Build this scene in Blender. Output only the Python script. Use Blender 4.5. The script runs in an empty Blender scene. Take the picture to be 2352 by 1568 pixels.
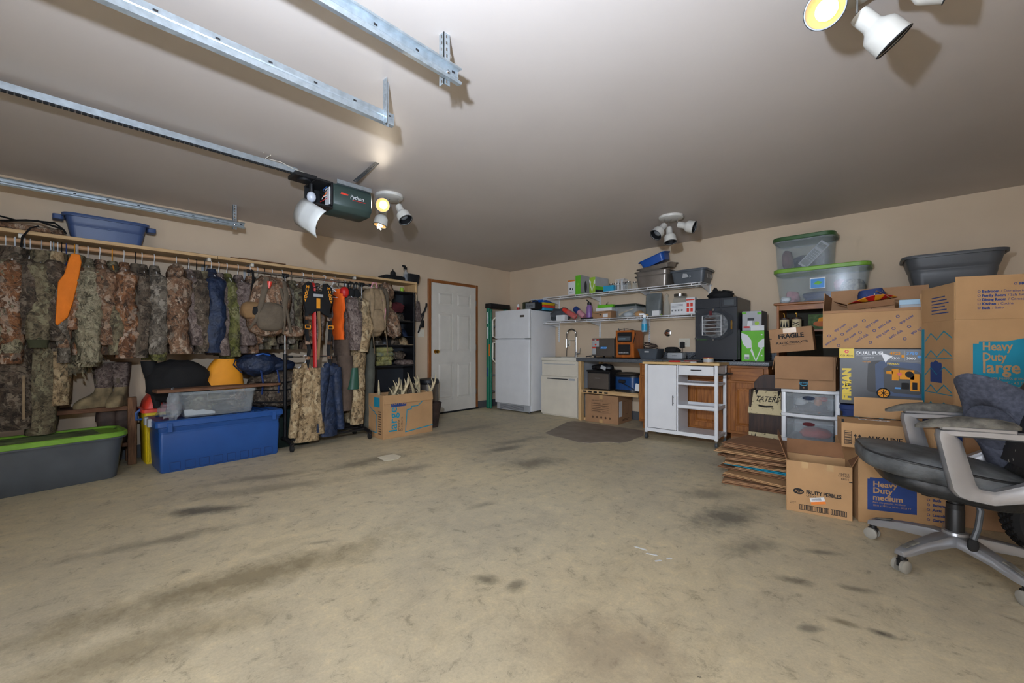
import bpy, bmesh, math, random
from mathutils import Vector, Matrix, noise, Quaternion
R = math.radians
rnd = random.Random(7)
scn = bpy.context.scene
col = scn.collection
# ------------------------------------------------------------------ camera
cam_d = bpy.data.cameras.new('camera'); cam = bpy.data.objects.new('camera', cam_d); col.objects.link(cam)
cam.location = (5.35, -5.66, 1.06); cam.rotation_euler = (R(90), 0, R(43.1))
cam_d.sensor_width = 36; cam_d.lens = 956 / 2352 * 36; cam_d.shift_y = 12 / 2352
cam_d.clip_start = .02
scn.camera = cam
# ------------------------------------------------------------------ world, light, exposure
wd = bpy.data.worlds.new('world'); scn.world = wd; wd.use_nodes = True
wd.node_tree.nodes['Background'].inputs[0].default_value = (.90, .93, 1, 1)
wd.node_tree.nodes['Background'].inputs[1].default_value = 4.5
vs = scn.view_settings; vs.view_transform = 'Standard'; vs.look = 'None'; vs.gamma = 1; vs.use_curve_mapping = False
vs.exposure = 0.70
scn.cycles.use_denoising = True
scn.cycles.max_bounces = 5; scn.cycles.diffuse_bounces = 3; scn.cycles.glossy_bounces = 3; scn.cycles.transparent_max_bounces = 12
scn.cycles.use_adaptive_sampling = True; scn.cycles.adaptive_threshold = .11; scn.cycles.adaptive_min_samples = 14
scn.cycles.sample_clamp_indirect = 6
# the photographer's flash held beside the camera and bounced off the ceiling
fl = bpy.data.lights.new('bounce_flash', 'SPOT'); flo = bpy.data.objects.new('bounce_flash', fl); col.objects.link(flo)
flo.location = (5.02, -5.68, 1.56)
flo.rotation_euler = Vector((-.62, .66, .56)).to_track_quat('-Z', 'Y').to_euler()
fl.energy = 255; fl.color = (.69, .81, 1); fl.spot_size = R(160); fl.spot_blend = 1; fl.shadow_soft_size = .035
# daylight through the open overhead door behind the camera: a portal guides the sky light
pd = bpy.data.lights.new('door_portal', 'AREA'); po = bpy.data.objects.new('door_portal', pd); col.objects.link(po)
pd.shape = 'RECTANGLE'; pd.size = 2.7; pd.size_y = 2.1; pd.cycles.is_portal = True
po.location = (5.37, -7.42, 1.06); po.rotation_euler = (R(90), 0, 0)
# ------------------------------------------------------------------ helpers
def C(*a):
    if len(a) == 1:
        h = a[0].lstrip('#'); a = [int(h[i:i+2], 16) for i in (0, 2, 4)]
    f = lambda c: c/12.92 if c <= .04045 else ((c+.055)/1.055)**2.4
    return tuple(f(c/255) for c in a) + (1,)
def tag(o, label, cat, group=None):
    o['label'] = label; o['category'] = cat
    if group: o['group'] = group
    return o
def thing(name, label, cat, loc=(0, 0, 0), rz=0, group=None, rot=None):
    o = bpy.data.objects.new(name, None); col.objects.link(o)
    o.empty_display_size = .05
    o.location = loc; o.rotation_euler = rot if rot else (0, 0, R(rz))
    return tag(o, label, cat, group)
class MB:
    def __init__(s): s.v = []; s.f = []
    def add(s, vs, fs, M=None):
        b = len(s.v)
        if M is not None: vs = [M @ Vector(v) for v in vs]
        s.v += [tuple(v) for v in vs]; s.f += [[i + b for i in f] for f in fs]; return s
    def box(s, x0, x1, y0, y1, z0, z1, M=None):
        v = [(x, y, z) for z in (z0, z1) for y in (y0, y1) for x in (x0, x1)]
        return s.add(v, [(0, 2, 3, 1), (4, 5, 7, 6), (0, 1, 5, 4), (2, 6, 7, 3), (0, 4, 6, 2), (1, 3, 7, 5)], M)
    def loft(s, rings, cap0=True, cap1=True, M=None, closed=True):
        n = len(rings[0]); v = [p for r in rings for p in r]; f = []
        for i in range(len(rings) - 1):
            for j in range(n if closed else n - 1):
                k = (j + 1) % n
                f.append((i*n + j, i*n + k, (i+1)*n + k, (i+1)*n + j))
        if cap0: f.append(tuple(reversed(range(n))))
        if cap1: f.append(tuple(range((len(rings)-1)*n, len(rings)*n)))
        return s.add(v, f, M)
    def tube(s, pts, r, n=8, cap=True, M=None, flat=1.0, closed=False):
        pts = [Vector(p) for p in pts]
        rs = r if isinstance(r, (list, tuple)) else [r]*len(pts)
        rings = []; up = None
        m = len(pts)
        for i, p in enumerate(pts):
            if closed: t = pts[(i+1) % m] - pts[i-1]
            else: t = (pts[min(i+1, m-1)] - pts[max(i-1, 0)])
            if t.length < 1e-9: t = Vector((0, 0, 1))
            t.normalize()
            if up is None: up = t.orthogonal() if abs(t.z) > .95 else (Vector((0, 0, 1)) - t*t.z)
            up = up - t*up.dot(t)
            if up.length < 1e-6: up = t.orthogonal()
            up.normalize(); sd = t.cross(up)
            rings.append([p + (up*math.cos(2*math.pi*k/n)*flat + sd*math.sin(2*math.pi*k/n))*rs[i] for k in range(n)])
        if closed: rings.append(rings[0]); cap = False
        return s.loft([[tuple(q) for q in r_] for r_ in rings], cap, cap, M)
    def cyl(s, p0, p1, r0, r1=None, n=16, M=None):
        return s.tube([p0, p1], [r0, r0 if r1 is None else r1], n, True, M)
    def lathe(s, prof, n=20, M=None, cap0=True, cap1=True):
        rings = [[(r*math.cos(2*math.pi*k/n), r*math.sin(2*math.pi*k/n), z) for k in range(n)] for r, z in prof]
        return s.loft(rings, cap0, cap1, M)
    def prism(s, poly, d0, d1, M=None):          # polygon (x, z) extruded along y
        a = [(x, d0, z) for x, z in poly]; b = [(x, d1, z) for x, z in poly]
        return s.loft([a, b], True, True, M)
    def blob(s, c, r, e=1.0, nu=20, nv=12, amp=0, fr=4, seed=0, M=None, flatz=None):
        rings = []
        sg = lambda q, p: math.copysign(abs(q)**p, q)
        for i in range(nv + 1):
            ph = -math.pi/2 + math.pi*i/nv
            ph = max(-1.5, min(1.5, ph))
            ring = []
            for j in range(nu):
                th = 2*math.pi*j/nu
                d = Vector((sg(math.cos(ph), e)*sg(math.cos(th), e), sg(math.cos(ph), e)*sg(math.sin(th), e), sg(math.sin(ph), e)))
                k = 1 + amp*noise.noise(Vector((d.x*fr*.5 + seed*7.3, d.y*fr*.5, d.z*fr*.5 + seed))) + amp*.5*noise.noise(Vector((d.x*fr*1.5 + seed*3, d.y*fr*1.5, d.z*fr*1.5)))
                p = Vector((c[0] + d.x*r[0]*k, c[1] + d.y*r[1]*k, c[2] + d.z*r[2]*k))
                if flatz is not None: p.z = max(p.z, flatz)
                ring.append(tuple(p))
            rings.append(ring)
        return s.loft(rings, True, True, M)
    def build(s, name, mat, parent=None, bev=0, seg=1, angle=35, loc=None, rot=None, label=None, kind=None, smooth=True):
        me = bpy.data.meshes.new(name); me.from_pydata(s.v, [], s.f); me.update()
        bm = bmesh.new(); bm.from_mesh(me)
        bmesh.ops.recalc_face_normals(bm, faces=bm.faces)
        if bev:
            ed = [e for e in bm.edges if len(e.link_faces) == 2 and e.calc_face_angle(0) > .5]
            bmesh.ops.bevel(bm, geom=ed, offset=bev, segments=seg, affect='EDGES', profile=.5, clamp_overlap=True)
        bm.to_mesh(me); bm.free()
        if smooth:
            me.polygons.foreach_set('use_smooth', [True]*len(me.polygons))
            me.set_sharp_from_angle(angle=R(angle))
        me.materials.append(mat)
        o = bpy.data.objects.new(name, me); col.objects.link(o)
        if parent: o.parent = parent
        if loc: o.location = loc
        if rot: o.rotation_euler = rot
        if label: o['label'] = label
        if kind: o['kind'] = kind
        return o
def rr(hx, hy, r, n=4):
    r = min(r, hx*.98, hy*.98); out = []
    for cx, cy, a0 in ((hx-r, hy-r, 0), (-hx+r, hy-r, 90), (-hx+r, -hy+r, 180), (hx-r, -hy+r, 270)):
        for k in range(n + 1):
            a = R(a0 + 90*k/n); out.append((cx + r*math.cos(a), cy + r*math.sin(a)))
    return out
def rrz(hx, hy, r, z, n=4, cx=0, cy=0): return [(x + cx, y + cy, z) for x, y in rr(hx, hy, r, n)]
def face_m(face, o):
    ax = {'F': ((1, 0, 0), (0, 0, 1), (0, -1, 0)), 'L': ((0, -1, 0), (0, 0, 1), (-1, 0, 0)),
          'R': ((0, 1, 0), (0, 0, 1), (1, 0, 0)), 'T': ((1, 0, 0), (0, 1, 0), (0, 0, 1)), 'B': ((-1, 0, 0), (0, 0, 1), (0, 1, 0))}[face]
    M = Matrix.Identity(4)
    for i in range(3):
        for j in range(3): M[j][i] = ax[i][j]
        M[i][3] = o[i]
    return M
def decal(parent, name, polys, mat, face='F', o=(0, 0, 0), lift=.0012, M=None, label=None):
    mb = MB(); FM = (M if M is not None else face_m(face, o))
    if not isinstance(polys[0][0], (list, tuple)): polys = [polys]
    for p in polys:
        n = len(p)
        mb.add([(x, y, lift) for x, y in p] + [(x, y, lift*.3) for x, y in p],
               [tuple(range(n))] + [(i, i+n, (i+1) % n + n, (i+1) % n) for i in range(n)], FM)
    return mb.build(name, mat, parent, smooth=False, label=label)
def rect(x0, y0, x1, y1): return [(x0, y0), (x1, y0), (x1, y1), (x0, y1)]
def frame_rect(x0, y0, x1, y1, w): return [rect(x0, y0, x1, y0+w), rect(x0, y1-w, x1, y1), rect(x0, y0+w, x0+w, y1-w), rect(x1-w, y0+w, x1, y1-w)]
def ngon(cx, cy, r, n=16, ry=None): return [(cx + r*math.cos(2*math.pi*k/n), cy + (ry or r)*math.sin(2*math.pi*k/n)) for k in range(n)]
def ring_polys(cx, cy, r, w, n=12):
    a = ngon(cx, cy, r, n); b = ngon(cx, cy, r - w, n)
    return [[a[i], a[(i+1) % n], b[(i+1) % n], b[i]] for i in range(n)]
def line_poly(pts, w):
    out = []
    for (x0, y0), (x1, y1) in zip(pts[:-1], pts[1:]):
        d = math.hypot(x1-x0, y1-y0) or 1; nx, ny = -(y1-y0)/d*w/2, (x1-x0)/d*w/2
        ex, ey = (x1-x0)/d*w/2, (y1-y0)/d*w/2
        out.append([(x0+nx-ex, y0+ny-ey), (x0-nx-ex, y0-ny-ey), (x1-nx+ex, y1-ny+ey), (x1+nx+ex, y1+ny+ey)])
    return out
def txt(parent, s, u, v, size, mat, face='F', o=(0, 0, 0), lift=.0014, rot=0, align='LEFT', sx=1, bold=0, M=None, name='lettering', shear=0, line=1.0, sp=1.0):
    cu = bpy.data.curves.new('t', 'FONT'); cu.body = s; cu.size = size; cu.align_x = align
    cu.resolution_u = 2; cu.offset = bold; cu.shear = shear; cu.space_line = line; cu.space_character = sp
    ob = bpy.data.objects.new('t', cu)
    me = bpy.data.meshes.new_from_object(ob)
    bpy.data.objects.remove(ob); bpy.data.curves.remove(cu)
    FM = (M if M is not None else face_m(face, o)) @ Matrix.Translation((u, v, lift)) @ Matrix.Rotation(R(rot), 4, 'Z') @ Matrix.Diagonal((sx, 1, 1, 1))
    me.transform(FM); me.materials.clear(); me.materials.append(mat); me.name = name
    o_ = bpy.data.objects.new(name, me); col.objects.link(o_)
    if parent: o_.parent = parent
    return o_
def struct(o): o['kind'] = 'structure'; return o
# ------------------------------------------------------------------ materials
def nodes(name):
    m = bpy.data.materials.new(name); m.use_nodes = True; nt = m.node_tree
    return m, nt, nt.nodes['Principled BSDF']
def N(nt, t, **k):
    n = nt.nodes.new(t)
    for a, b in k.items():
        if a.startswith('i_'): n.inputs[a[2:].replace('_', ' ')].default_value = b
        elif a[0] == 'n' and a[1:].isdigit(): n.inputs[int(a[1:])].default_value = b
        else: setattr(n, a, b)
    return n
def L(nt, a, b): nt.links.new(a, b)
def ramp(nt, fac, stops, interp='LINEAR'):
    r = N(nt, 'ShaderNodeValToRGB'); cr = r.color_ramp; cr.interpolation = interp
    while len(cr.elements) > 1: cr.elements.remove(cr.elements[-1])
    cr.elements[0].position = stops[0][0]; cr.elements[0].color = stops[0][1]
    for p, c in stops[1:]:
        e = cr.elements.new(p); e.color = c
    if fac is not None: L(nt, fac, r.inputs[0])
    return r
def objco(nt, rand=False):
    tc = N(nt, 'ShaderNodeTexCoord')
    if not rand: return tc.outputs['Object']
    oi = N(nt, 'ShaderNodeObjectInfo'); ml = N(nt, 'ShaderNodeVectorMath', operation='ADD')
    sc_ = N(nt, 'ShaderNodeMath', operation='MULTIPLY', n1=37.0); L(nt, oi.outputs['Random'], sc_.inputs[0])
    L(nt, tc.outputs['Object'], ml.inputs[0]); L(nt, sc_.outputs[0], ml.inputs[1]); return ml.outputs[0]
def mixc(nt, fac, a, b, mode='MIX'):
    m = N(nt, 'ShaderNodeMix', data_type='RGBA', blend_type=mode)
    for sk, val in ((m.inputs[0], fac), (m.inputs[6], a), (m.inputs[7], b)):
        if isinstance(val, (int, float)): sk.default_value = val
        elif isinstance(val, tuple): sk.default_value = val
        else: L(nt, val, sk)
    return m.outputs[2]
def bumpn(nt, bs, h, strength, dist=.01):
    b = N(nt, 'ShaderNodeBump', i_Strength=strength, i_Distance=dist); L(nt, h, b.inputs['Height']); L(nt, b.outputs[0], bs.inputs['Normal'])
def mat(name, c, rough=.55, metal=0, var=.12, vs_=6, bump=0, bs_=80, spec=.5, c2=None, detail=4, emit=None, es=0, coat=0):
    m, nt, b = nodes(name)
    b.inputs['Roughness'].default_value = rough; b.inputs['Metallic'].default_value = metal
    b.inputs['Specular IOR Level'].default_value = spec
    if coat: b.inputs['Coat Weight'].default_value = coat
    co = objco(nt)
    nz = N(nt, 'ShaderNodeTexNoise', i_Scale=vs_, i_Detail=detail); L(nt, co, nz.inputs['Vector'])
    d = c2 or tuple(x*(1-2*var) for x in c[:3]) + (1,)
    l = c if c2 else tuple(min(1, x*(1+var)) for x in c[:3]) + (1,)
    r = ramp(nt, nz.outputs[0], [(.3, d), (.7, l)]); L(nt, r.outputs[0], b.inputs['Base Color'])
    if bump:
        n2 = N(nt, 'ShaderNodeTexNoise', i_Scale=bs_, i_Detail=3.0); L(nt, co, n2.inputs['Vector']); bumpn(nt, b, n2.outputs[0], bump, .04 if bs_ <= 20 else .01)
    if emit:
        b.inputs['Emission Color'].default_value = emit; b.inputs['Emission Strength'].default_value = es
    return m
def wood(name, c1, c2, scale=6, axis='Y', rough=.5, stretch=9, bump=.05):
    m, nt, b = nodes(name); b.inputs['Roughness'].default_value = rough
    mp = N(nt, 'ShaderNodeMapping'); L(nt, objco(nt, True), mp.inputs[0])
    s = [stretch]*3; s['XYZ'.index(axis)] = 1; mp.inputs['Scale'].default_value = s
    nz = N(nt, 'ShaderNodeTexNoise', i_Scale=scale, i_Detail=6.0, i_Roughness=.62, i_Distortion=.6); L(nt, mp.outputs[0], nz.inputs['Vector'])
    r = ramp(nt, nz.outputs[0], [(.32, c2), (.5, tuple((x+y)/2 for x, y in zip(c1, c2))), (.66, c1)]); L(nt, r.outputs[0], b.inputs['Base Color'])
    bumpn(nt, b, nz.outputs[0], bump*4, .002); return m
def camo(name, cols, scale=9, streak=.5, light=None, dark=(.026, .023, .019, 1)):
    m, nt, b = nodes(name); b.inputs['Roughness'].default_value = .9; b.inputs['Specular IOR Level'].default_value = .15
    co = objco(nt, True); k = len(cols)
    n1 = N(nt, 'ShaderNodeTexNoise', i_Scale=scale, i_Detail=9.0, i_Roughness=.72, i_Distortion=1.2); L(nt, co, n1.inputs['Vector'])
    r = ramp(nt, n1.outputs[0], [(.30 + .36*i/(k-1), c) for i, c in enumerate(cols)])
    wv = N(nt, 'ShaderNodeVectorMath', operation='MULTIPLY_ADD'); L(nt, n1.outputs['Color'], wv.inputs[0]); wv.inputs[1].default_value = (.16, .16, .16); L(nt, co, wv.inputs[2])
    mp0 = N(nt, 'ShaderNodeMapping'); mp0.inputs['Scale'].default_value = (1, 1, .55); mp0.inputs['Rotation'].default_value = (.6, .4, .2); L(nt, wv.outputs[0], mp0.inputs[0])
    n2 = N(nt, 'ShaderNodeTexNoise', i_Scale=scale*2.3, i_Detail=6.0, i_Roughness=.7, i_Distortion=2.2); L(nt, mp0.outputs[0], n2.inputs['Vector'])
    dk = ramp(nt, n2.outputs[0], [(.40, (.9,)*3 + (1,)), (.47, (.15,)*3 + (1,)), (.52, (0, 0, 0, 1))])
    c1 = mixc(nt, dk.outputs[0], r.outputs[0], dark)
    v = N(nt, 'ShaderNodeTexVoronoi', i_Scale=scale*4.5); L(nt, mp0.outputs[0], v.inputs['Vector'])
    sep = N(nt, 'ShaderNodeSeparateColor'); L(nt, v.outputs['Color'], sep.inputs[0])
    lt = ramp(nt, sep.outputs[1], [(.72, (0, 0, 0, 1)), (.9, (.55,)*3 + (1,))])
    c2 = mixc(nt, lt.outputs[0], c1, light or cols[-1])
    d2 = ramp(nt, sep.outputs[0], [(.70, (0, 0, 0, 1)), (.92, (.6,)*3 + (1,))]); c2 = mixc(nt, d2.outputs[0], c2, dark)
    mp = N(nt, 'ShaderNodeMapping'); mp.inputs['Scale'].default_value = (1, 1, .35); mp.inputs['Rotation'].default_value = (.5, .3, 0); L(nt, wv.outputs[0], mp.inputs[0])
    n3 = N(nt, 'ShaderNodeTexNoise', i_Scale=scale*1.8, i_Detail=2.0, i_Distortion=.8); L(nt, mp.outputs[0], n3.inputs['Vector'])
    st = ramp(nt, n3.outputs[0], [(.488, (0, 0, 0, 1)), (.5, (streak,)*3 + (1,)), (.512, (0, 0, 0, 1))])
    c3 = mixc(nt, st.outputs[0], c2, light or cols[-1])
    n4 = N(nt, 'ShaderNodeTexNoise', i_Scale=13.0, i_Detail=3.0, i_Distortion=.6); L(nt, co, n4.inputs['Vector'])
    L(nt, c3, b.inputs['Base Color']); bumpn(nt, b, n4.outputs[0], .7, .035)
    return m
def clear(name, tint=(.75, .8, .82, 1), opac=.28, rough=.18):
    m, nt, b = nodes(name); b.inputs['Base Color'].default_value = tint; b.inputs['Roughness'].default_value = rough
    tr = N(nt, 'ShaderNodeBsdfTransparent'); tr.inputs[0].default_value = (.93, .95, .96, 1)
    mx = N(nt, 'ShaderNodeMixShader'); nz = N(nt, 'ShaderNodeTexNoise', i_Scale=5.0); L(nt, objco(nt), nz.inputs['Vector'])
    rp = ramp(nt, nz.outputs[0], [(.3, (opac*.85,)*3 + (1,)), (.7, (opac*1.15,)*3 + (1,))]); L(nt, rp.outputs[0], mx.inputs[0])
    L(nt, tr.outputs[0], mx.inputs[1]); L(nt, b.outputs[0], mx.inputs[2])
    L(nt, mx.outputs[0], nt.nodes['Material Output'].inputs[0]); return m
def speck(name, base, spot, scale=120, rough=.4, lo=.45, hi=.55):
    m, nt, b = nodes(name); b.inputs['Roughness'].default_value = rough
    nz = N(nt, 'ShaderNodeTexNoise', i_Scale=scale, i_Detail=2.0); L(nt, objco(nt), nz.inputs['Vector'])
    r = ramp(nt, nz.outputs[0], [(lo, base), (hi, spot)]); L(nt, r.outputs[0], b.inputs['Base Color']); return m
M = {}
def plain(k, c, **kw): M[k] = mat(k, c, **kw); return M[k]
plain('white', C(228, 229, 230), rough=.35, var=.02); plain('cream', C(226, 218, 200), rough=.4, var=.03)
plain('ivory', C(222, 216, 200), rough=.45, var=.03)
plain('doorwhite', C(216, 211, 200), rough=.5, var=.03)
plain('black', C(24, 24, 26), rough=.45, var=.15); plain('matblack', C(20, 20, 21), rough=.85, var=.2, bump=.2)
plain('charcoal', C(48, 51, 56), rough=.35, var=.06); plain('darkgrey', C(70, 74, 78), rough=.4, var=.08)
plain('grey', C(120, 123, 126), rough=.5, var=.08); plain('lightgrey', C(175, 177, 178), rough=.5, var=.05)
plain('totegrey', C(84, 90, 96), rough=.42, var=.08); plain('wallgrey', C(86, 87, 88), rough=.6, var=.05)
plain('blue', C(36, 82, 150), rough=.38, var=.05); plain('denimblue', C(62, 84, 128), rough=.42, var=.05)
plain('navy', C(28, 44, 72), rough=.6, var=.25, vs_=18, bump=.7, bs_=14); plain('royal', C(24, 84, 170), rough=.35, var=.05)
plain('limelid', C(128, 178, 62), rough=.4, var=.12); plain('darkgreenlid', C(60, 96, 52), rough=.4, var=.08)
plain('forest', C(28, 44, 40), rough=.4, var=.08); plain('openergreen', C(50, 66, 62), rough=.4, var=.05)
plain('laddergreen', C(20, 122, 92), rough=.45, var=.08); plain('teal', C(20, 140, 168), rough=.7, var=.05)
plain('printblue', C(38, 66, 128), rough=.7, var=.05); plain('printnavy', C(38, 58, 110), rough=.7, var=.05)
plain('ink', C(34, 32, 32), rough=.8, var=.05); plain('brownink', C(92, 66, 44), rough=.8, var=.05)
plain('red', C(200, 34, 30), rough=.45, var=.06); plain('redlid', C(226, 66, 48), rough=.42, var=.05)
plain('maroon', C(96, 36, 40), rough=.9, var=.2); plain('yellow', C(228, 196, 22), rough=.42, var=.06)
plain('orange', C(240, 128, 20), rough=.75, var=.06, bump=.2, bs_=20); plain('hunterorange', C(248, 104, 20), rough=.8, var=.06)
plain('goldorange', C(242, 158, 30), rough=.7, var=.05)
plain('green', C(104, 190, 40), rough=.5, var=.04); plain('lime', C(160, 200, 60), rough=.5, var=.04)
plain('purple', C(150, 110, 170), rough=.35, var=.05); plain('cyan', C(50, 165, 205), rough=.4, var=.05)
plain('tan', C(150, 128, 98), rough=.85, var=.12, vs_=20, bump=.3, bs_=40); plain('coyote', C(140, 108, 70), rough=.85, var=.12, bump=.3)
plain('olive', C(70, 72, 48), rough=.9, var=.15, bump=.3, bs_=20); plain('taupe', C(104, 92, 76), rough=.9, var=.15, bump=.3, bs_=20)
plain('brownpants', C(92, 76, 64), rough=.9, var=.15, bump=.3, bs_=20); plain('greypants', C(88, 88, 78), rough=.9, var=.15, bump=.3, bs_=20)
plain('fleecegrey', C(82, 86, 92), rough=.95, var=.2, bump=.6, bs_=60)
plain('pink', C(214, 150, 160), rough=.8, var=.08); plain('lightblue', C(150, 185, 205), rough=.4, var=.05)
plain('bone', C(205, 188, 150), rough=.6, var=.18, vs_=14); plain('paper', C(226, 218, 196), rough=.8, var=.06)
plain('brass', C(200, 155, 70), rough=.25, metal=1, var=.05); plain('chrome', C(205, 208, 212), rough=.15, metal=1, var=.03)
plain('steel', C(150, 146, 140), rough=.3, metal=1, var=.08); plain('darksteel', C(116, 108, 100), rough=.36, metal=.55, var=.06)
plain('galv', C(186, 196, 202), rough=.38, metal=.75, var=.1, vs_=30); plain('silver', C(164, 165, 168), rough=.3, metal=.55, var=.04)
plain('pan', C(150, 142, 134), rough=.38, metal=.6, var=.12)
plain('leather', C(38, 40, 42), rough=.45, var=.3, vs_=9, bump=.35, bs_=30); plain('wornleather', C(112, 116, 118), rough=.6, var=.35, vs_=7, bump=.4, bs_=35, c2=C(44, 46, 48), detail=7)
plain('wornpad', C(128, 124, 114), rough=.8, var=.3, vs_=22, bump=.5, bs_=60, c2=C(56, 55, 52), detail=7); plain('wool', C(88, 92, 106), rough=.95, var=.2, vs_=60, bump=.4, bs_=200)
plain('rubber', C(28, 28, 28), rough=.8, var=.2); plain('castergrey', C(150, 146, 136), rough=.6, var=.1)
plain('skinboot', C(150, 132, 98), rough=.85, var=.25, vs_=14, bump=.3); plain('bootbrown', C(70, 54, 46), rough=.7, var=.25, vs_=14)
plain('amber', C(120, 60, 20), rough=.2, var=.2); plain('grain', C(110, 70, 40), rough=.9, var=.3, vs_=60)
plain('bulbglass', C(205, 210, 220), rough=.2, var=.02); plain('reflector', C(196, 158, 96), rough=.5, var=.05)  # reflector's tan has a lit bulb's warm glow put into the colour
plain('lens', C(206, 208, 206), rough=.35, var=.02)
plain('lamp', C(208, 205, 197), rough=.4, var=.02)
plain('lit', C(255, 250, 235), emit=(1, .93, .82, 1), es=2.4); plain('screen', C(90, 96, 100), rough=.15, var=.05)
plain('bluelabel', C(40, 140, 215), rough=.4, var=.03); plain('orangelabel', C(236, 130, 40), rough=.5, var=.03)
plain('foam', C(214, 212, 208), rough=.9, var=.03)
M['card'] = mat('card', C(186, 146, 102), rough=.85, var=.06, vs_=5, bump=.06, bs_=160)
M['card2'] = mat('card2', C(168, 128, 92), rough=.85, var=.07, vs_=5, bump=.06, bs_=160)
M['card3'] = mat('card3', C(140, 100, 68), rough=.88, var=.1, vs_=6)
M['tape'] = mat('tape', C(196, 160, 112), rough=.25, var=.05)
M['oak'] = wood('oak', C(178, 112, 52), C(128, 74, 30), 5, 'Z', .42, 10)
M['oakx'] = wood('oakx', C(176, 112, 54), C(126, 74, 32), 5, 'X', .42, 10)
M['trimwood'] = wood('trimwood', C(160, 98, 46), C(124, 72, 32), 5, 'Z', .45, 12)
M['pine'] = wood('pine', C(224, 190, 138), C(196, 156, 104), 4, 'Z', .6, 10)
M['pinex'] = wood('pinex', C(222, 188, 138), C(194, 154, 104), 4, 'X', .6, 10)
M['piney'] = wood('piney', C(220, 186, 136), C(188, 150, 102), 4, 'Y', .6, 10)
M['dowel'] = wood('dowel', C(206, 164, 122), C(184, 140, 100), 4, 'Y', .6, 10)
M['barn'] = wood('barn', C(132, 92, 64), C(84, 54, 36), 5, 'Y', .8, 9, .15)
M['barnz'] = wood('barnz', C(134, 96, 66), C(82, 54, 36), 5, 'Z', .8, 9, .15)
M['walnut'] = wood('walnut', C(74, 50, 38), C(40, 27, 22), 5, 'Z', .5, 9)
M['butcher'] = wood('butcher', C(216, 184, 128), C(196, 160, 104), 4, 'X', .5, 10)
M['heaterwood'] = wood('heaterwood', C(188, 104, 36), C(150, 76, 22), 4, 'Z', .4, 6)
M['counter'] = speck('counter', C(58, 62, 68), C(112, 116, 120), 140, .4)
M['birch'] = speck('birch', C(214, 198, 156), C(120, 104, 74), 40, .7, .6, .68)
M['clear'] = clear('clear', opac=.13); M['milky'] = clear('milky', (.62, .66, .68, 1), .17, .3); M['glass'] = clear('glass', (.8, .86, .86, 1), .10, .06)
M['frost'] = clear('frost', (.55, .57, .58, 1), .26, .45); M['bagplastic'] = clear('bagplastic', (.5, .53, .56, 1), .35, .2)
M['smoke'] = clear('smoke', (.12, .12, .13, 1), .16, .05)
M['camo_warm'] = camo('camo_warm', [C(58, 40, 30), C(110, 80, 60), C(146, 112, 86), C(104, 86, 70)], 8, .6, C(196, 178, 156))
M['camo_rust'] = camo('camo_rust', [C(58, 40, 30), C(112, 78, 56), C(150, 102, 66), C(116, 94, 78)], 8, .6, C(206, 188, 168))
M['camo_grey'] = camo('camo_grey', [C(52, 46, 42), C(92, 84, 74), C(124, 114, 100), C(86, 78, 68)], 8, .5, C(178, 170, 156))
M['camo_dark'] = camo('camo_dark', [C(34, 30, 28), C(66, 56, 48), C(98, 84, 70), C(60, 58, 50)], 9, .5, C(150, 136, 118))
M['camo_olive'] = camo('camo_olive', [C(60, 53, 41), C(102, 91, 70), C(130, 118, 94), C(86, 76, 60)], 9, .4, C(160, 156, 124))
M['camo_green'] = camo('camo_green', [C(46, 48, 34), C(90, 92, 44), C(122, 118, 72), C(88, 76, 56)], 8, .4, C(150, 146, 108))
M['camo_moss'] = camo('camo_moss', [C(98, 91, 73), C(134, 124, 100), C(158, 147, 122), C(116, 106, 86)], 12, .7, C(184, 178, 148), C(40, 40, 30))
M['camo_tan'] = camo('camo_tan', [C(104, 86, 62), C(150, 126, 94), C(176, 152, 116), C(126, 108, 82)], 7, .5, C(206, 188, 152), C(58, 46, 32))
M['camo_streak'] = camo('camo_streak', [C(70, 58, 54), C(106, 90, 84), C(130, 114, 106), C(92, 78, 72)], 12, .7, C(160, 146, 136), C(44, 36, 34))
M['blanket'] = camo('blanket', [C(110, 124, 120), C(134, 146, 136), C(168, 160, 92), C(96, 110, 120)], 5, .3, C(180, 172, 110), C(80, 92, 90))
M['blankety'] = camo('blankety', [C(150, 138, 70), C(176, 166, 96), C(150, 150, 110), C(120, 118, 74)], 5, .3, C(190, 182, 120), C(96, 92, 60))
# ------------------------------------------------------------------ the room
RH, RW, RL = 2.46, 7.3, 7.4
def m_wall():
    m, nt, b = nodes('wall_paint'); b.inputs['Roughness'].default_value = .75; co = objco(nt)
    n1 = N(nt, 'ShaderNodeTexNoise', i_Scale=1.6, i_Detail=5.0); L(nt, co, n1.inputs['Vector'])
    r = ramp(nt, n1.outputs[0], [(.3, C(208, 186, 158)), (.7, C(216, 195, 167))]); L(nt, r.outputs[0], b.inputs['Base Color'])
    n2 = N(nt, 'ShaderNodeTexNoise', i_Scale=60.0, i_Detail=3.0); L(nt, co, n2.inputs['Vector']); bumpn(nt, b, n2.outputs[0], .06, .005); return m
def m_ceil():
    m, nt, b = nodes('ceiling_paint'); b.inputs['Roughness'].default_value = .5; b.inputs['Specular IOR Level'].default_value = .35; co = objco(nt)
    n1 = N(nt, 'ShaderNodeTexNoise', i_Scale=1.0, i_Detail=5.0); L(nt, co, n1.inputs['Vector'])
    r = ramp(nt, n1.outputs[0], [(.3, C(196, 186, 178)), (.7, C(203, 193, 185))]); L(nt, r.outputs[0], b.inputs['Base Color'])
    n2 = N(nt, 'ShaderNodeTexNoise', i_Scale=3.0, i_Detail=2.0); L(nt, co, n2.inputs['Vector']); bumpn(nt, b, n2.outputs[0], .05, .02); return m
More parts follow.
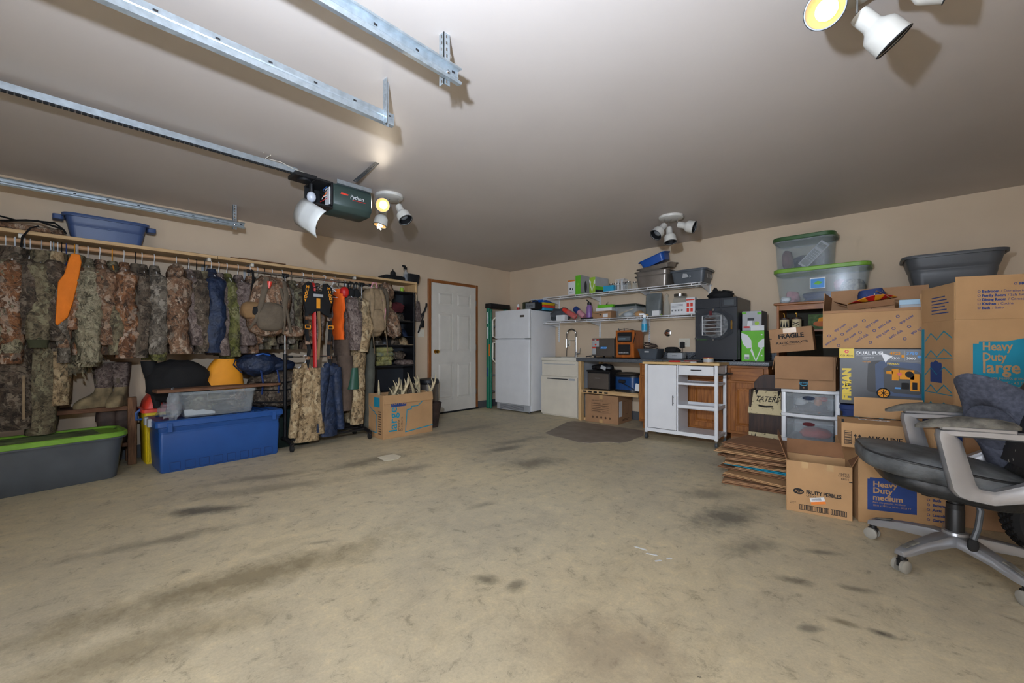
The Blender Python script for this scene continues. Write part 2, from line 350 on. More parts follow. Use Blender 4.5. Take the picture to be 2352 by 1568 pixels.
STAINS = [  # x, y, angle, long radius, short radius, colour, strength : oil and tyre marks on the slab
    (2.05, -5.05, 60, .30, .10, C(62, 60, 58), .75), (1.9, -4.6, 70, .7, .12, C(92, 84, 74), .4),
    (3.15, -5.15, 78, .95, .17, C(104, 90, 62), .62), (3.4, -5.55, 80, .6, .16, C(104, 90, 64), .5), (2.4, -5.3, 75, .5, .08, C(92, 88, 78), .4),
    (1.55, -4.62, 72, .5, .09, C(92, 84, 74), .5), (1.75, -3.75, 85, .5, .16, C(70, 68, 66), .6), (2.2, -3.7, 70, .35, .12, C(80, 76, 72), .5),
    (2.35, -2.55, 80, .3, .10, C(70, 66, 62), .6), (2.9, -2.75, 60, .35, .2, C(78, 72, 66), .62), (2.2, -2.2, 80, .45, .1, C(74, 70, 66), .5),
    (4.55, -2.85, 70, .38, .17, C(76, 76, 74), .72), (4.35, -2.5, 40, .26, .12, C(84, 80, 74), .5), (4.75, -3.2, 60, .2, .1, C(82, 80, 76), .55),
    (3.97, -4.35, 30, .09, .05, C(84, 78, 64), .7), (4.1, -4.3, 100, .07, .05, C(90, 84, 72), .6), (5.05, -3.0, 30, .12, .035, C(74, 70, 66), .6),
    (5.0, -3.4, 20, .10, .04, C(78, 74, 68), .6), (5.2, -3.3, 20, .09, .03, C(80, 76, 66), .6), (5.1, -3.75, 50, .05, .03, C(70, 70, 68), .6),
    (4.6, -4.4, 40, .35, .3, C(136, 120, 104), .5), (5.3, -3.6, 10, .05, .025, C(50, 50, 50), .8), (5.18, -3.62, 10, .06, .03, C(96, 86, 66), .6),
    (1.25, -2.4, 85, .9, .12, C(96, 94, 92), .5), (3.3, -3.75, 80, .16, .05, C(90, 86, 80), .45), (3.05, -4.72, 60, .10, .03, C(80, 72, 60), .6)]
def m_floor():
    m, nt, b = nodes('concrete'); b.inputs['Specular IOR Level'].default_value = .45; co = objco(nt)
    def nz(s, d, rg=.55, di=0, v=None):
        n = N(nt, 'ShaderNodeTexNoise', i_Scale=s, i_Detail=d, i_Roughness=rg, i_Distortion=di); L(nt, v or co, n.inputs['Vector']); return n
    n1 = nz(.8, 6, .6, .4); r1 = ramp(nt, n1.outputs[0], [(.3, C(186, 176, 155)), (.5, C(206, 194, 166)), (.7, C(218, 203, 169))])
    mp = N(nt, 'ShaderNodeMapping'); mp.inputs['Rotation'].default_value = (0, 0, R(12)); mp.inputs['Scale'].default_value = (3.0, 1.3, 1); L(nt, co, mp.inputs[0])
    n2 = nz(2.2, 9, .74, .8, mp.outputs[0]); r2 = ramp(nt, n2.outputs[0], [(.30, (.74, .72, .70, 1)), (.45, (.96, .96, .96, 1)), (.68, (1.06, 1.05, 1.03, 1))])
    c = mixc(nt, .85, r1.outputs[0], r2.outputs[0], 'MULTIPLY')
    n3 = nz(11, 9, .78, .4); r3 = ramp(nt, n3.outputs[0], [(.34, (.5, .48, .45, 1)), (.44, (.94, .94, .93, 1)), (.56, (1.04, 1.03, 1.0, 1)), (.68, (1.22, 1.18, 1.08, 1))])
    c = mixc(nt, .8, c, r3.outputs[0], 'MULTIPLY')
    n5 = nz(90, 6, .8); r5 = ramp(nt, n5.outputs[0], [(.3, (.8, .79, .77, 1)), (.6, (1.04, 1.04, 1.03, 1))]); c = mixc(nt, .7, c, r5.outputs[0], 'MULTIPLY')
    nd = nz(5.0, 10, .78)
    for (x, y, a, rl, rs, sc_, st) in STAINS:
        mp = N(nt, 'ShaderNodeMapping', vector_type='TEXTURE'); mp.inputs['Location'].default_value = (x, y, 0); mp.inputs['Rotation'].default_value = (0, 0, R(a)); mp.inputs['Scale'].default_value = (rl, rs, 1)
        L(nt, co, mp.inputs[0]); ln = N(nt, 'ShaderNodeVectorMath', operation='LENGTH'); L(nt, mp.outputs[0], ln.inputs[0])
        ad = N(nt, 'ShaderNodeMath', operation='MULTIPLY_ADD', n1=2.6); L(nt, nd.outputs[0], ad.inputs[0]); L(nt, ln.outputs['Value'], ad.inputs[2])
        rp = ramp(nt, None, [(0, (st,)*3 + (1,)), (1, (0, 0, 0, 1))]); mr = N(nt, 'ShaderNodeMapRange', n1=1.5, n2=2.35); L(nt, ad.outputs[0], mr.inputs[0]); L(nt, mr.outputs[0], rp.inputs[0])
        c = mixc(nt, rp.outputs[0], c, sc_)
    for sc_, th, rate in ((7, .05, .22), (17, .08, .10), (34, .12, .07)):      # droplets
        v = N(nt, 'ShaderNodeTexVoronoi', i_Scale=sc_); dv = N(nt, 'ShaderNodeVectorMath', operation='MULTIPLY_ADD'); dv.inputs[1].default_value = (.25, .25, .25); L(nt, nd.outputs['Color'], dv.inputs[0]); L(nt, co, dv.inputs[2]); L(nt, dv.outputs[0], v.inputs['Vector'])
        lt = N(nt, 'ShaderNodeMath', operation='LESS_THAN', n1=th); L(nt, v.outputs['Distance'], lt.inputs[0])
        sp = N(nt, 'ShaderNodeSeparateColor'); L(nt, v.outputs['Color'], sp.inputs[0]); l2 = N(nt, 'ShaderNodeMath', operation='LESS_THAN', n1=rate); L(nt, sp.outputs[0], l2.inputs[0])
        mu = N(nt, 'ShaderNodeMath', operation='MULTIPLY'); L(nt, lt.outputs[0], mu.inputs[0]); L(nt, l2.outputs[0], mu.inputs[1])
        m2 = N(nt, 'ShaderNodeMath', operation='MULTIPLY', n1=.7); L(nt, mu.outputs[0], m2.inputs[0])
        c = mixc(nt, m2.outputs[0], c, C(48, 46, 46))
    L(nt, c, b.inputs['Base Color'])
    rr_ = ramp(nt, n3.outputs[0], [(.3, (.5,)*3 + (1,)), (.7, (.68,)*3 + (1,))]); L(nt, rr_.outputs[0], b.inputs['Roughness'])
    bumpn(nt, b, n5.outputs[0], .12, .004); return m
MW, MC, MF = m_wall(), m_ceil(), m_floor()
struct(MB().box(-.1, RW+.1, -RL-.1, .1, -.1, 0).build('floor', MF))
struct(MB().box(-.1, RW+.1, -RL-.1, .1, RH, RH+.1).build('ceiling', MC))
struct(MB().box(-.1, 0, -RL-.1, .1, 0, RH).build('wall_left', MW))
struct(MB().box(0, RW, 0, .1, 0, RH).build('wall_back', MW))
struct(MB().box(RW, RW+.1, -RL-.1, .1, 0, RH).build('wall_right', MW))
wf = struct(MB().box(0, 4.0, -RL-.1, -RL, 0, RH).box(6.74, RW, -RL-.1, -RL, 0, RH).box(4.0, 6.74, -RL-.1, -RL, 2.14, RH).build('wall_front', MW))
struct(MB().box(-6, 14, -22, -RL-.1, -.12, -.02).build('floor_driveway', mat('driveway', C(176, 172, 164), rough=.9)))
for k, x0 in enumerate((.6, 4.0)):                       # the overhead doors behind the camera: one shut, one rolled up
    d = struct(bpy.data.objects.new('door_%d' % (k + 2), None)); col.objects.link(d); d.location = (x0, -RL, 0)
    for i in range(4):
        if k == 0: MB().box(0, 2.74, 0, .045, .02 + i*.535, .545 + i*.535).build('panel', M['white'], d, bev=.006)
        else: MB().box(-.08, 2.64, .02 + i*.47, .485 + i*.47, 2.255, 2.30).build('panel', M['white'], d, bev=.006)
# vinyl base along the walls
bb = struct(MB().box(0, .012, -RL, -1.86, 0, .12).box(0, .012, -.83, 0, 0, .12).build('baseboard_left', M['wallgrey'], bev=.002))
struct(MB().box(.012, RW, -.012, 0, 0, .12).build('baseboard_back', M['wallgrey'], bev=.002))
# passage door
dr = struct(bpy.data.objects.new('door_1', None)); col.objects.link(dr); dr.location = (.005, -1.798, 0)
slab = MB(); W_, H_ = .905, 2.035; z0 = .025
st, fr = .105, .012
cols_ = ((.115, .41), (.495, .79)); rows = ((.22, .80), (.98, 1.60), (1.71, 1.93))
slab.box(0, W_, 0, .02, z0, z0 + H_)
xs = [0, .115, .41, .495, .79, W_]
sl = MB().box(0, .022, 0, W_, z0, z0+H_).build('slab', M['doorwhite'], dr)
g = MB()
g.box(.022, .034, 0, .115, z0, z0+H_).box(.022, .034, .41, .495, z0, z0+H_).box(.022, .034, .79, W_, z0, z0+H_)
for a, c_ in cols_:
    for q0, q1 in ((z0, rows[0][0]), (rows[0][1], rows[1][0]), (rows[1][1], rows[2][0]), (rows[2][1], z0+H_)): g.box(.022, .034, a, c_, q0, q1)
g.build('stile_grid', M['doorwhite'], dr)
for a, c_ in cols_:
    for q0, q1 in rows:
        MB().loft([[(.022, y, z) for y, z in rect(a+.018, q0+.018, c_-.018, q1-.018)], [(.033, y, z) for y, z in rect(a+.045, q0+.045, c_-.045, q1-.045)]], False, True).build('panel', M['doorwhite'], dr, smooth=False)
kb = MB().lathe([(.032, 0), (.032, .008), (.012, .012), (.012, .035), (.028, .045), (.031, .06), (.022, .074), (.004, .077)], 18, Matrix.Translation((.034, .065, .985)) @ Matrix.Rotation(R(90), 4, 'Y')).build('knob', M['brass'], dr)
for z in (.3, 1.05, 1.8): MB().cyl((.036, W_+.006, z-.045), (.036, W_+.006, z+.045), .007, n=8).build('hinge', M['steel'], dr)
struct(MB().box(0, .05, -1.86, -.83, 0, .022).build('trim_2', M['matblack'], bev=.004))
tr = struct(bpy.data.objects.new('trim_1', None)); col.objects.link(tr)
MB().box(0, .03, -1.858, -1.802, 0, 2.11).build('side_casing', M['trimwood'], tr, bev=.005)
MB().box(0, .03, -.886, -.830, 0, 2.11).build('side_casing', M['trimwood'], tr, bev=.005)
MB().box(0, .031, -1.802, -.886, 2.062, 2.11).build('head_casing', wood('headwood', C(160, 98, 46), C(124, 72, 32), 5, 'Y', .45, 12), tr, bev=.005)
# light switch
sw = thing('light_switch', 'white double light switch plate beside the passage door', 'light switch', (0, -1.975, 1.265))
MB().box(0, .006, -.058, .058, -.06, .06).build('plate', M['cream'], sw, bev=.003)
for y in (-.023, .023): MB().box(.006, .016, y-.006, y+.006, -.012, .01).build('toggle', M['cream'], sw, bev=.002)
def outlet(lbl, loc, n):
    t = thing('wall_outlet', lbl, 'outlet', loc)
    w = .036*n + .0; MB().box(-w-.004, w+.004, -.006, 0, -.058, .058).build('plate', M['cream'], t, bev=.003)
    for k in range(n):
        for z in (-.022, .022):
            cx = (k - (n-1)/2)*.046
            s_ = MB().lathe([(.017, 0), (.017, .004)], 16, Matrix.Translation((cx, -.006, z)) @ Matrix.Rotation(R(90), 4, 'X')).build('socket', M['cream'], t)
            for dx in (-.006, .006): MB().box(cx+dx-.0012, cx+dx+.0012, -.0108, -.01, z-.004, z+.006).build('slot', M['ink'], s_)
    return t
outlet('white double outlet plate on the wall left of the freeze dryer', (3.222, 0, 1.115), 2)
outlet('white single outlet behind the faucet with a black plug in it', (1.33, 0, 1.12), 1)
# ------------------------------------------------------------------ ceiling: tracks, opener, lamps
CR = Vector((.730, .683, 0)); CF = Vector((-.683, .730, 0)); UP = Vector((0, 0, 1))
def wdir(a, b, c): return (CR*a + UP*b - CF*c).normalized()      # right, up, toward the room's front
def strip(mb, w, length, pitch, hole_w, hole_l, th, Mx):           # perforated strap along +z of Mx, width on x
    n = int(length/pitch); p = length/n
    mb.box(-w/2, -hole_w/2, 0, th, 0, length, Mx); mb.box(hole_w/2, w/2, 0, th, 0, length, Mx)
    for i in range(n + 1):
        a = i*p - (p - hole_l)/2; mb.box(-hole_w/2, hole_w/2, 0, th, max(0, a), min(length, a + p - hole_l), Mx)
def track(lbl, x, z0, z1, side, hang_y, y_end):
    t = thing('door_track', lbl, 'door track', (x, y_end, z0), group='galvanised overhead door tracks')
    h = z1 - z0; s = side
    prof = [(0, .0), (s*.024, -.004), (s*.03, .004), (s*.026, .008), (s*.022, .003), (s*.003, .006), (s*.003, h*.42), (s*.006, h*.5), (s*.003, h*.58), (s*.003, h-.006), (s*.022, h-.003), (s*.026, h-.008), (s*.03, h-.004), (s*.024, h+.004), (0, h), (0, h*.58), (s*.003, h*.5), (0, h*.42)]
    y1 = -(RL + y_end) + .06
    MB().prism([(a, b) for a, b in prof], 0, y1).build('channel', M['galv'], t, angle=25)
    for k in range(7):
        yy = -.03 - k*.19; MB().box(-.0012*s, .0045*s, yy-.008, yy+.008, h*.65, h*.78).build('slot', M['ink'], t)
    Hh = RH - z0 + .02
    mb = MB()
    strip(mb, .034, Hh, .026, .009, .015, .003, Matrix.Translation((-s*.004, hang_y, -.02)) @ Matrix.Rotation(R(90), 4, 'Z'))
    strip(mb, .034, Hh, .026, .009, .015, .003, Matrix.Translation((-s*.021, hang_y-.017, -.02)))
    mb.build('hanger_angle', M['galv'], t, smooth=False)
    MB().lathe([(.009, 0), (.009, .004), (.004, .007)], 10, Matrix.Translation((s*.004, hang_y, h*.5)) @ Matrix.Rotation(R(90*s), 4, 'Y')).build('bolt', M['chrome'], t)
    return t
track('galvanised door track nearest the camera at the top of the picture', 3.87, 2.25, 2.318, 1, -.06, -4.44)
track('galvanised door track just left of the nearest one, with a stout perforated hanger', 3.36, 2.245, 2.305, -1, -.05, -4.46)
track('galvanised door track along the left wall above the blue tote', .55, 2.238, 2.29, 1, -.08, -4.45)
# opener
op = thing('garage_door_opener', 'dark green garage door opener motor with its light lens hanging open', 'door opener', (1.99, -4.12, 2.14))
MB().loft([[(x, y, z) for x, z in ((-.13, .04), (-.09, 0), (.09, 0), (.13, .04), (.13, .17), (.11, .205), (-.11, .205), (-.13, .17))] for y in (-.12, .15, .2)]).build('cover', M['openergreen'], op, bev=.006)
op_t = Matrix.Translation((.131, -.02, .1)) @ Matrix.Rotation(R(90), 4, 'Z') @ Matrix.Rotation(R(90), 4, 'X')
txt(op, 'Python', .03, .01, .045, M['white'], M=op_t, sx=.9, shear=.2); decal(op, 'badge', [(-.05, .025), (.01, .025), (.02, .035), (-.04, .04)], M['redlid'], M=op_t); decal(op, 'badge', rect(.05, -.002, .16, .002), M['red'], M=op_t)
ch = MB().box(-.12, .12, -.25, -.12, .19, .205).box(-.12, -.1, -.25, -.12, .0, .19).box(-.12, .12, -.135, -.12, .02, .19).box(-.12, .12, -.25, -.12, .0, .015).build('chassis', M['black'], op, bev=.003)
MB().box(.02, .1, -.142, -.136, .035, .17).build('circuit_board', M['white'], op)
for k, (c_, zz) in enumerate((('blue', .15), ('hunterorange', .11), ('white', .08), ('red', .06), ('black', .13))):
    MB().tube([(.02 + .01*math.sin(k), -.15 - .01*k, zz), (.05, -.17, zz-.02*math.sin(k*2)), (.09, -.155, zz+.02)], .0025, 6).build('wire', M[c_], op)
MB().blob((-.01, -.235, .09), (.034, .034, .042), 1, 16, 10).build('light_bulb', M['bulbglass'], op); MB().cyl((-.01, -.235, .13), (-.01, -.235, .19), .016).build('socket', M['black'], op)
MB().box(-.09, .07, -.38, -.22, .205, .235).cyl((0, -.29, .19), (0, -.29, .235), .05).build('sprocket_housing', M['black'], op, bev=.004)
lens = []
for k in range(9):
    a = R(-70 + 100*k/8); lens.append([(x, -.19 - .11*math.cos(a), -.06 + .13*math.sin(a)) for x in (-.12, -.04, .04, .12)])
lm = MB(); lm.loft(lens, False, False, closed=False)
lo_ = lm.build('lens_cover', M['lens'], op, loc=(.04, -.01, -.095), rot=(R(-14), R(30), R(20))); lo_.scale = (1.08, 1.12, 1.08)
md = lo_.modifiers.new('thick', 'SOLIDIFY'); md.thickness = .003
MB().tube([(.09, -.15, .0), (.04, -.21, -.08), (.03, -.22, -.13), (.05, -.22, -.17)], .0018, 6).build('cord', M['ink'], op)
br = MB(); br.box(-.13, .13, -.09, .2, .205, .209); br.box(.118, .122, -.09, .2, .205, .24); br.build('bracket', M['galv'], op, bev=.001)
mb = MB(); Ax = Matrix.Translation((.13, .05, .255)) @ Vector((.27, .02, .055)).to_track_quat('Z', 'Y').to_matrix().to_4x4()
strip(mb, .034, .42, .024, .009, .015, .003, Ax); strip(mb, .034, .42, .024, .009, .015, .003, Ax @ Matrix.Translation((.017, .017, 0)) @ Matrix.Rotation(R(90), 4, 'Z')); mb.build('hanger_angle', M['darkgrey'], op, smooth=False)
orl = thing('opener_rail', 'long white opener rail with a black drive chain running to the overhead door', 'opener rail', (1.98, -4.46, 2.375))
MB().prism([(-.022, 0), (.022, 0), (.022, .006), (.006, .010), (.006, .045), (-.006, .045), (-.006, .010), (-.022, .006)], 0, -2.88).build('tee_bar', M['galv'], orl)
for i in range(118):
    o = (MB().box(-.006, .006, -.0095, .0095, -.012, -.001).box(-.009, .009, -.004, .004, -.010, -.003).build('chain_link', M['matblack'], orl, smooth=False) if i == 0 else None)
    if o: ch0 = o; ch0.location = (.012, -.02, .0); continue
    q = ch0.copy(); col.objects.link(q); q.parent = orl; q.location = (.012, -.02 - i*.0242, 0)
hk = MB().tube([(.01, -.22, .045), (.012, -.2, .07)] + [(.01, -.21 + .025*math.cos(R(a)), .085 + .025*math.sin(R(a))) for a in range(-20, 200, 30)], .002, 6).build('wire_hook', M['cream'], orl)
MB().tube([(.012, -.2, .048), (.014, -.12, .052), (.016, -.04, .03), (.012, .1, .02)], .002, 6).build('bell_wire', M['cream'], orl)
# spot lamps
def lamp_head(root, pivot, d, lit, rim=True, face=None):
    Mx = Matrix.Translation(pivot) @ d.to_track_quat('Z', 'Y').to_matrix().to_4x4()
    h = MB().lathe([(.006, -.015), (.03, -.012), (.033, 0), (.033, .055), (.037, .065), (.058, .088), (.061, .10), (.063, .162), (.0595, .162), (.057, .10), (.033, .06), (.006, .05)], 24, Mx).build('lamp_head', M['lamp'], root)
    MB().lathe([(.0632, .160), (.0655, .1625), (.0632, .165), (.0592, .165), (.0592, .160)], 24, Mx, False, False).build('rim', M['charcoal'], h)
    MB().lathe([(.0588, .158), (.0565, .102), (.034, .063), (.006, .058)], 24, Mx, False, True).build('reflector', M['reflector' if lit else 'black'], h)  # tan when lit, black when not: glow and shade painted into the cone
    b = MB()
    if lit == 2:
        for k in range(2):
            b.tube([tuple((Vector((.018*math.cos(a*.7 + k*math.pi), .018*math.sin(a*.7 + k*math.pi), .10 + a*.0085)))) for a in range(12)], .0065, 6, M=Mx)
        b.build('light_bulb', M['lit'], h)
    elif lit: b.blob((0, 0, .10), (.036, .036, .04), 1, 16, 8, M=Mx).build('light_bulb', M['lit'], h)
    else: b.blob((0, 0, .115), (.042, .042, .026), 1, 16, 8, M=Mx).build('light_bulb', M['grey'], h)
    if lit:
        ld = bpy.data.lights.new('bulb_light', 'SPOT'); lo2 = bpy.data.objects.new('bulb_light', ld); col.objects.link(lo2); lo2.parent = root
        lo2.matrix_local = Mx @ Matrix.Translation((0, 0, .17)) @ Matrix.Rotation(R(180), 4, 'X')
        ld.energy = LAMP_W; ld.color = (1, .86, .68); ld.spot_size = R(84); ld.spot_blend = .7; ld.shadow_soft_size = .04
LAMP_W = 13
def ceiling_lamp(lbl, x, y, heads):
    t = thing('ceiling_spot_lamp', lbl, 'ceiling lamp', (x, y, RH), group='three-headed ceiling spot lamps')
    MB().lathe([(.125, 0), (.127, -.008), (.122, -.024), (.108, -.03), (.02, -.033), (.004, -.033)], 36).build('ceiling_plate', M['lamp'], t)
    MB().lathe([(.006, -.033), (.006, -.039), (.002, -.042)], 10).build('nut', M['chrome'], t)
    for off, d, lit in heads:
        p = CR*off[0] - CF*off[1]
        MB().cyl((p.x, p.y, -.025), (p.x, p.y, -.095), .0045, n=10).build('stem', M['chrome'], t)
        lamp_head(t, Vector((p.x, p.y, -.095)) + d*.02, d, lit)
    return t
ceiling_lamp('cream ceiling lamp with two lit bulbs beside the door opener', 1.885, -3.62, [((-.035, .03), wdir(.2, -.36, 1), 1), ((-.06, -.05), wdir(-.2, -1, .15), 2), ((.085, .01), wdir(.52, -.95, .35), 0)])
ceiling_lamp('cream ceiling lamp with all bulbs dark near the back wall', 3.543, -1.225, [((-.075, .02), wdir(-.75, -.8, .35), 0), ((.0, -.07), wdir(.02, -1, .25), 0), ((.055, .03), wdir(.85, -.38, .65), 0)])
ceiling_lamp('cream ceiling lamp at the top right edge of the picture with one warm lit bulb', 5.21, -3.60, [((-.07, -.02), wdir(-1.35, -1.1, 1.5), 1), ((.045, -.03), wdir(.6, -.75, .2), 0), ((.05, .085), wdir(.8, -.3, .5), 0)])
# ------------------------------------------------------------------ left wall: shelf, rod
ws = thing('wall_shelf', 'long pine board shelf with closet rod along the left wall', 'shelf', (0, -2.25, 1.947))
MB().box(.004, .31, -2.37, 0, 0, .03).build('shelf_board', M['piney'], ws, bev=.003)
MB().box(.004, .31, -5.1, -2.374, 0, .03).build('shelf_board', M['piney'], ws, bev=.003)
MB().box(.004, .30, -.022, 0, -.115, 0).build('end_board', M['pine'], ws, bev=.002)
MB().cyl((.28, -.5, -.054), (.28, -5.1, -.054), .018).build('closet_rod', M['dowel'], ws)
for y in (-3.66, -2.44, -2.06, -.92):
    b = MB().box(.005, .31, y-.012, y+.012, -.004, 0).box(.004, .009, y-.012, y+.012, -.24, 0).build('shelf_bracket', M['lightgrey'], ws, bev=.001)
    MB().tube([(.01, y, -.22), (.2, y, -.06), (.262, y, -.005)], .006, 6).build('brace', M['lightgrey'], b)
    MB().box(.255, .305, y-.014, y+.014, -.034, -.002).build('rod_hook', M['cream'], b, bev=.004)
# ------------------------------------------------------------------ clothes
HM = {'w': 'white', 'k': 'black', 'b': 'lightblue', 'y': 'goldorange', 's': 'steel', 'n': 'printblue', 'g': 'lightgrey'}
def hanger(parent, colr, drop=.1, half=.2, wire=False, rodr=.018):
    r = .0035 if not wire else .0018; a0 = rodr + .004 + r
    pts = [(a0*math.cos(R(a)), 0, a0*math.sin(R(a))) for a in range(-60, 181, 30)]
    pts = [(-p[0], 0, p[2]) for p in pts][::-1]
    pts = [(a0*math.cos(R(a)), 0, a0*math.sin(R(a))) for a in range(200, -41, -30)] + [(.012, 0, -.035), (0, 0, -.05), (0, 0, -drop + .01)]
    mb = MB().tube(pts, r, 6)
    mb.tube([(0, 0, -drop + .012), (half*.5, 0, -drop - .035), (half, 0, -drop - .085)], r*1.25, 6).tube([(0, 0, -drop + .012), (-half*.5, 0, -drop - .035), (-half, 0, -drop - .085)], r*1.25, 6)
    mb.tube([(-half, 0, -drop - .085), (half, 0, -drop - .085)], r, 6)
    return mb.build('hanger', M[HM[colr]], parent)
def cloth_ring(cx, cy, z, hx, hy, n, seed, amp, fr=9, twist=0):
    out = []
    for k in range(n):
        a = 2*math.pi*k/n; ca, sa = math.cos(a), math.sin(a)
        x = math.copysign(abs(ca)**.8, ca)*hx; y = math.copysign(abs(sa)**.8, sa)*hy
        w = 1 + amp*(noise.noise(Vector((x*fr + seed*5.1, y*fr + seed, z*fr*.45))) + .6*noise.noise(Vector((ca*2.2 + seed, sa*2.2, z*2.1 + seed*2))) + .45*noise.noise(Vector((x*fr*2.4, y*fr*2.4 + seed*3, z*fr*1.6))))
        out.append((cx + x*w, cy + y*w, z))
    return out
CL = []
def garment(name, label, cat, m, x, y, z, kind='jacket', length=.78, sleeve=.72, th=.05, seed=0, yaw=0, hang='w', drop=.1, half=.19, cuff=None, hood=False, lean=0, group='hunting clothes on the closet rod', rod=True, sr=.06):
    t = thing(name, label, cat, (x, y, z), yaw, group)
    if hang: hanger(t, hang, drop, half, wire=(hang == 's'))
    amp = .16
    zt = -drop - .0
    if kind in ('jacket', 'shirt', 'vest'):
        prof = [(0, .055, .025), (.015, .075, .035), (.05, .13, .042), (.095, half + .005, th*.9), (.16, half + .012, th*1.05)]
        k = 14
        for i in range(k): prof.append((.16 + (length - .16)*(i + 1)/k, half + .012 + .012*math.sin(i*1.3 + seed), th*(1.05 + .18*math.sin(i*.8 + seed*2))))
        rings = [cloth_ring(lean*d, .006*math.sin(d*9 + seed), zt - d, hx, hy, 18, seed, amp if d > .1 else .08) for d, hx, hy in prof]
        body = MB().loft(rings).build('body', m, t, angle=60)
        if kind != 'vest':
            for s in (1, -1):
                rg = []
                K = 18
                for i in range(K + 1):
                    f = i/K; d = .085 + (sleeve - .085)*f
                    cx = s*(half - .005 + .055*math.sin(min(1, f*1.6)*math.pi/2)) + lean*d + .012*math.sin(seed*3 + f*5)
                    cy = .02*math.sin(seed + s) * f + .008*math.sin(f*7 + seed)
                    r0 = sr*(1.1 - .28*f) if i else sr*.55
                    rg.append(cloth_ring(cx, cy, zt - d, r0*1.05, r0*(1.0 + .08*math.sin(i*2.3 + seed)), 14, seed + s*3, .3, 14))
                sl_ = MB().loft(rg).build('sleeve', m, t, angle=60)
                if cuff is not None:
                    zc = zt - sleeve; cx = s*(half + .05) + lean*sleeve + .012*math.sin(seed*3 + 5); cy = .02*math.sin(seed + s) + .008*math.sin(7 + seed)
                    MB().loft([cloth_ring(cx, cy, zc + .015 - q, sr*(.80 - .1*(q > .02)), sr*(.78 - .1*(q > .02)), 12, seed, .05) for q in (0, .02, .05, .075)]).build('cuff', cuff, sl_)
        if hood:
            MB().blob((.06, 0, zt - .045), (.13, .075, .085), .9, 16, 10, .25, 4, seed).build('hood', m, t, angle=60)
        else:
            MB().loft([cloth_ring(.01, 0, zt + .012 - q, .062 + q*.5, .034 + q*.2, 12, seed, .06) for q in (0, .02, .045)]).build('collar', m, t, angle=60)
    elif kind == 'pants':
        MB().loft([cloth_ring(0, 0, zt - d, half*.95, th*.8, 16, seed, .1) for d in (-.02, .04, .12, .22)]).build('waist', m, t, angle=60)
        for s in (1, -1):
            MB().loft([cloth_ring(s*half*(.5 + .06*f) + lean*f, .01*math.sin(seed + s + 4*f), zt - .16 - (length - .16)*f, half*(.52 - .12*f), th*(1.05 - .1*f), 12, seed + s, .18) for f in [i/10 for i in range(11)]]).build('trouser_leg', m, t, angle=60)
    elif kind == 'drape':       # folded or sleeveless cloth seen as a tapering sheet
        MB().loft([cloth_ring(lean*f, .01*math.sin(seed + 3*f), zt + .01 - length*f, half*(.45 + .75*math.sin(min(1, f*1.5)*math.pi/2))*(1 - .35*max(0, f-.75)/.25), th*(.5 + .6*math.sin(min(1, f*1.3 + .1)*math.pi/2)), 14, seed, .15) for f in [i/12 for i in range(13)]]).build('body', m, t, angle=60)
    CL.append(t); return t
def shag(t, m, n, zlo, zhi, hx, hy, seed):
    rg = random.Random(seed); mb = MB()
    for i in range(n):
        a = rg.uniform(0, 2*math.pi); z = rg.uniform(zlo, zhi); f = .8 + .5*rg.random()
        p = Vector((math.cos(a)*hx*f, math.sin(a)*hy*f, z)); o = Vector((math.cos(a), math.sin(a), -.8 - rg.random())).normalized(); l_ = rg.uniform(.02, .055)
        sd = Vector((-math.sin(a), math.cos(a), rg.uniform(-.5, .5)))*rg.uniform(.003, .009)
        q = p + o*l_*.6 + sd*rg.uniform(-1, 1); e = p + o*l_ + Vector((rg.uniform(-.015, .015), rg.uniform(-.015, .015), -.01))
        mb.add([p + sd*.4, p - sd*.4, q - sd, q + sd, e], [(0, 1, 2, 3), (3, 2, 4)])
    mb.build('leafy_strips', m, t, kind='stuff', smooth=False)
RZ = 1.893; RX = .28
def gy(px, x=.5):       # along-wall position of a sleeve seen at a given bearing from the room's front
    u = (px - 1176)/956; rx = -.6833 + u*.7302; ry = .7302 + u*.6833; return -5.66 + (x - 5.35)/rx*ry
G = garment; mm = M
def H(px, label, m, kind='jacket', length=.80, sleeve=.80, name='hunting_jacket', cat='jacket', **k):
    return G(name, label, cat, mm[m], RX, gy(px), RZ, kind, length, sleeve, **k)
g = H(6, 'mossy green leafy jacket at the far left end of the closet rod', 'camo_moss', sleeve=.78, seed=1, th=.055, yaw=4); shag(g, mm['camo_moss'], 260, -.85, -.2, .25, .07, 1)
H(30, 'rust brown tree-pattern jacket, its long sleeve in front of the mossy one', 'camo_rust', sleeve=.86, seed=2, sr=.07, th=.05, yaw=-3)
H(53, 'plain olive shirt hanging short between two brown camouflage jackets', 'olive', 'drape', .34, name='folded_shirt', cat='shirt', seed=3, th=.02, half=.16)
H(66, 'dark brown camouflage jacket right of the olive shirt', 'camo_dark', sleeve=.66, seed=4, hang='w', drop=.08)
H(93, 'thick olive fleece camouflage jacket with plain olive cuff', 'camo_olive', sleeve=.68, seed=5, cuff=mm['olive'], sr=.075, th=.06)
H(115, 'bright orange hood with grey lining tucked between camouflage jackets', 'hunterorange', 'drape', .22, name='orange_hood', cat='hood', seed=6, half=.17, th=.035)
H(122, 'dark grey-brown camouflage jacket right of the orange hood', 'camo_dark', sleeve=.72, seed=7, hang='b', drop=.07)
H(141, 'slim grey-green camouflage shirt left of the orange vest', 'camo_grey', 'shirt', .85, .86, 'hunting_shirt', 'shirt', seed=8, sr=.045, th=.03, hang='k')
H(152, 'narrow rust camouflage shirt behind the orange vest', 'camo_warm', 'shirt', .8, .74, 'hunting_shirt', 'shirt', seed=9, sr=.04, th=.03, hang='n')
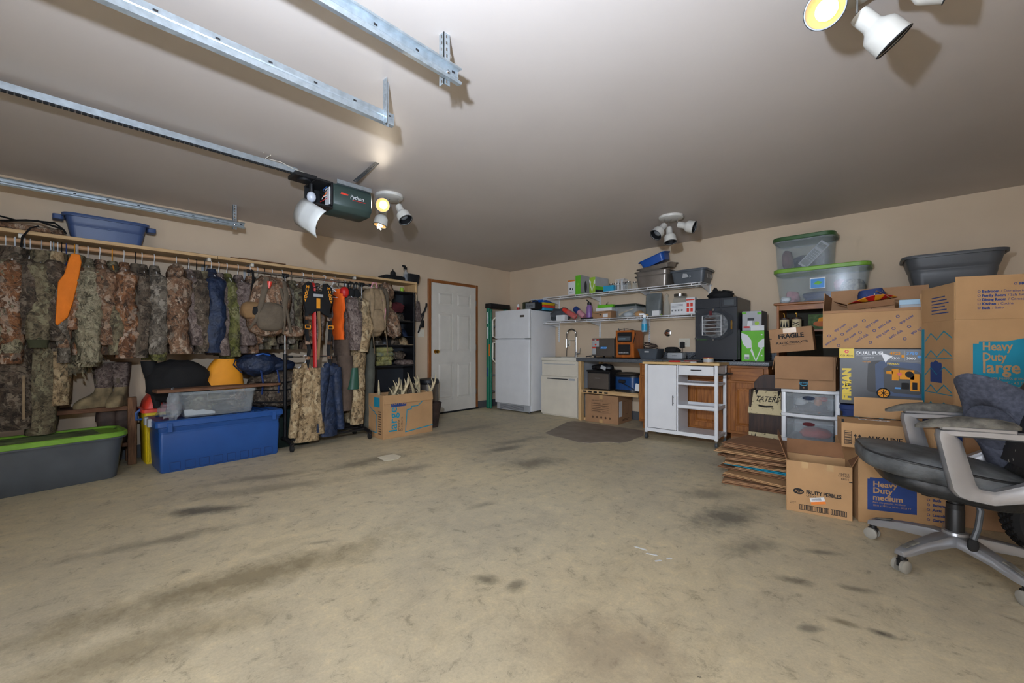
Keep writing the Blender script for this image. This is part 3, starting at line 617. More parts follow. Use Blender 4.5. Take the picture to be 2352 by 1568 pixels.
gv = thing('safety_vest', 'blaze orange safety vest tapering to a point among the camouflage', 'vest', (RX, gy(172), RZ), 0, 'hunting clothes on the closet rod'); hanger(gv, 'y', .1, .2)
MB().prism([((x_ - 178)/273, (588 - y_)/273 - .095) for x_, y_ in ((172, 588), (186, 589), (188, 606), (184, 640), (176, 690), (168, 726), (152, 746), (149, 740), (151, 690), (153, 652), (162, 634), (168, 604))], -.06, .06, Matrix.Translation((.24, 0, 0)) @ Matrix.Rotation(R(90), 4, 'Z')).build('body', mm['orange'], gv, bev=.012, seg=2, angle=40)
H(180, 'brown camouflage jacket right of the orange vest', 'camo_rust', sleeve=.6, seed=11, hang='w', th=.04)
g = H(204, 'shaggy grey-green leafy camouflage suit hanging in ragged strips', 'camo_moss', sleeve=.86, length=.9, seed=12, sr=.085, th=.07, cat='ghillie suit', name='leafy_suit'); shag(g, mm['camo_moss'], 420, -.98, -.2, .29, .09, 2)
H(232, 'brown camouflage jacket with wide sleeve right of the leafy suit', 'camo_warm', sleeve=.72, seed=13, sr=.08, yaw=5)
H(262, 'dark green rock-pattern jacket left of the rust jacket', 'camo_olive', sleeve=.8, seed=14, th=.045, hang='y')
H(290, 'large rust and bark camouflage jacket with a bright twig pattern', 'camo_rust', sleeve=.83, seed=15, sr=.085, th=.06)
H(317, 'slim plain taupe shirt with a narrow hanging sleeve', 'taupe', 'shirt', .8, .83, 'taupe_shirt', 'shirt', seed=16, sr=.035, th=.025, hang='k')
H(333, 'black and rust leaf-pattern jacket right of the taupe shirt', 'camo_dark', sleeve=.83, seed=17, sr=.055)
H(362, 'grey-blue tinged camouflage jacket with a thick knitted hem', 'camo_grey', sleeve=.80, seed=18, sr=.075, th=.06, cuff=mm['camo_green'])
H(415, 'big hooded brown camouflage parka with its hood facing the room', 'camo_warm', sleeve=.80, seed=19, sr=.095, th=.08, hood=True, yaw=-8)
H(444, 'brown camouflage jacket half hidden behind the hooded parka', 'camo_streak', sleeve=.72, seed=20, sr=.06)
H(462, 'dark brown leaf camouflage jacket left of the navy jacket', 'camo_dark', sleeve=.78, seed=21, sr=.07, hang='k')
H(481, 'grey-green camouflage vest short behind the navy jacket', 'camo_olive', 'vest', .55, name='hunting_vest', cat='vest', seed=22, hang='k')
H(497, 'smooth navy blue rain jacket hanging among the camouflage', 'navy', sleeve=.82, seed=23, sr=.08, th=.06, name='rain_jacket', hang='w', drop=.07)
H(515, 'tan-grey camouflage jacket right of the navy rain jacket', 'camo_streak', sleeve=.82, seed=24, sr=.05, hang='w')
H(534, 'yellow-green leaf camouflage shirt right of the navy jacket', 'camo_green', 'shirt', .85, .83, 'hunting_shirt', 'shirt', seed=25, sr=.06)
H(560, 'grey-brown bark-streak jacket left of the hanging pouch', 'camo_streak', sleeve=.72, seed=26, sr=.085, th=.06)
H(588, 'brown camouflage jacket behind the rack, left of its post', 'camo_warm', sleeve=.70, seed=27, sr=.06)
for i, (px, m, s) in enumerate(((606, 'camo_grey', .68), (622, 'camo_olive', .72), (640, 'camo_dark', .7), (664, 'camo_grey', .7), (685, 'camo_olive', .66), (712, 'camo_warm', .7), (735, 'camo_grey', .66))):
    H(px, ('grey camouflage shirt behind the big camouflage backpack', 'olive camouflage shirt behind the camouflage backpack', 'dark camouflage shirt just left of the rack post', 'grey-green camouflage shirt just right of the rack post',
           'olive camouflage shirt behind the black harness', 'brown camouflage shirt behind the harness straps', 'grey camouflage shirt left of the white empty hanger')[i], m, 'shirt', .76, s, 'hunting_shirt', 'shirt', seed=30+i, sr=.05, th=.035, hang='wkw'[i % 3])
# long trousers and bibs under the jackets at the far left
G('hunting_bibs', 'dark brown camouflage bib trousers with a tan zip at the far left', 'trousers', mm['camo_dark'], RX, gy(28), RZ, 'pants', 1.36, seed=41, th=.1, half=.24, drop=.1)
b_ = CL[-1]; MB().box(.232, .245, .05, .062, -1.38, -1.05).build('zip', M['tan'], b_)
G('hunting_trousers', 'olive lichen-pattern trousers hanging lowest beside the bib trousers', 'trousers', mm['camo_olive'], RX, gy(93), RZ, 'pants', 1.42, seed=42, th=.085, half=.2, drop=.1)
G('hunting_trousers', 'tan branch-pattern trousers right of the olive trousers', 'trousers', mm['camo_tan'], RX, gy(132), RZ, 'pants', 1.2, seed=43, th=.075, half=.2, drop=.1)
g = G('leafy_trousers', 'short dark leafy trousers hem above the tall boots', 'trousers', mm['camo_olive'], RX, gy(176), RZ, 'pants', .95, seed=44, th=.07, half=.19, drop=.1); shag(g, mm['camo_olive'], 120, -1.05, -.85, .22, .08, 4)
# empty hangers on the rod
for i, (y, c_) in enumerate(((-3.80, 'w'), (-3.68, 'w'), (-3.42, 'g'), (-4.86, 's'), (-3.55, 'w'))):
    t = thing('clothes_hanger', ('bare white hanger on the rod between rack post and harness', 'second bare white hanger right of the rack post', 'bare grey hanger above the orange vest on the rack', 'thin wire hanger on the rod above the hooded parka', 'bare white hanger on the rod right above the harness')[i], 'hanger', (RX, y, RZ), (20, -15, 10, 0, 30)[i], 'bare hangers on the closet rod')
    hanger(t, c_, .08, .19, c_ == 's')
# things on the wall shelf
def tote(name, label, cat, loc, rz, Lx, Wy, H, body, lid=None, taper=.86, lidh=.03, corner=.06, rim=.018, rimh=.025, groove=None, handles=None, group=None, wall=.004, rimm=None, lidstyle='flat', rot=None):
    """storage tote, centre of its base at loc; Lx by Wy at the rim"""
    t = thing(name, label, cat, loc, rz, group, rot)
    hx, hy = Lx/2 - rim, Wy/2 - rim; bx_, by_ = hx*taper, hy*(taper - .02)
    lv = [0, .02, .5, .72, 1.0]
    out = []
    for f in lv:
        k = f if f else 0
        ex = -.006 if f == 0 else 0
        out.append(rrz(bx_ + (hx-bx_)*k + ex, by_ + (hy-by_)*k + ex, corner*(.7+.3*k), H*f if f else 0, 5))
    if groove:
        gz = groove; i = next(j for j, f in enumerate(lv) if f > gz)
        k = gz; w0 = (bx_ + (hx-bx_)*k, by_ + (hy-by_)*k)
        out[i:i] = [rrz(w0[0]-.006, w0[1]-.006, corner*.95, H*gz-.004, 5), rrz(w0[0], w0[1], corner, H*gz+.004, 5)]
    inn = [rrz(hx-wall, hy-wall, corner, H, 5), rrz(bx_-wall, by_-wall, corner*.7, wall, 5)]
    MB().loft(out + inn).build('body', body, t, angle=40)
    rm = rimm or body
    MB().loft([rrz(hx, hy, corner, H-rimh, 5), rrz(hx+rim*.9, hy+rim*.9, corner+rim, H-rimh, 5), rrz(hx+rim, hy+rim, corner+rim, H-.003, 5), rrz(hx+rim*.9, hy+rim*.9, corner+rim, H, 5), rrz(hx-wall, hy-wall, corner, H, 5), rrz(hx-wall, hy-wall, corner, H-rimh, 5)], False, False).build('rim', rm, t, angle=40)
    if lid:
        a, b_, c_ = hx + rim + .006, hy + rim + .006, corner + rim + .006
        MB().loft([rrz(a-.004, b_-.004, c_, H-.012, 5), rrz(a, b_, c_, H-.008, 5), rrz(a, b_, c_, H+lidh*.75, 5), rrz(a-.006, b_-.006, c_-.004, H+lidh, 5), rrz(a-.035, b_-.035, c_*.7, H+lidh, 5), rrz(a-.045, b_-.045, c_*.65, H+lidh*.55, 5)]).build('lid', lid, t, angle=30)
    if handles:
        for s in (1, -1):
            MB().loft([rrz(.032, .05, .015, z, 3, s*(hx + rim + .018), 0) for z in (H-rimh-.03, H-rimh+.012)]).build('handle', handles, t, bev=.003)
    return t
# ---- on the wall shelf
tote('storage_tote', 'open slate blue tote with end handles on the left wall shelf', 'tote', (.165, -5.415, 1.978), 90, .56, .27, .205, M['denimblue'], None, .84, handles=M['denimblue'], corner=.05, groove=.55)
t = thing('bow_case', 'flat camouflage bow case with black straps at the left end of the wall shelf', 'case', (.16, -5.98, 1.978))
MB().loft([rrz(.13, .30, .06, z, 4) for z in (0, .05)]).build('body', M['camo_warm'], t, bev=.01)
MB().tube([(.1, -.25, .055), (.13, -.1, .10), (.13, .05, .07), (.14, .16, .09), (.12, .3, .05)], .018, 8, flat=.35).build('strap', M['matblack'], t)
MB().tube([(.0, -.1, .06), (.05, .1, .10), (.1, .25, .10), (.12, .30, .05), (.1, .31, .03)], .02, 8, flat=.35).build('strap', M['matblack'], t)
MB().tube([(.13, .16, .05), (.158, .12, .02), (.17, .08, -.06), (.165, .07, -.18), (.19, .09, -.25), (.2, .13, -.30)], .012, 8, flat=.4).build('hanging_strap', M['matblack'], t)
for i, (y, x, l_, z, a) in enumerate(((-4.5, .15, .8, 1.978, 1), (-4.24, .17, .52, 1.985, -2), (-4.2, .15, .46, 1.992, 2))):
    tag(MB().box(-.12, .12, -l_/2, l_/2, 0, .006).build('cardboard_sheet', M['card3'], bev=.001, loc=(x, y, z), rot=(0, 0, R(a))), ('long thin brown cardboard sheet lying on the wall shelf', 'shorter cardboard sheet on the wall shelf, under the topmost one', 'topmost short cardboard sheet on the wall shelf')[i], 'cardboard', 'cardboard sheets on the wall shelf')
t = thing('camera_box', 'flat black box with round knob at the right end of the wall shelf', 'box', (.17, -2.575, 1.978))
MB().loft([rrz(.1, .165, .03, z, 4) for z in (0, .05)] + [rrz(.09, .13, .03, .065, 4)]).build('body', M['matblack'], t, bev=.006)
MB().lathe([(.04, 0), (.036, .06), (.02, .075), (.008, .085), (.006, .1)], 16, Matrix.Translation((0, .02, .062))).build('knob', M['matblack'], t)
def spray(name, label, loc, rz, bodym, headm, lab=None, sc=1):
    t = thing(name, label, 'spray bottle', loc, rz)
    t.scale = (sc,)*3
    MB().lathe([(.030, 0), (.034, .006), (.034, .10), (.028, .13), (.014, .15), (.013, .17)], 18).build('bottle', bodym, t)
    if lab: MB().lathe([(.0346, .02), (.0346, .095)], 18, None, False, False).build('label', lab, t)
    MB().box(-.012, .012, -.018, .018, .17, .205).box(-.009, .009, -.065, -.0, .20, .222).box(-.005, .005, -.045, -.035, .15, .20).build('trigger_head', headm, t, bev=.003)
    return t
spray('spray_bottle', 'clear spray bottle with black trigger head on the wall shelf', (.2, -2.37, 1.978), 20, M['bagplastic'], M['matblack'], sc=1.05)
tag(MB().loft([rrz(.06, .085, .02, 0, 4), rrz(.07, .095, .02, .1, 4), rrz(.06, .09, .01, .125, 4), rrz(.05, .08, .01, .1, 4), rrz(.05, .07, .01, .03, 4)]).build('nylon_bag', M['matblack'], loc=(.18, -2.27+.02, 1.978)), 'small open black nylon bag at the very end of the wall shelf', 'bag')
# ---- shoe bench, boots
t = thing('shoe_bench', 'rough weathered wooden shoe bench along the left wall', 'bench', (0, -5.25, 0))
MB().box(.05, .30, -1.3, -.04, .495, .532).build('seat_plank', M['barn'], t, bev=.004)
MB().box(.06, .28, -1.3, -.04, .165, .2).build('lower_plank', M['barn'], t, bev=.004)
for x in (.225, .03): MB().box(x, x+.075, -.04, .02, 0, .605 if x > .1 else .56).build('post', M['barnz'], t, bev=.004)
for x in (.225, .03): MB().box(x, x+.075, -1.36, -1.3, 0, .58).build('post', M['barnz'], t, bev=.004)
def boot(label, loc, rz, h=.39, m1=None, m2=None, group=None):
    t = thing('hunting_boot', label, 'boot', loc, rz, group)
    rings = []
    for z, cx, hx, hy in ((0, .07, .135, .048), (.02, .07, .138, .05), (.045, .065, .134, .05), (.075, .05, .115, .048), (.105, .02, .078, .046), (.13, .0, .062, .045), (.17, -.004, .056, .045)):
        rings.append([(cx + x, y, z) for x, y in rr(hx, hy, min(hx, hy)*.95, 5)])
    MB().loft(rings).build('foot', m2, t, angle=60)
    sh = [[(-.004 + x, y, z) for x, y in rr(r_*1.15, r_*.92, r_*.8, 5)] for z, r_ in ((.165, .050), (.22, .055), (.30, .062), (h, .068))]
    inn = [[(-.004 + x, y, z) for x, y in rr(r_*1.05, r_*.82, r_*.7, 5)] for z, r_ in ((h, .066), (h-.1, .058))]
    MB().loft(sh + inn).build('shaft', m1, t, angle=60)
    MB().box(.05, .062, -.012, .012, .2, h-.02).build('strip', M['taupe'], t)
    return t
boot('tall camouflage rubber boot with muddy foot, toe pointing left, on the bench', (.17, -5.44, .533), -62, .385, M['camo_streak'], M['skinboot'], 'boots on the bench')
boot('tall camouflage rubber boot with muddy foot nearest the bench post', (.17, -5.325, .533), -22, .385, M['camo_streak'], M['skinboot'], 'boots on the bench')
boot('low brown boot on the lower plank behind the green lid, left one', (.18, -5.42, .201), -90, .2, M['bootbrown'], M['bootbrown'], 'boots under the bench')
boot('low brown boot on the lower plank next to the bench post', (.18, -5.31, .201), -80, .2, M['bootbrown'], M['bootbrown'], 'boots under the bench')
# ---- totes on the floor at left
t = tote('storage_tote', 'long grey tote with a scuffed lime green lid on the floor at far left', 'tote', (.56, -5.79, 0), 97, .92, .46, .345, M['totegrey'], M['limelid'], .9, .028, corner=.11)
MB().box(-.3, .3, -.16, .16, .361, .3625).build('lid_dirt', mat('lid_dirt', C(112, 128, 84), rough=.8, var=.4, vs_=9), t); MB().lathe([(.012, 0), (.012, .002)], 12, Matrix.Translation((.41, -.0, .373))).build('lid_hole', M['ink'], t)
t = thing('toy_bin', 'yellow ribbed bin with a red domed lid and blue handle beside the bench', 'bin', (.24, -5.055, 0), 2)
MB().loft([rrz(.14, .125, .02, 0, 3), rrz(.155, .14, .02, .47, 3)]).build('body', M['yellow'], t, bev=.003)
for y in (-.11, -.075, -.04, 0): MB().box(.142, .160, y-.008, y+.008, .02, .44).build('rib', M['yellow'], t, bev=.003)
MB().loft([rrz(.17, .155, .03, .465, 3), rrz(.17, .155, .03, .495, 3), rrz(.155, .135, .03, .50, 3), rrz(.145, .125, .04, .56, 3), rrz(.12, .09, .04, .62, 3), rrz(.08, .05, .03, .63, 3)]).build('lid', M['redlid'], t, angle=30)
MB().tube([(.05, -.15, .49), (.05, -.18, .46), (.05, -.18, .40), (.05, -.14, .40)], .012, 8).build('handle', M['blue'], t)
bt = tote('storage_tote', 'big royal blue storage trunk with latched lid in front of the clothes', 'tote', (.635, -4.685, 0), 92.4, .965, .45, .40, M['blue'], None, .965, corner=.03, groove=.86, rim=.012)
MB().loft([rrz(.49, .235, .03, .385, 3), rrz(.495, .24, .035, .39, 3), rrz(.495, .24, .035, .43, 3), rrz(.485, .23, .03, .44, 3), rrz(.44, .19, .03, .44, 3), rrz(.43, .18, .03, .43, 3)]).build('lid', M['blue'], bt, angle=30)
for k in range(8):
    x = -.36 + k*.103
    decal(bt, 'embossed_panel', frame_rect(x-.036, .015, x+.036, .085, .004), M['printnavy'], 'F', (0, -.2085, 0))
for x in (-.4, .4): MB().box(x-.018, x+.018, -.252, -.236, .345, .425).build('latch', M['blue'], bt, bev=.003)
for y in (-.05, .1): MB().box(-.517, -.49, y-.03, y+.03, .38, .45).build('end_clip', M['lightgrey'], bt, bev=.004)
for k in range(6): MB().box(.05 + k*.06, .08 + k*.06, -.14, .15, .431, .438).build('lid_rib', M['blue'], bt, bev=.002)
ct = tote('clear_tote', 'clear lidless plastic bin full of camouflage gear on the blue trunk', 'bin', (.64, -4.71, .441), 91.5, .60, .40, .225, M['milky'], None, .9, corner=.04, rim=.012, rimm=M['clear'])
MB().box(-.10, .10, -.205, -.196, .14, .147).box(-.104, -.098, -.205, -.196, .14, .21).box(.098, .104, -.205, -.196, .14, .21).build('grip', M['clear'], ct)
for i, (x, y, z, r_, m) in enumerate(((-.12, -.02, .07, (.12, .13, .06), 'camo_olive'), (.1, 0, .06, (.13, .13, .055), 'camo_dark'), (-.05, -.03, .145, (.16, .11, .05), 'camo_olive'), (.14, .02, .14, (.1, .11, .05), 'camo_warm'), (.02, -.1, .05, (.1, .05, .04), 'black'))):
    tag(MB().blob((0, 0, 0), r_, .8, 16, 10, .25, 5, i).build('gear_bundle', M[m], loc=(.64 - y, -4.71 + x, .446 + z), rot=(0, 0, R(91))), ('olive camouflage bundle low at the left inside the clear bin', 'dark camouflage bundle low at the right inside the clear bin', 'olive camouflage bundle on top at the left in the clear bin', 'brown camouflage bundle on top at the right in the clear bin', 'black pouch at the front bottom of the clear bin')[i], 'clothing bundle', 'gear inside the clear bin')
tag(MB().box(-.11, .11, -.028, .028, 0, .012).build('white_booklet', M['white'], loc=(.765, -4.85, .476), rot=(R(60), 0, R(90))), 'white printed booklet at the bottom front of the clear bin', 'booklet')
tag(MB().blob((0, 0, .06), (.09, .085, .065), .9, 18, 12, .4, 6, 3, flatz=0).build('plastic_bag', M['bagplastic'], loc=(.70, -5.05, .443)), 'crumpled grey plastic bag on the left end of the blue trunk', 'plastic bag')
tag(MB().blob((0, 0, .0), (.04, .05, .12), .9, 14, 10, .5, 6, 5).build('plastic_bag', M['bagplastic'], loc=(.78, -5.03, .56)), 'twisted neck of grey plastic wrap standing beside the clear bin', 'plastic bag')
tag(MB().loft([[(-.07, -.5, 0), (.09, -.5, 0), (.09, -.5, .026), (-.07, -.5, .026)], [(-.1, .0, 0), (.09, .0, 0), (.09, 0, .026), (-.1, 0, .026)], [(-.05, .40, 0), (.08, .40, 0), (.08, .40, .024), (-.05, .40, .024)], [(-.02, .5, 0), (.04, .5, 0), (.04, .5, .02), (-.02, .5, .02)]]).build('barn_board', M['barn'], bev=.003, loc=(.70, -4.66, .669), rot=(0, R(0), R(4))), 'rough brown board with a splintered end lying across the clear bin', 'board')
# bags piled behind
t = thing('duffel_bag', 'black nylon duffel bag drooping behind the barn board', 'bag', (.45, -4.95, .55))
MB().blob((0, 0, .19), (.17, .235, .185), .75, 28, 18, .16, 4, 2).build('body', M['matblack'], t, angle=60)
MB().loft([cloth_ring(.0, -.215 + f*.06, .38 - f*.42, .07*(1 - .55*f), .055*(1-.5*f), 12, 3, .2) for f in [i/10 for i in range(11)]]).build('loose_end', M['matblack'], t, angle=60)
t = thing('support_crate', 'grey plastic crate hidden behind the blue trunk under the bags', 'crate', (.20, -4.62, 0)); MB().box(-.16, .16, -.25, .45, 0, .545).build('body', M['totegrey'], t, bev=.01)
t = thing('dry_bag', 'bright orange dry bag with black print between duffel and navy pack', 'bag', (.44, -4.62, .55))
MB().loft([cloth_ring(0, .0 + .03*f, .39*f, .15*(1 - .45*f), .20*(1 - .62*f*f), 18, 4, .14) for f in [i/10 for i in range(11)]]).build('body', M['goldorange'], t, angle=60)
MB().loft([cloth_ring(.01, .035, .37 + .02*f, .075 - .01*f, .075 - .02*f, 14, 4, .14) for f in (0, .5, 1)]).build('print_patch', M['matblack'], t)
t = thing('daypack', 'navy blue daypack with bright blue cord lying on the camouflage bag', 'backpack', (.50, -4.27, .80))
MB().blob((0, -.02, .08), (.13, .20, .105), .85, 24, 14, .25, 5, 6).build('body', M['navy'], t, angle=60)
MB().blob((.02, .17, .06), (.08, .14, .05), .9, 16, 10, .4, 6, 7).build('hip_belt', M['navy'], t, angle=60)
MB().tube([(.09, -.1, .17), (.11, -.03, .19), (.1, .04, .17)], .008, 6).build('cord', M['royal'], t); MB().tube([(0, -.16, .1), (.02, -.25, .13), (.04, -.27, .08), (.05, -.2, .0)], .009, 6, flat=.4).build('strap', M['navy'], t)
for y in (-.05, .1): MB().tube([(.12, y, .02), (.15, y + .01, -.1), (.15, y, -.22)], .014, 6, flat=.3).build('webbing', M['printblue'], t)
t = thing('camouflage_duffel', 'big dark camouflage pack with black straps stacked under the navy daypack', 'backpack', (.46, -4.13, .405))
MB().blob((0, 0, .2), (.17, .27, .2), .7, 26, 16, .15, 4, 9).build('body', M['camo_dark'], t, angle=60)
for z in (.1, .22, .3): MB().tube([(.168, -.24, z), (.178, 0, z-.02), (.165, .24, z)], .022, 8, flat=.3).build('strap', M['matblack'], t)
tote('storage_tote', 'dark green tote hidden behind the rack post under the camouflage pack', 'tote', (.45, -4.05, 0), 90, .5, .36, .375, M['forest'], M['forest'], .95, .025, corner=.03)
# ------------------------------------------------------------------ rolling garment rack
XR, YA, YB = .68, -4.115, -3.275
rk = thing('garment_rack', 'rolling garment rack with chrome uprights and black base', 'clothes rack', (XR, YA, 0)); w = YB - YA
for y in (0, w):
    MB().cyl((0, y, .10), (0, y, .97), .016).build('lower_post', M['black'], rk)
    MB().cyl((0, y, .96), (0, y, 1.80), .0125).build('upper_post', M['chrome'], rk)
    MB().cyl((0, y, .93), (0, y, .985), .02).build('collar', M['black'], rk)
    MB().tube([(-.20, y, .075), (-.12, y, .095), (0, y, .105), (.12, y, .095), (.20, y, .075)], .022, 10).build('foot', M['black'], rk)
    MB().cyl((0, y-.03, 1.80), (0, y+.03, 1.80), .019).cyl((0, y, 1.77), (0, y, 1.80), .018).build('tee_joint', M['black'], rk)
    for x in (-.19, .19):
        c_ = MB().box(x-.02, x+.02, y-.012, y+.012, .04, .075).build('caster', M['black'], rk, bev=.004)
        MB().lathe([(.012, -.016), (.03, -.014), (.032, 0), (.03, .014), (.012, .016)], 16, Matrix.Translation((x, y, .032)) @ Matrix.Rotation(R(90), 4, 'X')).build('wheel', M['rubber'], c_)
MB().cyl((0, -.33, 1.80), (0, w + .1, 1.80), .0115).build('top_rod', M['chrome'], rk)
for y in (-.33, w+.1): MB().cyl((0, y-.015, 1.80), (0, y+.012, 1.80), .018).build('end_cap', M['black'], rk)
MB().cyl((0, 0, .955), (0, w, .955), .009).build('crossbar', M['chrome'], rk)
for y in (.04, w-.04): MB().cyl((0, y-.035, .955), (0, y+.03, .955), .014).build('sleeve_joint', M['black'], rk)
for x in (-.07, .09): MB().cyl((x, 0, .10), (x, w, .10), .014).build('base_bar', M['black'], rk)
RKZ = 1.80
def side_on(name, label, cat, m, y, z, **k):      # garment hung flat, facing the room
    return G(name, label, cat, m, XR + .02, y, z, group='gear on the rolling rack', yaw=90, **k)
# camouflage backpack and pouch at the rack's left end
def pack(name, label, loc, rz, m, w=.30, h=.48, d=.2, strapm=None, pockm=None, rot=None, group=None, straps_front=True):
    t = thing(name, label, 'backpack', loc, rz, group, rot)
    strapm = strapm or m
    MB().blob((0, 0, -h/2), (d/2, w/2, h/2), .62, 24, 16, .10, 4, len(label)).build('body', m, t, angle=60)
    MB().blob((d*.42, 0, -h*.68), (d*.28, w*.36, h*.24), .7, 18, 10, .12, 4, 2).build('pocket', pockm or m, t, angle=60)
    if straps_front:
        for s in (-1, 1): MB().tube([(d*.35, s*w*.22, -.02), (d*.62, s*w*.27, -h*.25), (d*.62, s*w*.3, -h*.5), (d*.55, s*w*.36, -h*.8), (d*.3, s*w*.42, -h*.92)], [.022, .026, .022, .012, .010], 8, flat=.45).build('shoulder_strap', strapm, t, angle=60)
    MB().tube([(0, -.03, 0), (0, -.02, .035), (0, .02, .035), (0, .03, 0)], .007, 6).build('grab_loop', strapm, t)
    return t
t = pack('camouflage_backpack', 'large camouflage backpack with taupe strap on the left end of the rack', (XR + .06, -4.245, 1.745), 0, M['camo_warm'], .36, .58, .22, M['taupe'], M['taupe'], rot=(R(-8), 0, 0))
MB().lathe([(.012, 0), (.02, .05), (.022, .07)], 10, Matrix.Translation((.12, -.06, -.13))).build('red_clip', M['redlid'], t)
MB().tube([(.1, .05, -.1), (.13, .14, -.35), (.12, .2, -.52)], .03, 8, flat=.5).build('padded_strap', M['taupe'], t)
MB().blob((.06, .24, -.50), (.06, .10, .055), .8, 14, 8, .2).build('hip_pad', M['camo_warm'], t)
MB().tube([(.13, .0, -.28), (.14, .02, -.3), (.13, .04, -.32)], .006, 6).build('orange_pull', M['hunterorange'], t)
t = thing('belt_pouch', 'small tan belt pouch hanging on a wide black strap at the rack end', 'pouch', (XR + .03, -4.42, 1.81))
MB().tube([(0, .0, .0), (.03, -.0, -.1), (.05, -.02, -.25), (.05, -.03, -.32)], .022, 8, flat=.2).build('strap', M['matblack'], t)
MB().blob((.08, -.02, -.40), (.07, .10, .085), .75, 18, 12, .12, 4, 3).build('body', M['coyote'], t, angle=60)
MB().blob((.13, .0, -.41), (.035, .045, .05), .8, 14, 8, .1).build('front_pocket', M['matblack'], t)
# black safety harness with orange lettering
hv = thing('safety_harness', 'black tree-stand safety harness with orange lettering and yellow buckles', 'harness', (XR + .07, -3.815, 1.72), 90)
hh = MB(); 
vest = [(-.155, -.02), (-.10, .035), (-.06, .02), (-.05, -.06), (0, -.075), (.05, -.06), (.06, .02), (.10, .035), (.155, -.02), (.14, -.22), (.12, -.33), (.06, -.31), (.03, -.28), (-.03, -.28), (-.06, -.31), (-.12, -.33), (-.14, -.22)]
hh.prism(vest, -.02, .02); hh.build('vest', M['matblack'], hv, bev=.008, seg=2)
hanger(hv, 'k', .02, .2)
for s in (-1, 1):
    [txt(hv, c_, s*(.112 + .006*q), -.04 - q*.036, .04, M['goldorange'], 'F', (0, -.022, 0), align='CENTER', bold=.0015, sx=1.1, lift=.004) for q, c_ in enumerate('MUDDY')]
    pts = [(s*.12, -.02, -.3), (s*.125, -.03, -.5), (s*.10, -.035, -.70), (s*.13, -.03, -.95), (s*.07 - .03, -.03, -1.2), (s*.09 - .05, -.03, -1.44)]
    MB().tube(pts, .02, 8, flat=.22).build('leg_strap', M['matblack'], hv)
    for z in (-.36, -.62, -.78, -.9): MB().box(s*.115-.026, s*.115+.026, -.046, -.03, z-.018, z+.018).build('stitch_tab', M['camo_rust'], hv, bev=.004)
    for z in (-.45, -1.22): 
        x = s*.12 if z > -1 else s*.075 - .03
        decal(hv, 'buckle', frame_rect(x-.028, z-.02, x+.028, z+.02, .007), M['goldorange'], 'F', (0, -.05, 0), lift=.006)
decal(hv, 'label_patch', rect(-.05, -.125, .05, -.095), M['lightgrey'], 'F', (0, -.022, 0)); decal(hv, 'warning_tag', rect(-.02, -.25, .02, -.14), M['goldorange'], 'F', (0, -.022, 0))
MB().tube([(.0, -.03, -.28), (.01, -.035, -.5), (-.01, -.035, -.8)], .016, 8, flat=.3).build('tether', M['coyote'], hv)
MB().tube([(-.03, .03, .0), (-.02, .035, -.5), (-.01, .035, -1.02)], .022, 8, flat=.3).build('red_webbing', M['red'], hv)
# small things along the top rod
def on_rod(name, label, cat, y, m, r_, z=1.70, x=XR+.03, **k):
    t = thing(name, label, cat, (x, y, 1.80), group='gear on the rolling rack')
    MB().tube([(0, 0, .014), (.012, 0, 0), (.02, 0, -.03), (.02, 0, z - 1.80 + r_[2]*.8)], .004, 6).build('loop', M['matblack'], t)
    MB().blob((.02, 0, z - 1.80), r_, k.get('e', .9), 18, 12, k.get('amp', .1), 4, 3).build('body', m, t, angle=60); return t
on_rod('knit_beanie', 'red beanie hanging behind the harness hanger', 'hat', -3.83, M['red'], (.05, .035, .055), 1.71, XR - .06)
on_rod('red_muff', 'round red game call hanging left of the black ear muffs', 'game call', -3.525, M['red'], (.05, .048, .062), 1.675, XR + .06)
for i, y in enumerate((-3.44, -3.375)):
    t = on_rod('ear_muffs', ('black ear muffs right of the red game call', 'second pair of black ear muffs nearer the rack end')[i], 'ear muffs', y, M['matblack'], (.045, .045, .06), 1.67, XR + .04)
    MB().tube([(.02, -.03, -.12), (.03, -.035, -.03), (.03, .0, .0), (.03, .035, -.03), (.02, .03, -.12)], .01, 6).build('headband', M['black'], t)
t = thing('clothes_hanger', 'empty white plastic hanger turned toward the room on the rack rod', 'hanger', (XR, -3.63, 1.80), 75); hanger(t, 'w', .10, .14, False, .0115)
G('hunting_vest', 'blaze orange vest with black edge on the rack', 'vest', M['hunterorange'], XR - .02, -3.55, 1.80, 'vest', .56, seed=51, th=.032, half=.11, hang='k', lean=.05, group='gear on the rolling rack')
G('hunting_jacket', 'grey-brown bark-streak jacket on the rack right of the orange vest', 'jacket', M['camo_streak'], XR - .06, -3.45, 1.80, 'jacket', .62, .68, seed=52, sr=.07, hang='w', group='gear on the rolling rack')
G('hunting_jacket', 'dark slim jacket between the bark-streak jacket and the tan pack', 'jacket', M['camo_dark'], XR - .06, -3.385, 1.80, 'jacket', .6, .62, seed=53, sr=.05, hang='k', group='gear on the rolling rack')
G('camouflage_coveralls', 'long taupe camouflage coveralls by the rack right post', 'coveralls', M['camo_tan'], XR - .06, -3.33, 1.80, 'jacket', .72, .7, seed=54, sr=.07, hang='g', group='gear on the rolling rack')
G('brown_trousers', 'plain dark brown work trousers hanging to near the rack base', 'trousers', M['brownpants'], XR-.03, -3.50, 1.12, 'pants', .78, seed=55, th=.075, half=.16, hang=None, drop=0, group='gear on the rolling rack')
G('camouflage_trousers', 'grey and tan camouflage trousers inside the rack right post', 'trousers', M['camo_tan'], XR-.02, -3.36, 1.15, 'pants', .98, seed=56, th=.08, half=.16, hang=None, drop=0, group='gear on the rolling rack')
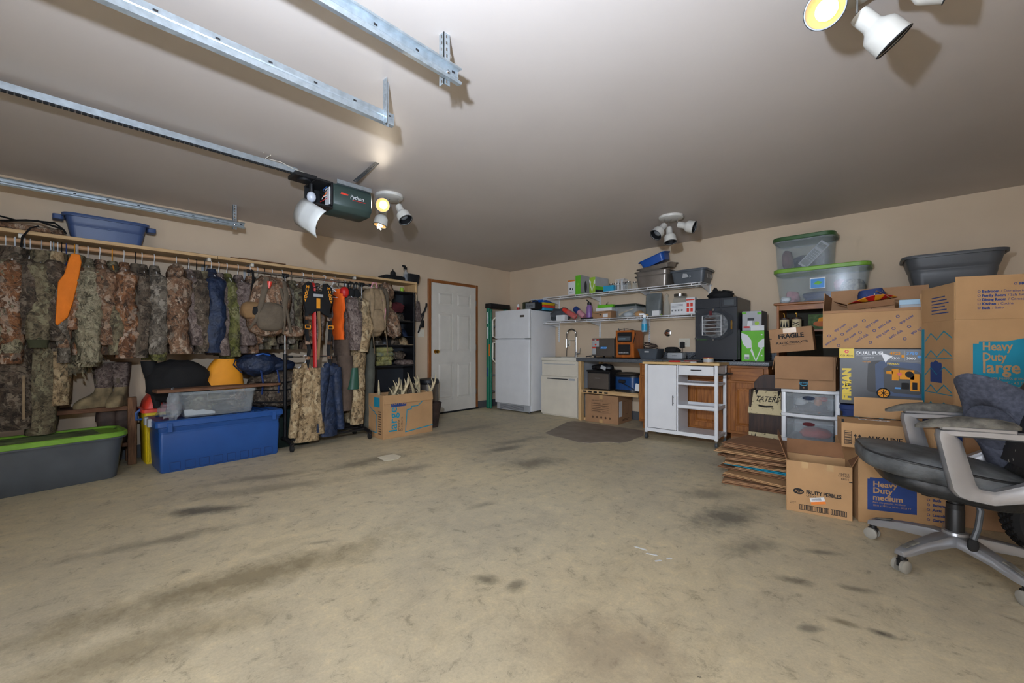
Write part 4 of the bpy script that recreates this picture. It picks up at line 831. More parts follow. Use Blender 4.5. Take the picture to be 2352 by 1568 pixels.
G('grey_trousers', 'long grey-green trousers hanging right of the rack beside the bookcase', 'trousers', M['greypants'], XR-.12, -3.17, 1.20, 'pants', 1.12, seed=57, th=.06, half=.15, hang=None, drop=0, group='gear on the rolling rack')
# on the lower crossbar, facing the room
def low(name, label, m, y, length, half, th, seed, hang='w'):
    t = thing(name, label, 'jacket', (XR + .075, y, .955), 90, 'gear on the rolling rack')
    hanger(t, hang, .07, half*.8, False, .009)
    prof = [(0, .035, .025), (.03, .05, .035), (.07, half*.5, .045), (.14, half*.68, .055)] + [(.14 + (length-.14)*(i+1)/12, half*(.7 + .025*i), th) for i in range(12)]
    MB().loft([cloth_ring(0, 0, -.07 - d, a, b_, 20, seed, .16) for d, a, b_ in prof]).build('body', m, t, angle=60)
    for s in (-1, 1): MB().loft([cloth_ring(s*(half*.6 + .06*f), -.035, -.12 - (length*.86)*f, .05*(1.1-.3*f), .05*(1.1-.3*f), 12, seed+s, .2) for f in [i/8 for i in range(9)]]).build('sleeve', m, t, angle=60)
    return t
low('camouflage_jacket', 'tan branch-camouflage jacket on the lower bar with black straps over it', M['camo_tan'], -3.94, .82, .135, .06, 61)
low('rain_jacket', 'navy rain jacket with hood hanging from the lower bar of the rack', M['navy'], -3.70, .80, .10, .06, 62)
tag(MB().blob((0, 0, 0), (.06, .07, .07), .9, 16, 10, .25, 5, 3).build('rain_hood', M['navy'], loc=(XR+.1, -3.66, .80)), 'bunched navy hood resting on the navy rain jacket', 'hood')
t = thing('rubber_boot', 'green rubber boot top hung upside down inside the rack', 'boot', (XR + .10, -3.42, .82), 0)
MB().loft([cloth_ring(0, -.02*f, -.24*f, .05 + .025*f, .04 + .03*f, 14, 2, .06) for f in (0, .3, .6, 1)]).build('shaft', mat('bootgreen', C(40, 84, 66), rough=.5), t)
t = pack('tan_backpack', 'tan backpack with pink trim on the right end of the rack', (XR + .06, -3.16, 1.76), 0, M['tan'], .27, .58, .2, M['tan'], M['tan'])
MB().tube([(.115, .06, -.14), (.13, .085, -.27), (.12, .07, -.42)], .008, 6).build('pink_piping', M['pink'], t); MB().tube([(.02, -.04, 0), (.03, -.02, .06), (.03, .02, .06), (.02, .04, 0)], .008, 6).build('pink_loop', M['pink'], t)
for y in (-.07, .1): MB().tube([(.1, y, -.48), (.12, y + .01, -.62), (.12, y + .02, -.78)], .014, 6, flat=.3).build('webbing', M['tan'], t)
t = pack('taupe_daypack', 'flat taupe daypack behind the tan backpack', (XR - .08, -2.99, 1.80), 0, M['taupe'], .16, .48, .16, M['taupe'], M['taupe'])
t = thing('camouflage_bag', 'camouflage stuff bag hanging below the rack end in front of the bookcase', 'bag', (.62, -2.93, 1.52), 0, rot=(R(25), 0, 0)); MB().blob((0, 0, -.17), (.10, .10, .2), .8, 18, 12, .15, 4, 5).build('body', M['camo_warm'], t, angle=60); MB().tube([(0, 0, .02), (0, -.05, .15), (.0, -.14, .28)], .01, 6).build('strap', M['taupe'], t)
tag(MB().blob((0, 0, 0), (.09, .11, .12), .9, 18, 12, .2, 6, 8).build('fur_hat', M['camo_warm'], loc=(.50, -2.86, 1.76), rot=(.3, 0, 0)), 'furry camouflage trapper hat hanging at the bookcase top corner', 'hat')
tag(MB().blob((0, 0, 0), (.055, .06, .075), .9, 16, 10, .2, 6, 9).build('ear_flap_hat', M['camo_tan'], loc=(.52, -2.85, 1.60)), 'small tan camouflage cap hanging below the trapper hat', 'hat')
# ------------------------------------------------------------------ bookcase
bc = thing('bookcase', 'narrow black bookcase stacked with caps and blankets', 'bookcase', (0, -2.92, 0)); bw = .64
MB().box(.02, .30, 0, .02, 0, 1.83).build('side_panel', M['black'], bc, bev=.002); MB().box(.02, .30, bw-.02, bw, 0, 1.83).build('side_panel', M['black'], bc, bev=.002)
MB().box(.015, .022, 0, bw, .02, 1.83).build('back_panel', M['charcoal'], bc)
for z in (.05, .42, .785, 1.063, 1.402, 1.81): MB().box(.022, .295, .02, bw-.02, z, z+.02).build('shelf', M['black'], bc, bev=.002)
def cap_hat(label, loc, rz, m, tilt=0, brim=None):
    t = thing('baseball_cap', label, 'cap', loc, group='caps on the bookcase', rot=(R(tilt), 0, R(rz)))
    MB().lathe([(.085, .0), (.088, .02), (.08, .06), (.055, .095), (.02, .11), (.003, .112)], 18).build('crown', m, t)
    b = []
    for k in range(9):
        a = R(-70 + 140*k/8); b.append((math.cos(a)*.085, math.sin(a)*.085))
    o_ = [(x + .06*math.cos(math.atan2(y, x)) + .02, y*.95) for x, y in b]
    MB().prism([(x, y) for x, y in b + o_[::-1]], 0, .006, Matrix.Rotation(R(90), 4, 'X') @ Matrix.Diagonal((1, 1, 1, 1))).build('brim', brim or m, t); return t
caps = [(.17, -2.52, 1.423, 10, 'camo_grey', 'grey camouflage cap right of the red cup'), (.17, -2.47, 1.423, 60, 'camo_dark', 'dark camouflage cap at the right end of the cup shelf'),
        (.2, -2.83, 1.084, 20, 'camo_grey', 'grey camouflage cap at the left end of the second shelf'), (.2, -2.70, 1.084, -20, 'black', 'black and grey cap second from the left on the second shelf'), (.2, -2.57, 1.084, 10, 'camo_dark', 'dark leaf-pattern cap third from the left on the second shelf'), (.2, -2.43, 1.084, 40, 'camo_tan', 'tan camouflage cap at the right end of the second shelf'),
        (.16, -2.50, 1.20, 0, 'matblack', 'plain black cap atop the second-shelf row'), (.14, -2.62, 1.20, 25, 'camo_olive', 'olive camouflage cap atop the second-shelf row'), (.15, -2.41, 1.20, 50, 'navy', 'navy cap leaning at the right side of the second shelf'), (.13, -2.53, 1.305, 10, 'fleecegrey', 'grey wool cap topmost on the second-shelf pile')]
for x, y, z, a, m, l_ in caps: cap_hat(l_, (x, y, z), a, M[m])
t = thing('red_cup', 'red plastic party cup on the upper bookcase shelf', 'cup', (.22, -2.585, 1.423)); MB().lathe([(.030, 0), (.042, .105), (.045, .11), (.043, .112), (.039, .105), (.028, .005)], 20).build('cup_wall', M['red'], t); MB().lathe([(.0445, .108), (.0465, .112), (.044, .115)], 20, None, False, False).build('lip', M['white'], t)
tag(MB().blob((0, 0, .07), (.08, .13, .075), .8, 18, 10, .3, 6, 3, flatz=0).build('maroon_hat', M['maroon'], loc=(.12, -2.49, 1.54)), 'crumpled maroon knit hat above the camouflage caps', 'hat')
tag(MB().box(-.04, .04, -.045, .045, 0, .12).build('snack_packet', M['white'], bev=.01, loc=(.14, -2.72, 1.423)), 'white and red packet left of the red cup', 'packet')
def folded(name, label, loc, rz, m, w, d, layers, seed, grp):
    t = thing(name, label, 'blanket', loc, rz, grp)
    for k in range(layers):
        MB().blob((0, .01*math.sin(k*3 + seed), .035 + k*.06), (d/2, w/2, .038), .6, 20, 8, .16, 5, seed + k).build('fold', m, t, angle=60)
    return t
folded('folded_blanket', 'grey-blue and yellow patterned blanket, upper of the two in the bookcase', (.21, -2.74, .925), 5, M['blanket'], .30, .22, 2, 3, 'folded blankets')
folded('folded_blanket', 'yellow patterned blanket folded under the grey-blue one', (.21, -2.75, .806), 0, M['blankety'], .28, .22, 2, 5, 'folded blankets')
folded('camouflage_pouch', 'brown camouflage bundle at the right end of the blanket shelf', (.22, -2.42, .806), 8, M['camo_streak'], .24, .22, 1, 7, None)
tag(MB().blob((0, 0, .05), (.08, .10, .06), .8, 16, 10, .3, 5, 4, flatz=0).build('camouflage_gloves', M['camo_dark'], loc=(.17, -2.47, .885)), 'dark camouflage gloves heaped above the brown bundle', 'gloves')
tag(MB().lathe([(.026, 0), (.026, .055), (.022, .058)], 18).build('pill_jar', M['lime'], loc=(.24, -2.46, 1.831)), 'small lime green jar on top of the bookcase', 'jar')
# antler box in front
def cbox(name, label, loc, rz, w, d, h, m=None, flaps='', th=.006, group=None, fm=None, tape=True, rot=None, cat='box'):
    """cardboard box, origin at its front left bottom corner, front toward -y"""
    m = m or M['card']; t = thing(name, label, cat, loc, rz, group, rot)
    if flaps:
        MB().box(0, w, 0, th, 0, h).box(0, w, d-th, d, 0, h).box(0, th, th, d-th, 0, h).box(w-th, w, th, d-th, 0, h).box(th, w-th, th, d-th, 0, th).build('body', m, t, bev=.0015)
    else:
        MB().box(0, w, 0, d, 0, h).build('body', m, t, bev=.004)
        if tape: decal(t, 'tape_strip', rect(0, d/2-.025, w, d/2+.025), M['tape'], 'T', (0, 0, h))
    for fl_ in flaps.split():
        s, a, ln = fl_.split(':'); a = R(float(a)); ln = float(ln)
        if s == 'L': mb = MB().box(0, th*.7, .004, d-.004, 0, ln); lo, ro = (0, 0, h), (0, -a, 0)
        if s == 'R': mb = MB().box(-th*.7, 0, .004, d-.004, 0, ln); lo, ro = (w, 0, h), (0, a, 0)
        if s == 'F': mb = MB().box(.004, w-.004, 0, th*.7, 0, ln); lo, ro = (0, 0, h), (a, 0, 0)
        if s == 'B': mb = MB().box(.004, w-.004, -th*.7, 0, 0, ln); lo, ro = (0, d, h), (-a, 0, 0)
        mb.build('flap', fm or m, t, loc=lo, rot=ro, bev=.001)
    return t
HOUSE = [(-.5, -.36), (.5, -.36), (.5, .26), (.45, .26), (.45, .29), (.22, .29), (0, .36), (-.22, .29), (-.45, .29), (-.45, .26), (-.5, .26)]
def house(parent, cx, cz, w, h, m, face='F', o=(0, 0, 0)): decal(parent, 'print_panel', [(cx + a*w, cz + b*h/.72) for a, b in HOUSE], m, face, o)
lb = cbox('moving_box', 'open cardboard moving box full of antlers in front of the bookcase', (1.045, -3.205, 0), 89, .675, .345, .50, M['card'], 'F:172:.10', th=.006)
house(lb, .20, .41, .20, .10, M['printblue']); txt(lb, "LOWE'S", .20, .385, .052, M['card'], align='CENTER', bold=.001, lift=.003)
txt(lb, 'large', .175, .07, .15, M['teal'], rot=90, bold=.002); txt(lb, 'grande', .215, .07, .05, M['brownink'], rot=90); txt(lb, '24 x 18 x 16', .25, .07, .032, M['brownink'], rot=90)
decal(lb, 'outline_print', line_poly([(.29, .05), (.31, .31), (.37, .315), (.375, .345), (.46, .345), (.58, .435), (.66, .41)], .010), M['teal']); decal(lb, 'outline_print', line_poly([(.29, .05), (.67, .085)], .012), M['teal'])
decal(lb, 'side_print', rect(-.33 + .12, .36, -.33 + .25, .47), M['teal'], 'L', (0, 0, 0)); decal(lb, 'side_print', line_poly([(-.32, .36), (-.24, .31), (-.19, .30), (-.19, .28), (-.15, .27), (-.15, .06), (-.32, .07)], .010), M['teal'], 'L')
decal(lb, 'list_print', [rect(-.11, .05 + k*.028, -.04, .062 + k*.028) for k in range(10)], M['brownink'], 'L')
rg = random.Random(3)
def antler(label, loc, rz, m, s=1, lean=0):
    t = thing('antler', label, 'antler', loc, group='antlers in the moving box', rot=(R(lean), 0, R(rz)))
    main = [(0, 0, 0), (.03, 0, .08), (.07, .01, .15), (.10, .02, .22), (.10, .03, .30)]
    MB().tube([tuple(c*s for c in p) for p in main], [.018*s, .017*s, .015*s, .011*s, .003*s], 7).build('beam', m, t)
    for (a, e) in (((.03, 0, .08), (-.02, .02, .19)), ((.07, .01, .15), (.03, .03, .27)), ((.01, 0, .04), (-.05, .0, .10))):
        mid = tuple((p + q)/2 + (.012 if i == 0 else 0) for i, (p, q) in enumerate(zip(a, e))); MB().tube([tuple(c*s for c in a), tuple(c*s for c in mid), tuple(c*s for c in e)], [.013*s, .010*s, .002*s], 6).build('tine', m, t)
    return t
al = ['at the left end of the box', 'leaning left near the box front', 'curling up left of the middle', 'in the middle of the box', 'right of the middle, tips up', 'leaning right toward the bin', 'tallest at the right end', 'at the far right corner of the box', 'short one at the back']
for i, l_ in enumerate(al):
    antler('pale antler ' + l_, (.80 + .10*(i % 3), -3.1 + i*.068, .37 + .02*(i % 3) + (.04 if i in (5, 6, 7) else 0)), rg.uniform(-60, 60) + 90*(i % 2), M['bone'], 1.0, rg.uniform(-14, 14) - (8 if i > 4 else -8))
tag(MB().blob((0, 0, 0), (.09, .13, .16), .8, 18, 12, .2, 5, 3).build('camouflage_hat', M['camo_olive'], loc=(.83, -2.88, .42)), 'olive camouflage boonie hat among the antlers', 'hat')
tag(MB().blob((0, 0, 0), (.08, .13, .19), .8, 18, 12, .2, 5, 6).build('camouflage_cloth', M['camo_dark'], loc=(.82, -2.72, .40)), 'dark camouflage cloth behind the antlers at the right', 'cloth')
# step bin, wastebasket, hanging bow gear
t = thing('step_bin', 'round steel step bin with black lid between bookcase and door', 'trash can', (.42, -2.14, 0))
MB().lathe([(.135, 0), (.14, .02), (.14, .53)], 28).build('drum', M['darksteel'], t); MB().lathe([(.145, .53), (.15, .54), (.15, .575), (.14, .60), (.05, .615), (.01, .616)], 28).build('lid', M['black'], t); MB().box(.12, .17, -.03, .03, .53, .57).build('hinge_block', M['black'], t, bev=.005); MB().lathe([(.143, 0), (.143, .03)], 28).build('base_ring', M['black'], t)
t = thing('wastebasket', 'dark brown tapered wastebasket behind the antler box', 'wastebasket', (.80, -2.36, 0)); MB().lathe([(.085, 0), (.13, .31), (.134, .32), (.126, .32), (.082, .01)], 20).build('wall', M['bootbrown'], t); MB().lathe([(.131, .305), (.138, .315), (.131, .325)], 20, None, False, False).build('rim', M['bootbrown'], t)
t = thing('arrow_quiver', 'camouflage pouch hanging on a cord right of the bookcase', 'pouch', (.06, -2.09, 1.93)); MB().tube([(0, 0, 0), (0, .01, -.15), (0, .02, -.2)], .004, 6).build('cord', M['olive'], t); MB().loft([cloth_ring(0, .02, -.19 - q, .012 + .012*math.sin(q*8), .025 + .03*min(1, q*5), 12, 3, .08) for q in (0, .05, .12, .2, .28, .3)]).build('body', M['camo_streak'], t)
t = thing('bow_hook', 'curved black bow hook on the wall right of the bookcase', 'hook', (.02, -1.98, 1.60)); MB().tube([(.03, -.06, -.14), (.04, -.02, -.06), (.04, .03, .0), (.04, .06, .08), (.03, .07, .12)], .014, 8).build('arm', M['black'], t)
t = thing('folding_saw', 'black folding saw hanging below the bow hook', 'saw', (.02, -2.0, 1.40)); MB().tube([(.02, -.05, -.13), (.02, .0, .0), (.02, .05, .16)], [.012, .014, .009], 8).build('handle', M['black'], t); MB().box(.0, .03, .0, .055, -.05, .06).build('sheath', M['matblack'], t, bev=.004)
# stepladder beside the refrigerator
t = thing('stepladder', 'folded green fiberglass stepladder with black top beside the refrigerator', 'ladder', (.17, -.72, 0))
for y in (0, .42):
    MB().box(-.035, .03, y-.015, y+.015, .01, 1.74).build('rail', M['laddergreen'], t, bev=.004)
    MB().box(.05, .08, y-.012, y+.012, .01, 1.70).build('rear_rail', M['laddergreen'], t, bev=.004)
for z in (.28, .56, .84, 1.12, 1.4): MB().box(-.03, .03, .015, .405, z, z+.02).build('step', M['silver'], t, bev=.002)
MB().loft([rrz(.075, .245, .02, z, 3, .02, .21) for z in (1.72, 1.80)]).build('top_cap', M['black'], t, bev=.008)
decal(t, 'sticker', rect(-.012, 1.45, .012, 1.65), M['white'], 'F', (0, -.0155, 0)); decal(t, 'sticker', rect(-.012, 1.2, .012, 1.4), M['white'], 'F', (0, -.0155, 0)); decal(t, 'sticker', rect(-.010, .55, .010, .7), M['printblue'], 'F', (0, -.0155, 0))
MB().box(.031, .05, -.02, .01, .9, 1.1).build('spreader', M['orangelabel'], t)
# ------------------------------------------------------------------ refrigerator corner
fz = 1.655
t = thing('refrigerator', 'white top-freezer refrigerator in the back corner', 'refrigerator', (.335, -.725, 0), 1); FW, FD = .755, .70
MB().box(0, FW, .055, FD, .03, fz-.012).build('cabinet', M['white'], t, bev=.008, seg=2)
d1 = MB().loft([[(x, y, z) for x, y in [(0, .05), (0, .015), (.012, 0), (FW-.012, 0), (FW, .015), (FW, .05)]] for z in (.13, 1.178)]).build('door', M['white'], t, bev=.006, seg=2)
d2 = MB().loft([[(x, y, z) for x, y in [(0, .05), (0, .015), (.012, 0), (FW-.012, 0), (FW, .015), (FW, .05)]] for z in (1.196, fz)]).build('freezer_door', M['white'], t, bev=.006, seg=2)
MB().tube([(.012, 0, 1.13), (-.004, -.045, 1.12), (-.004, -.05, .85), (.012, -.0, .80)], [.012, .014, .014, .012], 8).build('handle', M['cream'], d1)
MB().tube([(.012, 0, 1.22), (-.004, -.045, 1.23), (-.004, -.05, 1.50), (.012, -.0, 1.55)], [.012, .014, .014, .012], 8).build('handle', M['cream'], d2)
decal(d2, 'badge', rect(.56, 1.53, .65, 1.565), M['darksteel']); txt(d2, 'ADMIRAL', .605, 1.543, .014, M['ink'], align='CENTER', lift=.002)
g_ = MB().box(.02, FW-.02, .03, .055, .02, .125).build('toe_grille', M['lightgrey'], t, bev=.004)
for k in range(5): MB().box(.1, .62, .026, .031, .04 + k*.015, .046 + k*.015).build('grille_slot', M['darkgrey'], g_)
for z in (1.18, ): MB().box(FW-.1, FW-.005, .005, .05, z, z+.014).build('hinge', M['grey'], t)
for x in (.06, FW-.06): MB().cyl((x, .08, 0), (x, .08, .03), .018, n=12).build('foot', M['darkgrey'], t)
for x in (.06, FW-.06): MB().cyl((x, .6, 0), (x, .6, .03), .018, n=12).build('foot', M['darkgrey'], t)
t = thing('spray_can', 'small red and white can on top of the refrigerator', 'can', (.68, -.52, fz)); MB().lathe([(.022, 0), (.023, .002), (.023, .06), (.02, .066)], 16).build('can_body', M['red'], t); MB().lathe([(.023, .06), (.021, .09), (.012, .1), (.012, .115)], 16).build('cap', M['white'], t)
tag(MB().tube([(-.06, 0, .008), (-.02, .03, .012), (.02, -.02, .02), (.05, .02, .03), (.08, -.01, .01), (.11, .02, .01)], .009, 8).build('black_cable', M['black'], loc=(.80, -.52, fz)), 'coil of black cable between the can and the radio', 'cable')
t = thing('speaker', 'olive and grey portable speaker with black handle on the refrigerator', 'speaker', (.99, -.50, fz), 0); MB().loft([rrz(.075, .09, .03, 0, 4, -.09), rrz(.075, .09, .03, .13, 4, -.09)]).build('end_cap', M['olive'], t, bev=.012); MB().box(-.11, .12, -.09, .09, .005, .12).build('body', M['matblack'], t, bev=.012); MB().box(-.085, .11, -.094, -.088, .018, .108).build('grille', M['grey'], t, bev=.004)
MB().tube([(-.1, 0, .125), (-.05, 0, .15), (.06, 0, .15), (.1, 0, .125)], .009, 8).build('handle', M['matblack'], t); txt(t, 'W-KING', .012, .05, .034, M['ink'], 'F', (0, -.0945, 0), align='CENTER')
for i, (c_, l_) in enumerate((('cyan', 'turquoise egg tray, bottom of the stack by the radio'), ('redlid', 'coral red egg tray, second from the bottom of the stack'), ('yellow', 'yellow egg tray, second from the top of the stack'), ('royal', 'blue egg tray, top of the stack on the refrigerator'))):
    t = thing('egg_tray', l_, 'tray', (1.0, -.24, fz + .002 + i*.042), 0, 'stacked egg trays on the refrigerator')
    MB().loft([rrz(.12, .15, .02, .0, 3), rrz(.13, .16, .025, .038, 3), rrz(.126, .156, .022, .038, 3), rrz(.115, .145, .02, .006, 3)]).build('tray', M[c_], t)
    for k in range(6): MB().cyl((-.11 + k*.044, -.165, .012), (-.11 + k*.044, -.155, .012), .012, n=8).build('knob', M[c_], t)
t = thing('wire_tray', 'white mesh tray on top of the egg trays', 'tray', (1.0, -.24, fz + .172)); mb = MB()
for k in range(9): mb.box(-.14 + k*.035 - .003, -.14 + k*.035 + .003, -.16, .16, 0, .006)
for k in range(9): mb.box(-.145, .145, -.16 + k*.04 - .003, -.16 + k*.04 + .003, .006, .012)
mb.build('mesh', M['white'], t, smooth=False)
# sink cabinet
t = thing('sink_cabinet', 'cream utility sink cabinet with chrome spring faucet', 'sink', (1.195, -.545, 0)); SW = .685
MB().box(.006, SW-.006, .02, .53, .0, .845).build('cabinet', M['cream'], t, bev=.003)
MB().box(.012, SW-.012, .006, .02, .612, .84).build('apron_panel', M['cream'], t, bev=.004)
MB().box(.05, SW-.05, .003, .007, .79, .80).build('panel_groove', M['lightgrey'], t)
dd = MB().box(0, SW-.004, -.004, .018, .02, .606).build('door', M['cream'], t, bev=.004)
MB().cyl((.14, -.022, .572), (.52, -.022, .572), .007, n=10).box(.15, .16, -.02, 0, .567, .577).box(.5, .51, -.02, 0, .567, .577).build('handle', M['charcoal'], dd)
decal(dd, 'label', rect(.53, .555, .64, .585), M['lightgrey'], 'F', (0, -.005, 0))
MB().box(0, SW, 0, .05, .845, .895).box(0, SW, .46, .54, .845, .895).box(0, .05, .05, .46, .845, .895).box(SW-.05, SW, .05, .46, .845, .895).build('basin_rim', M['ivory'], t, bev=.006, seg=2)
MB().box(.05, SW-.05, .05, .46, .62, .64).box(.05, .055, .05, .46, .64, .85).box(SW-.055, SW-.05, .05, .46, .64, .85).build('basin', M['ivory'], t)
fa = MB().cyl((.34, .47, .895), (.34, .47, 1.22), .011, n=14).lathe([(.028, 0), (.026, .01), (.02, .07), (.014, .08)], 16, Matrix.Translation((.34, .47, .895))).build('faucet_post', M['chrome'], t)
arc = [(.34, .47, 1.22)] + [(.34 - .075 + .075*math.cos(R(a)), .47 - .05*(a/180), 1.255 + .085*math.sin(R(a))) for a in range(0, 181, 15)] + [(.19, .42, 1.18)]
mb = MB().tube(arc, .006, 8)
for i in range(len(arc)*4):
    f = i/(len(arc)*4 - 1)*(len(arc) - 1); k = min(int(f), len(arc)-2); q = Vector(arc[k]).lerp(Vector(arc[k+1]), f - k); tn = (Vector(arc[k+1]) - Vector(arc[k])).normalized()
    mb.cyl(q - tn*.003, q + tn*.003, .012, n=10)
mb.build('spring_hose', M['steel'], t)
MB().cyl((.19, .42, 1.19), (.19, .42, 1.05), .011, .017, n=14).build('spray_head', M['chrome'], t); MB().cyl((.34, .47, 1.16), (.19, .42, 1.16), .004, n=8).build('hose_arm', M['chrome'], t)
MB().cyl((.34, .47, .945), (.42, .45, .955), .012, n=12).cyl((.42, .45, .955), (.43, .45, 1.04), .006, n=8).build('lever', M['chrome'], t)
t = thing('power_plug', 'black plug and cord in the outlet behind the sink', 'plug', (1.33, -.01, 1.09)); MB().box(-.013, .013, -.035, 0, -.02, .02).build('plug_body', M['black'], t, bev=.004); MB().tube([(0, -.025, -.02), (-.005, -.03, -.1), (-.01, -.025, -.19)], .005, 6).build('cord', M['black'], t)
# ------------------------------------------------------------------ workbench
CZ = .90
t = thing('workbench_frame', 'open pine workbench frame with a lower shelf left of the oak cabinets', 'workbench', (1.93, -.64, 0))
for x, y, h in ((.015, .015, .852), (.015, .555, .852), (.865, .555, .852)): MB().box(x, x+.05, y, y+.075, 0, h).build('post', M['pine'], t, bev=.003)
MB().box(.015, .11, .09, .555, 0, .04).build('sill', M['piney'], t, bev=.003)
MB().box(.065, .93, .03, .068, .40, .44).build('front_rail', M['pinex'], t, bev=.003); MB().box(.065, .93, .56, .6, .40, .44).build('rear_rail', M['pinex'], t, bev=.003)
MB().box(.02, .93, .02, .63, .44, .452).build('shelf_board', M['pinex'], t, bev=.002)
for k in range(5): MB().box(.10 + k*.085, .15 + k*.085, .015, .022, .415, .435).build('notch', M['black'], t)
MB().box(.02, .028, .09, .555, .45, .85).build('side_board', M['lightgrey'], t)
t = thing('countertop', 'speckled charcoal laminate countertop along the back wall', 'countertop', (1.925, -.655, .852))
MB().box(0, 2.42, 0, .645, 0, .048).build('top', M['counter'], t, bev=.01, seg=3); MB().box(.62, 2.42, .625, .645, .048, .135).build('backsplash', M['counter'], t, bev=.004)
def oak_cab(lbl, x0, w, label_door=True):
    t = thing('base_cabinet', lbl, 'cabinet', (x0, -.60, 0), group='oak base cabinets')
    MB().box(0, w, .02, .58, .10, .85).build('carcass', M['oak'], t, bev=.002); MB().box(.02, w-.02, .07, .56, 0, .10).build('toe_kick', M['oakx'], t)
    [MB().box(0, w, .0, .02, a_, b_).build('face_rail', M['oakx'], t, bev=.001) for a_, b_ in ((.10, .14), (.66, .69), (.82, .85))]
    [MB().box(a_, a_+.045, 0, .02, .14, .66).build('face_stile', M['oak'], t, bev=.001) for a_ in (0, w-.045)]
    n = 2 if w > .6 else 1; dw = (w - .06)/n
    for k in range(n):
        a = .03 + k*dw
        d = MB().box(a+.008, a+dw-.008, -.018, 0, .685, .828).build('drawer_front', M['oakx'], t, bev=.006)
        e = MB().box(a+.008, a+.065, -.018, 0, .13, .665).box(a+dw-.065, a+dw-.008, -.018, 0, .13, .665).box(a+.065, a+dw-.065, -.018, 0, .13, .19).box(a+.065, a+dw-.065, -.018, 0, .605, .665).build('door', M['oak'], t, bev=.003)
        MB().box(a+.065, a+dw-.065, -.006, .0, .19, .605).build('door_panel', M['oak'], e)
        MB().loft([[(x, -.006, z) for x, z in rect(a+.075, .20, a+dw-.075, .595)], [(x, -.014, z) for x, z in rect(a+.10, .225, a+dw-.10, .57)]], False, True).build('raised_field', M['oak'], e, smooth=False)
    return t
oak_cab('oak base cabinet mostly hidden behind the left half of the white cart', 2.87, .60)
oak_cab('oak base cabinet seen through the open shelves of the cart', 3.475, .44)
oak_cab('oak base cabinet right of the cart with arched wood grain', 3.92, .40)
# below: roaster oven, slicer, carton
t = thing('toaster_oven', 'black and steel countertop oven on the lower bench shelf', 'oven', (2.07, -.60, .453)); MB().box(0, .36, .02, .36, .01, .27).build('body', M['black'], t, bev=.008); MB().box(.02, .345, .008, .021, .02, .235).build('front_panel', M['darksteel'], t, bev=.003); MB().box(-.002, .362, .0, .35, .255, .275).build('top_plate', M['black'], t, bev=.004); txt(t, 'PRO-CUT', .18, .16, .02, M['lightgrey'], 'F', (0, .008, 0), align='CENTER')
for x in (.04, .32):
    for y in (.05, .33): MB().cyl((x, y, 0), (x, y, .012), .012, n=8).build('foot', M['black'], t)
t = thing('sealer_motor', 'black motor unit with white tag on top of the oven', 'motor', (2.27, -.46, .729)); MB().blob((0, 0, .04), (.15, .07, .045), .8, 20, 10, .2, 5, 2, flatz=0).build('body', M['black'], t); MB().cyl((-.17, -.03, .03), (-.1, -.02, .05), .028, n=14).build('spool', M['black'], t); MB().box(-.02, .06, -.078, -.068, .02, .07).build('tag', M['lightgrey'], t, rot=(0, .3, 0))
t = thing('roaster_oven', 'blue oval roaster pan with black rims on the bench shelf', 'roaster', (2.64, -.42, .453)); MB().loft([rrz(.19, .14, .13, z, 8) for z in (.02, .20)]).build('body', mat('enamelblue', C(26, 66, 118), rough=.2, var=.05), t); MB().loft([rrz(.194, .144, .134, z, 8) for z in (0, .03)]).build('base', M['black'], t); MB().loft([rrz(.2, .15, .135, .2, 8), rrz(.2, .15, .135, .222, 8), rrz(.17, .12, .12, .235, 8)]).build('rim', M['black'], t)
MB().loft([rrz(.185, .135, .13, .222, 8), rrz(.17, .12, .12, .25, 8), rrz(.06, .05, .05, .262, 8)]).build('lid', M['steel'], t); MB().box(-.08, .02, -.165, -.14, .12, .165).build('handle', M['black'], t, bev=.008); MB().tube([(-.03, -.16, .12), (.05, -.16, .09), (.12, -.15, .05), (.17, -.13, .03)], .005, 6).build('cord', M['black'], t); MB().box(.14, .2, -.14, -.135, .05, .15).build('tag', M['white'], t, rot=(0, .15, 0))
t = cbox('appliance_carton', 'closed brown appliance carton on the floor under the bench shelf', (2.05, -.60, 0), 4, .50, .46, .385, M['card2'])
txt(t, 'Dehydrator Oven', .10, .30, .028, M['ink'], sx=.9); decal(t, 'print_table', frame_rect(.10, .14, .40, .28, .002), M['brownink']); decal(t, 'print_lines', [rect(.11, .155 + k*.026, .24 + .03*(k % 2), .163 + k*.026) for k in range(5)] + [rect(.27, .155 + k*.026, .36, .163 + k*.026) for k in range(5)], M['brownink'])
decal(t, 'care_marks', [ngon(.12 + k*.065, .075, .016, 8) for k in range(5)], M['brownink']); decal(t, 'side_sticker', rect(.03, .1, .12, .31), M['white'], 'R', (.50, 0, 0)); decal(t, 'side_print', frame_rect(.17, .12, .33, .30, .004), M['brownink'], 'R', (.50, 0, 0)); decal(t, 'side_lines', [rect(.14, .05, .36, .058), rect(.14, .035, .33, .043)], M['brownink'], 'R', (.50, 0, 0))
decal(t, 'tape_strip', rect(.22, 0, .27, .05), M['tape'], 'F'); decal(t, 'tape_strip', rect(.22, .335, .27, .385), M['tape'], 'F')
# floor mat
mt = [(2.16, -1.66), (2.35, -1.72), (2.55, -1.74), (2.72, -1.79), (2.86, -1.74), (2.96, -1.56), (3.09, -1.52), (3.12, -1.36), (3.10, -.95), (2.98, -.70), (1.95, -.72), (1.92, -.85)]
tag(MB().prism([(x, y) for x, y in mt], 0, .004, Matrix.Rotation(R(-90), 4, 'X') @ Matrix.Diagonal((1, 1, 1, 1))).build('floor_mat', mat('matbrown', C(148, 136, 122), rough=.7, var=.1), loc=(0, 0, .0045)), 'thin brown chair mat on the concrete before the bench', 'mat')
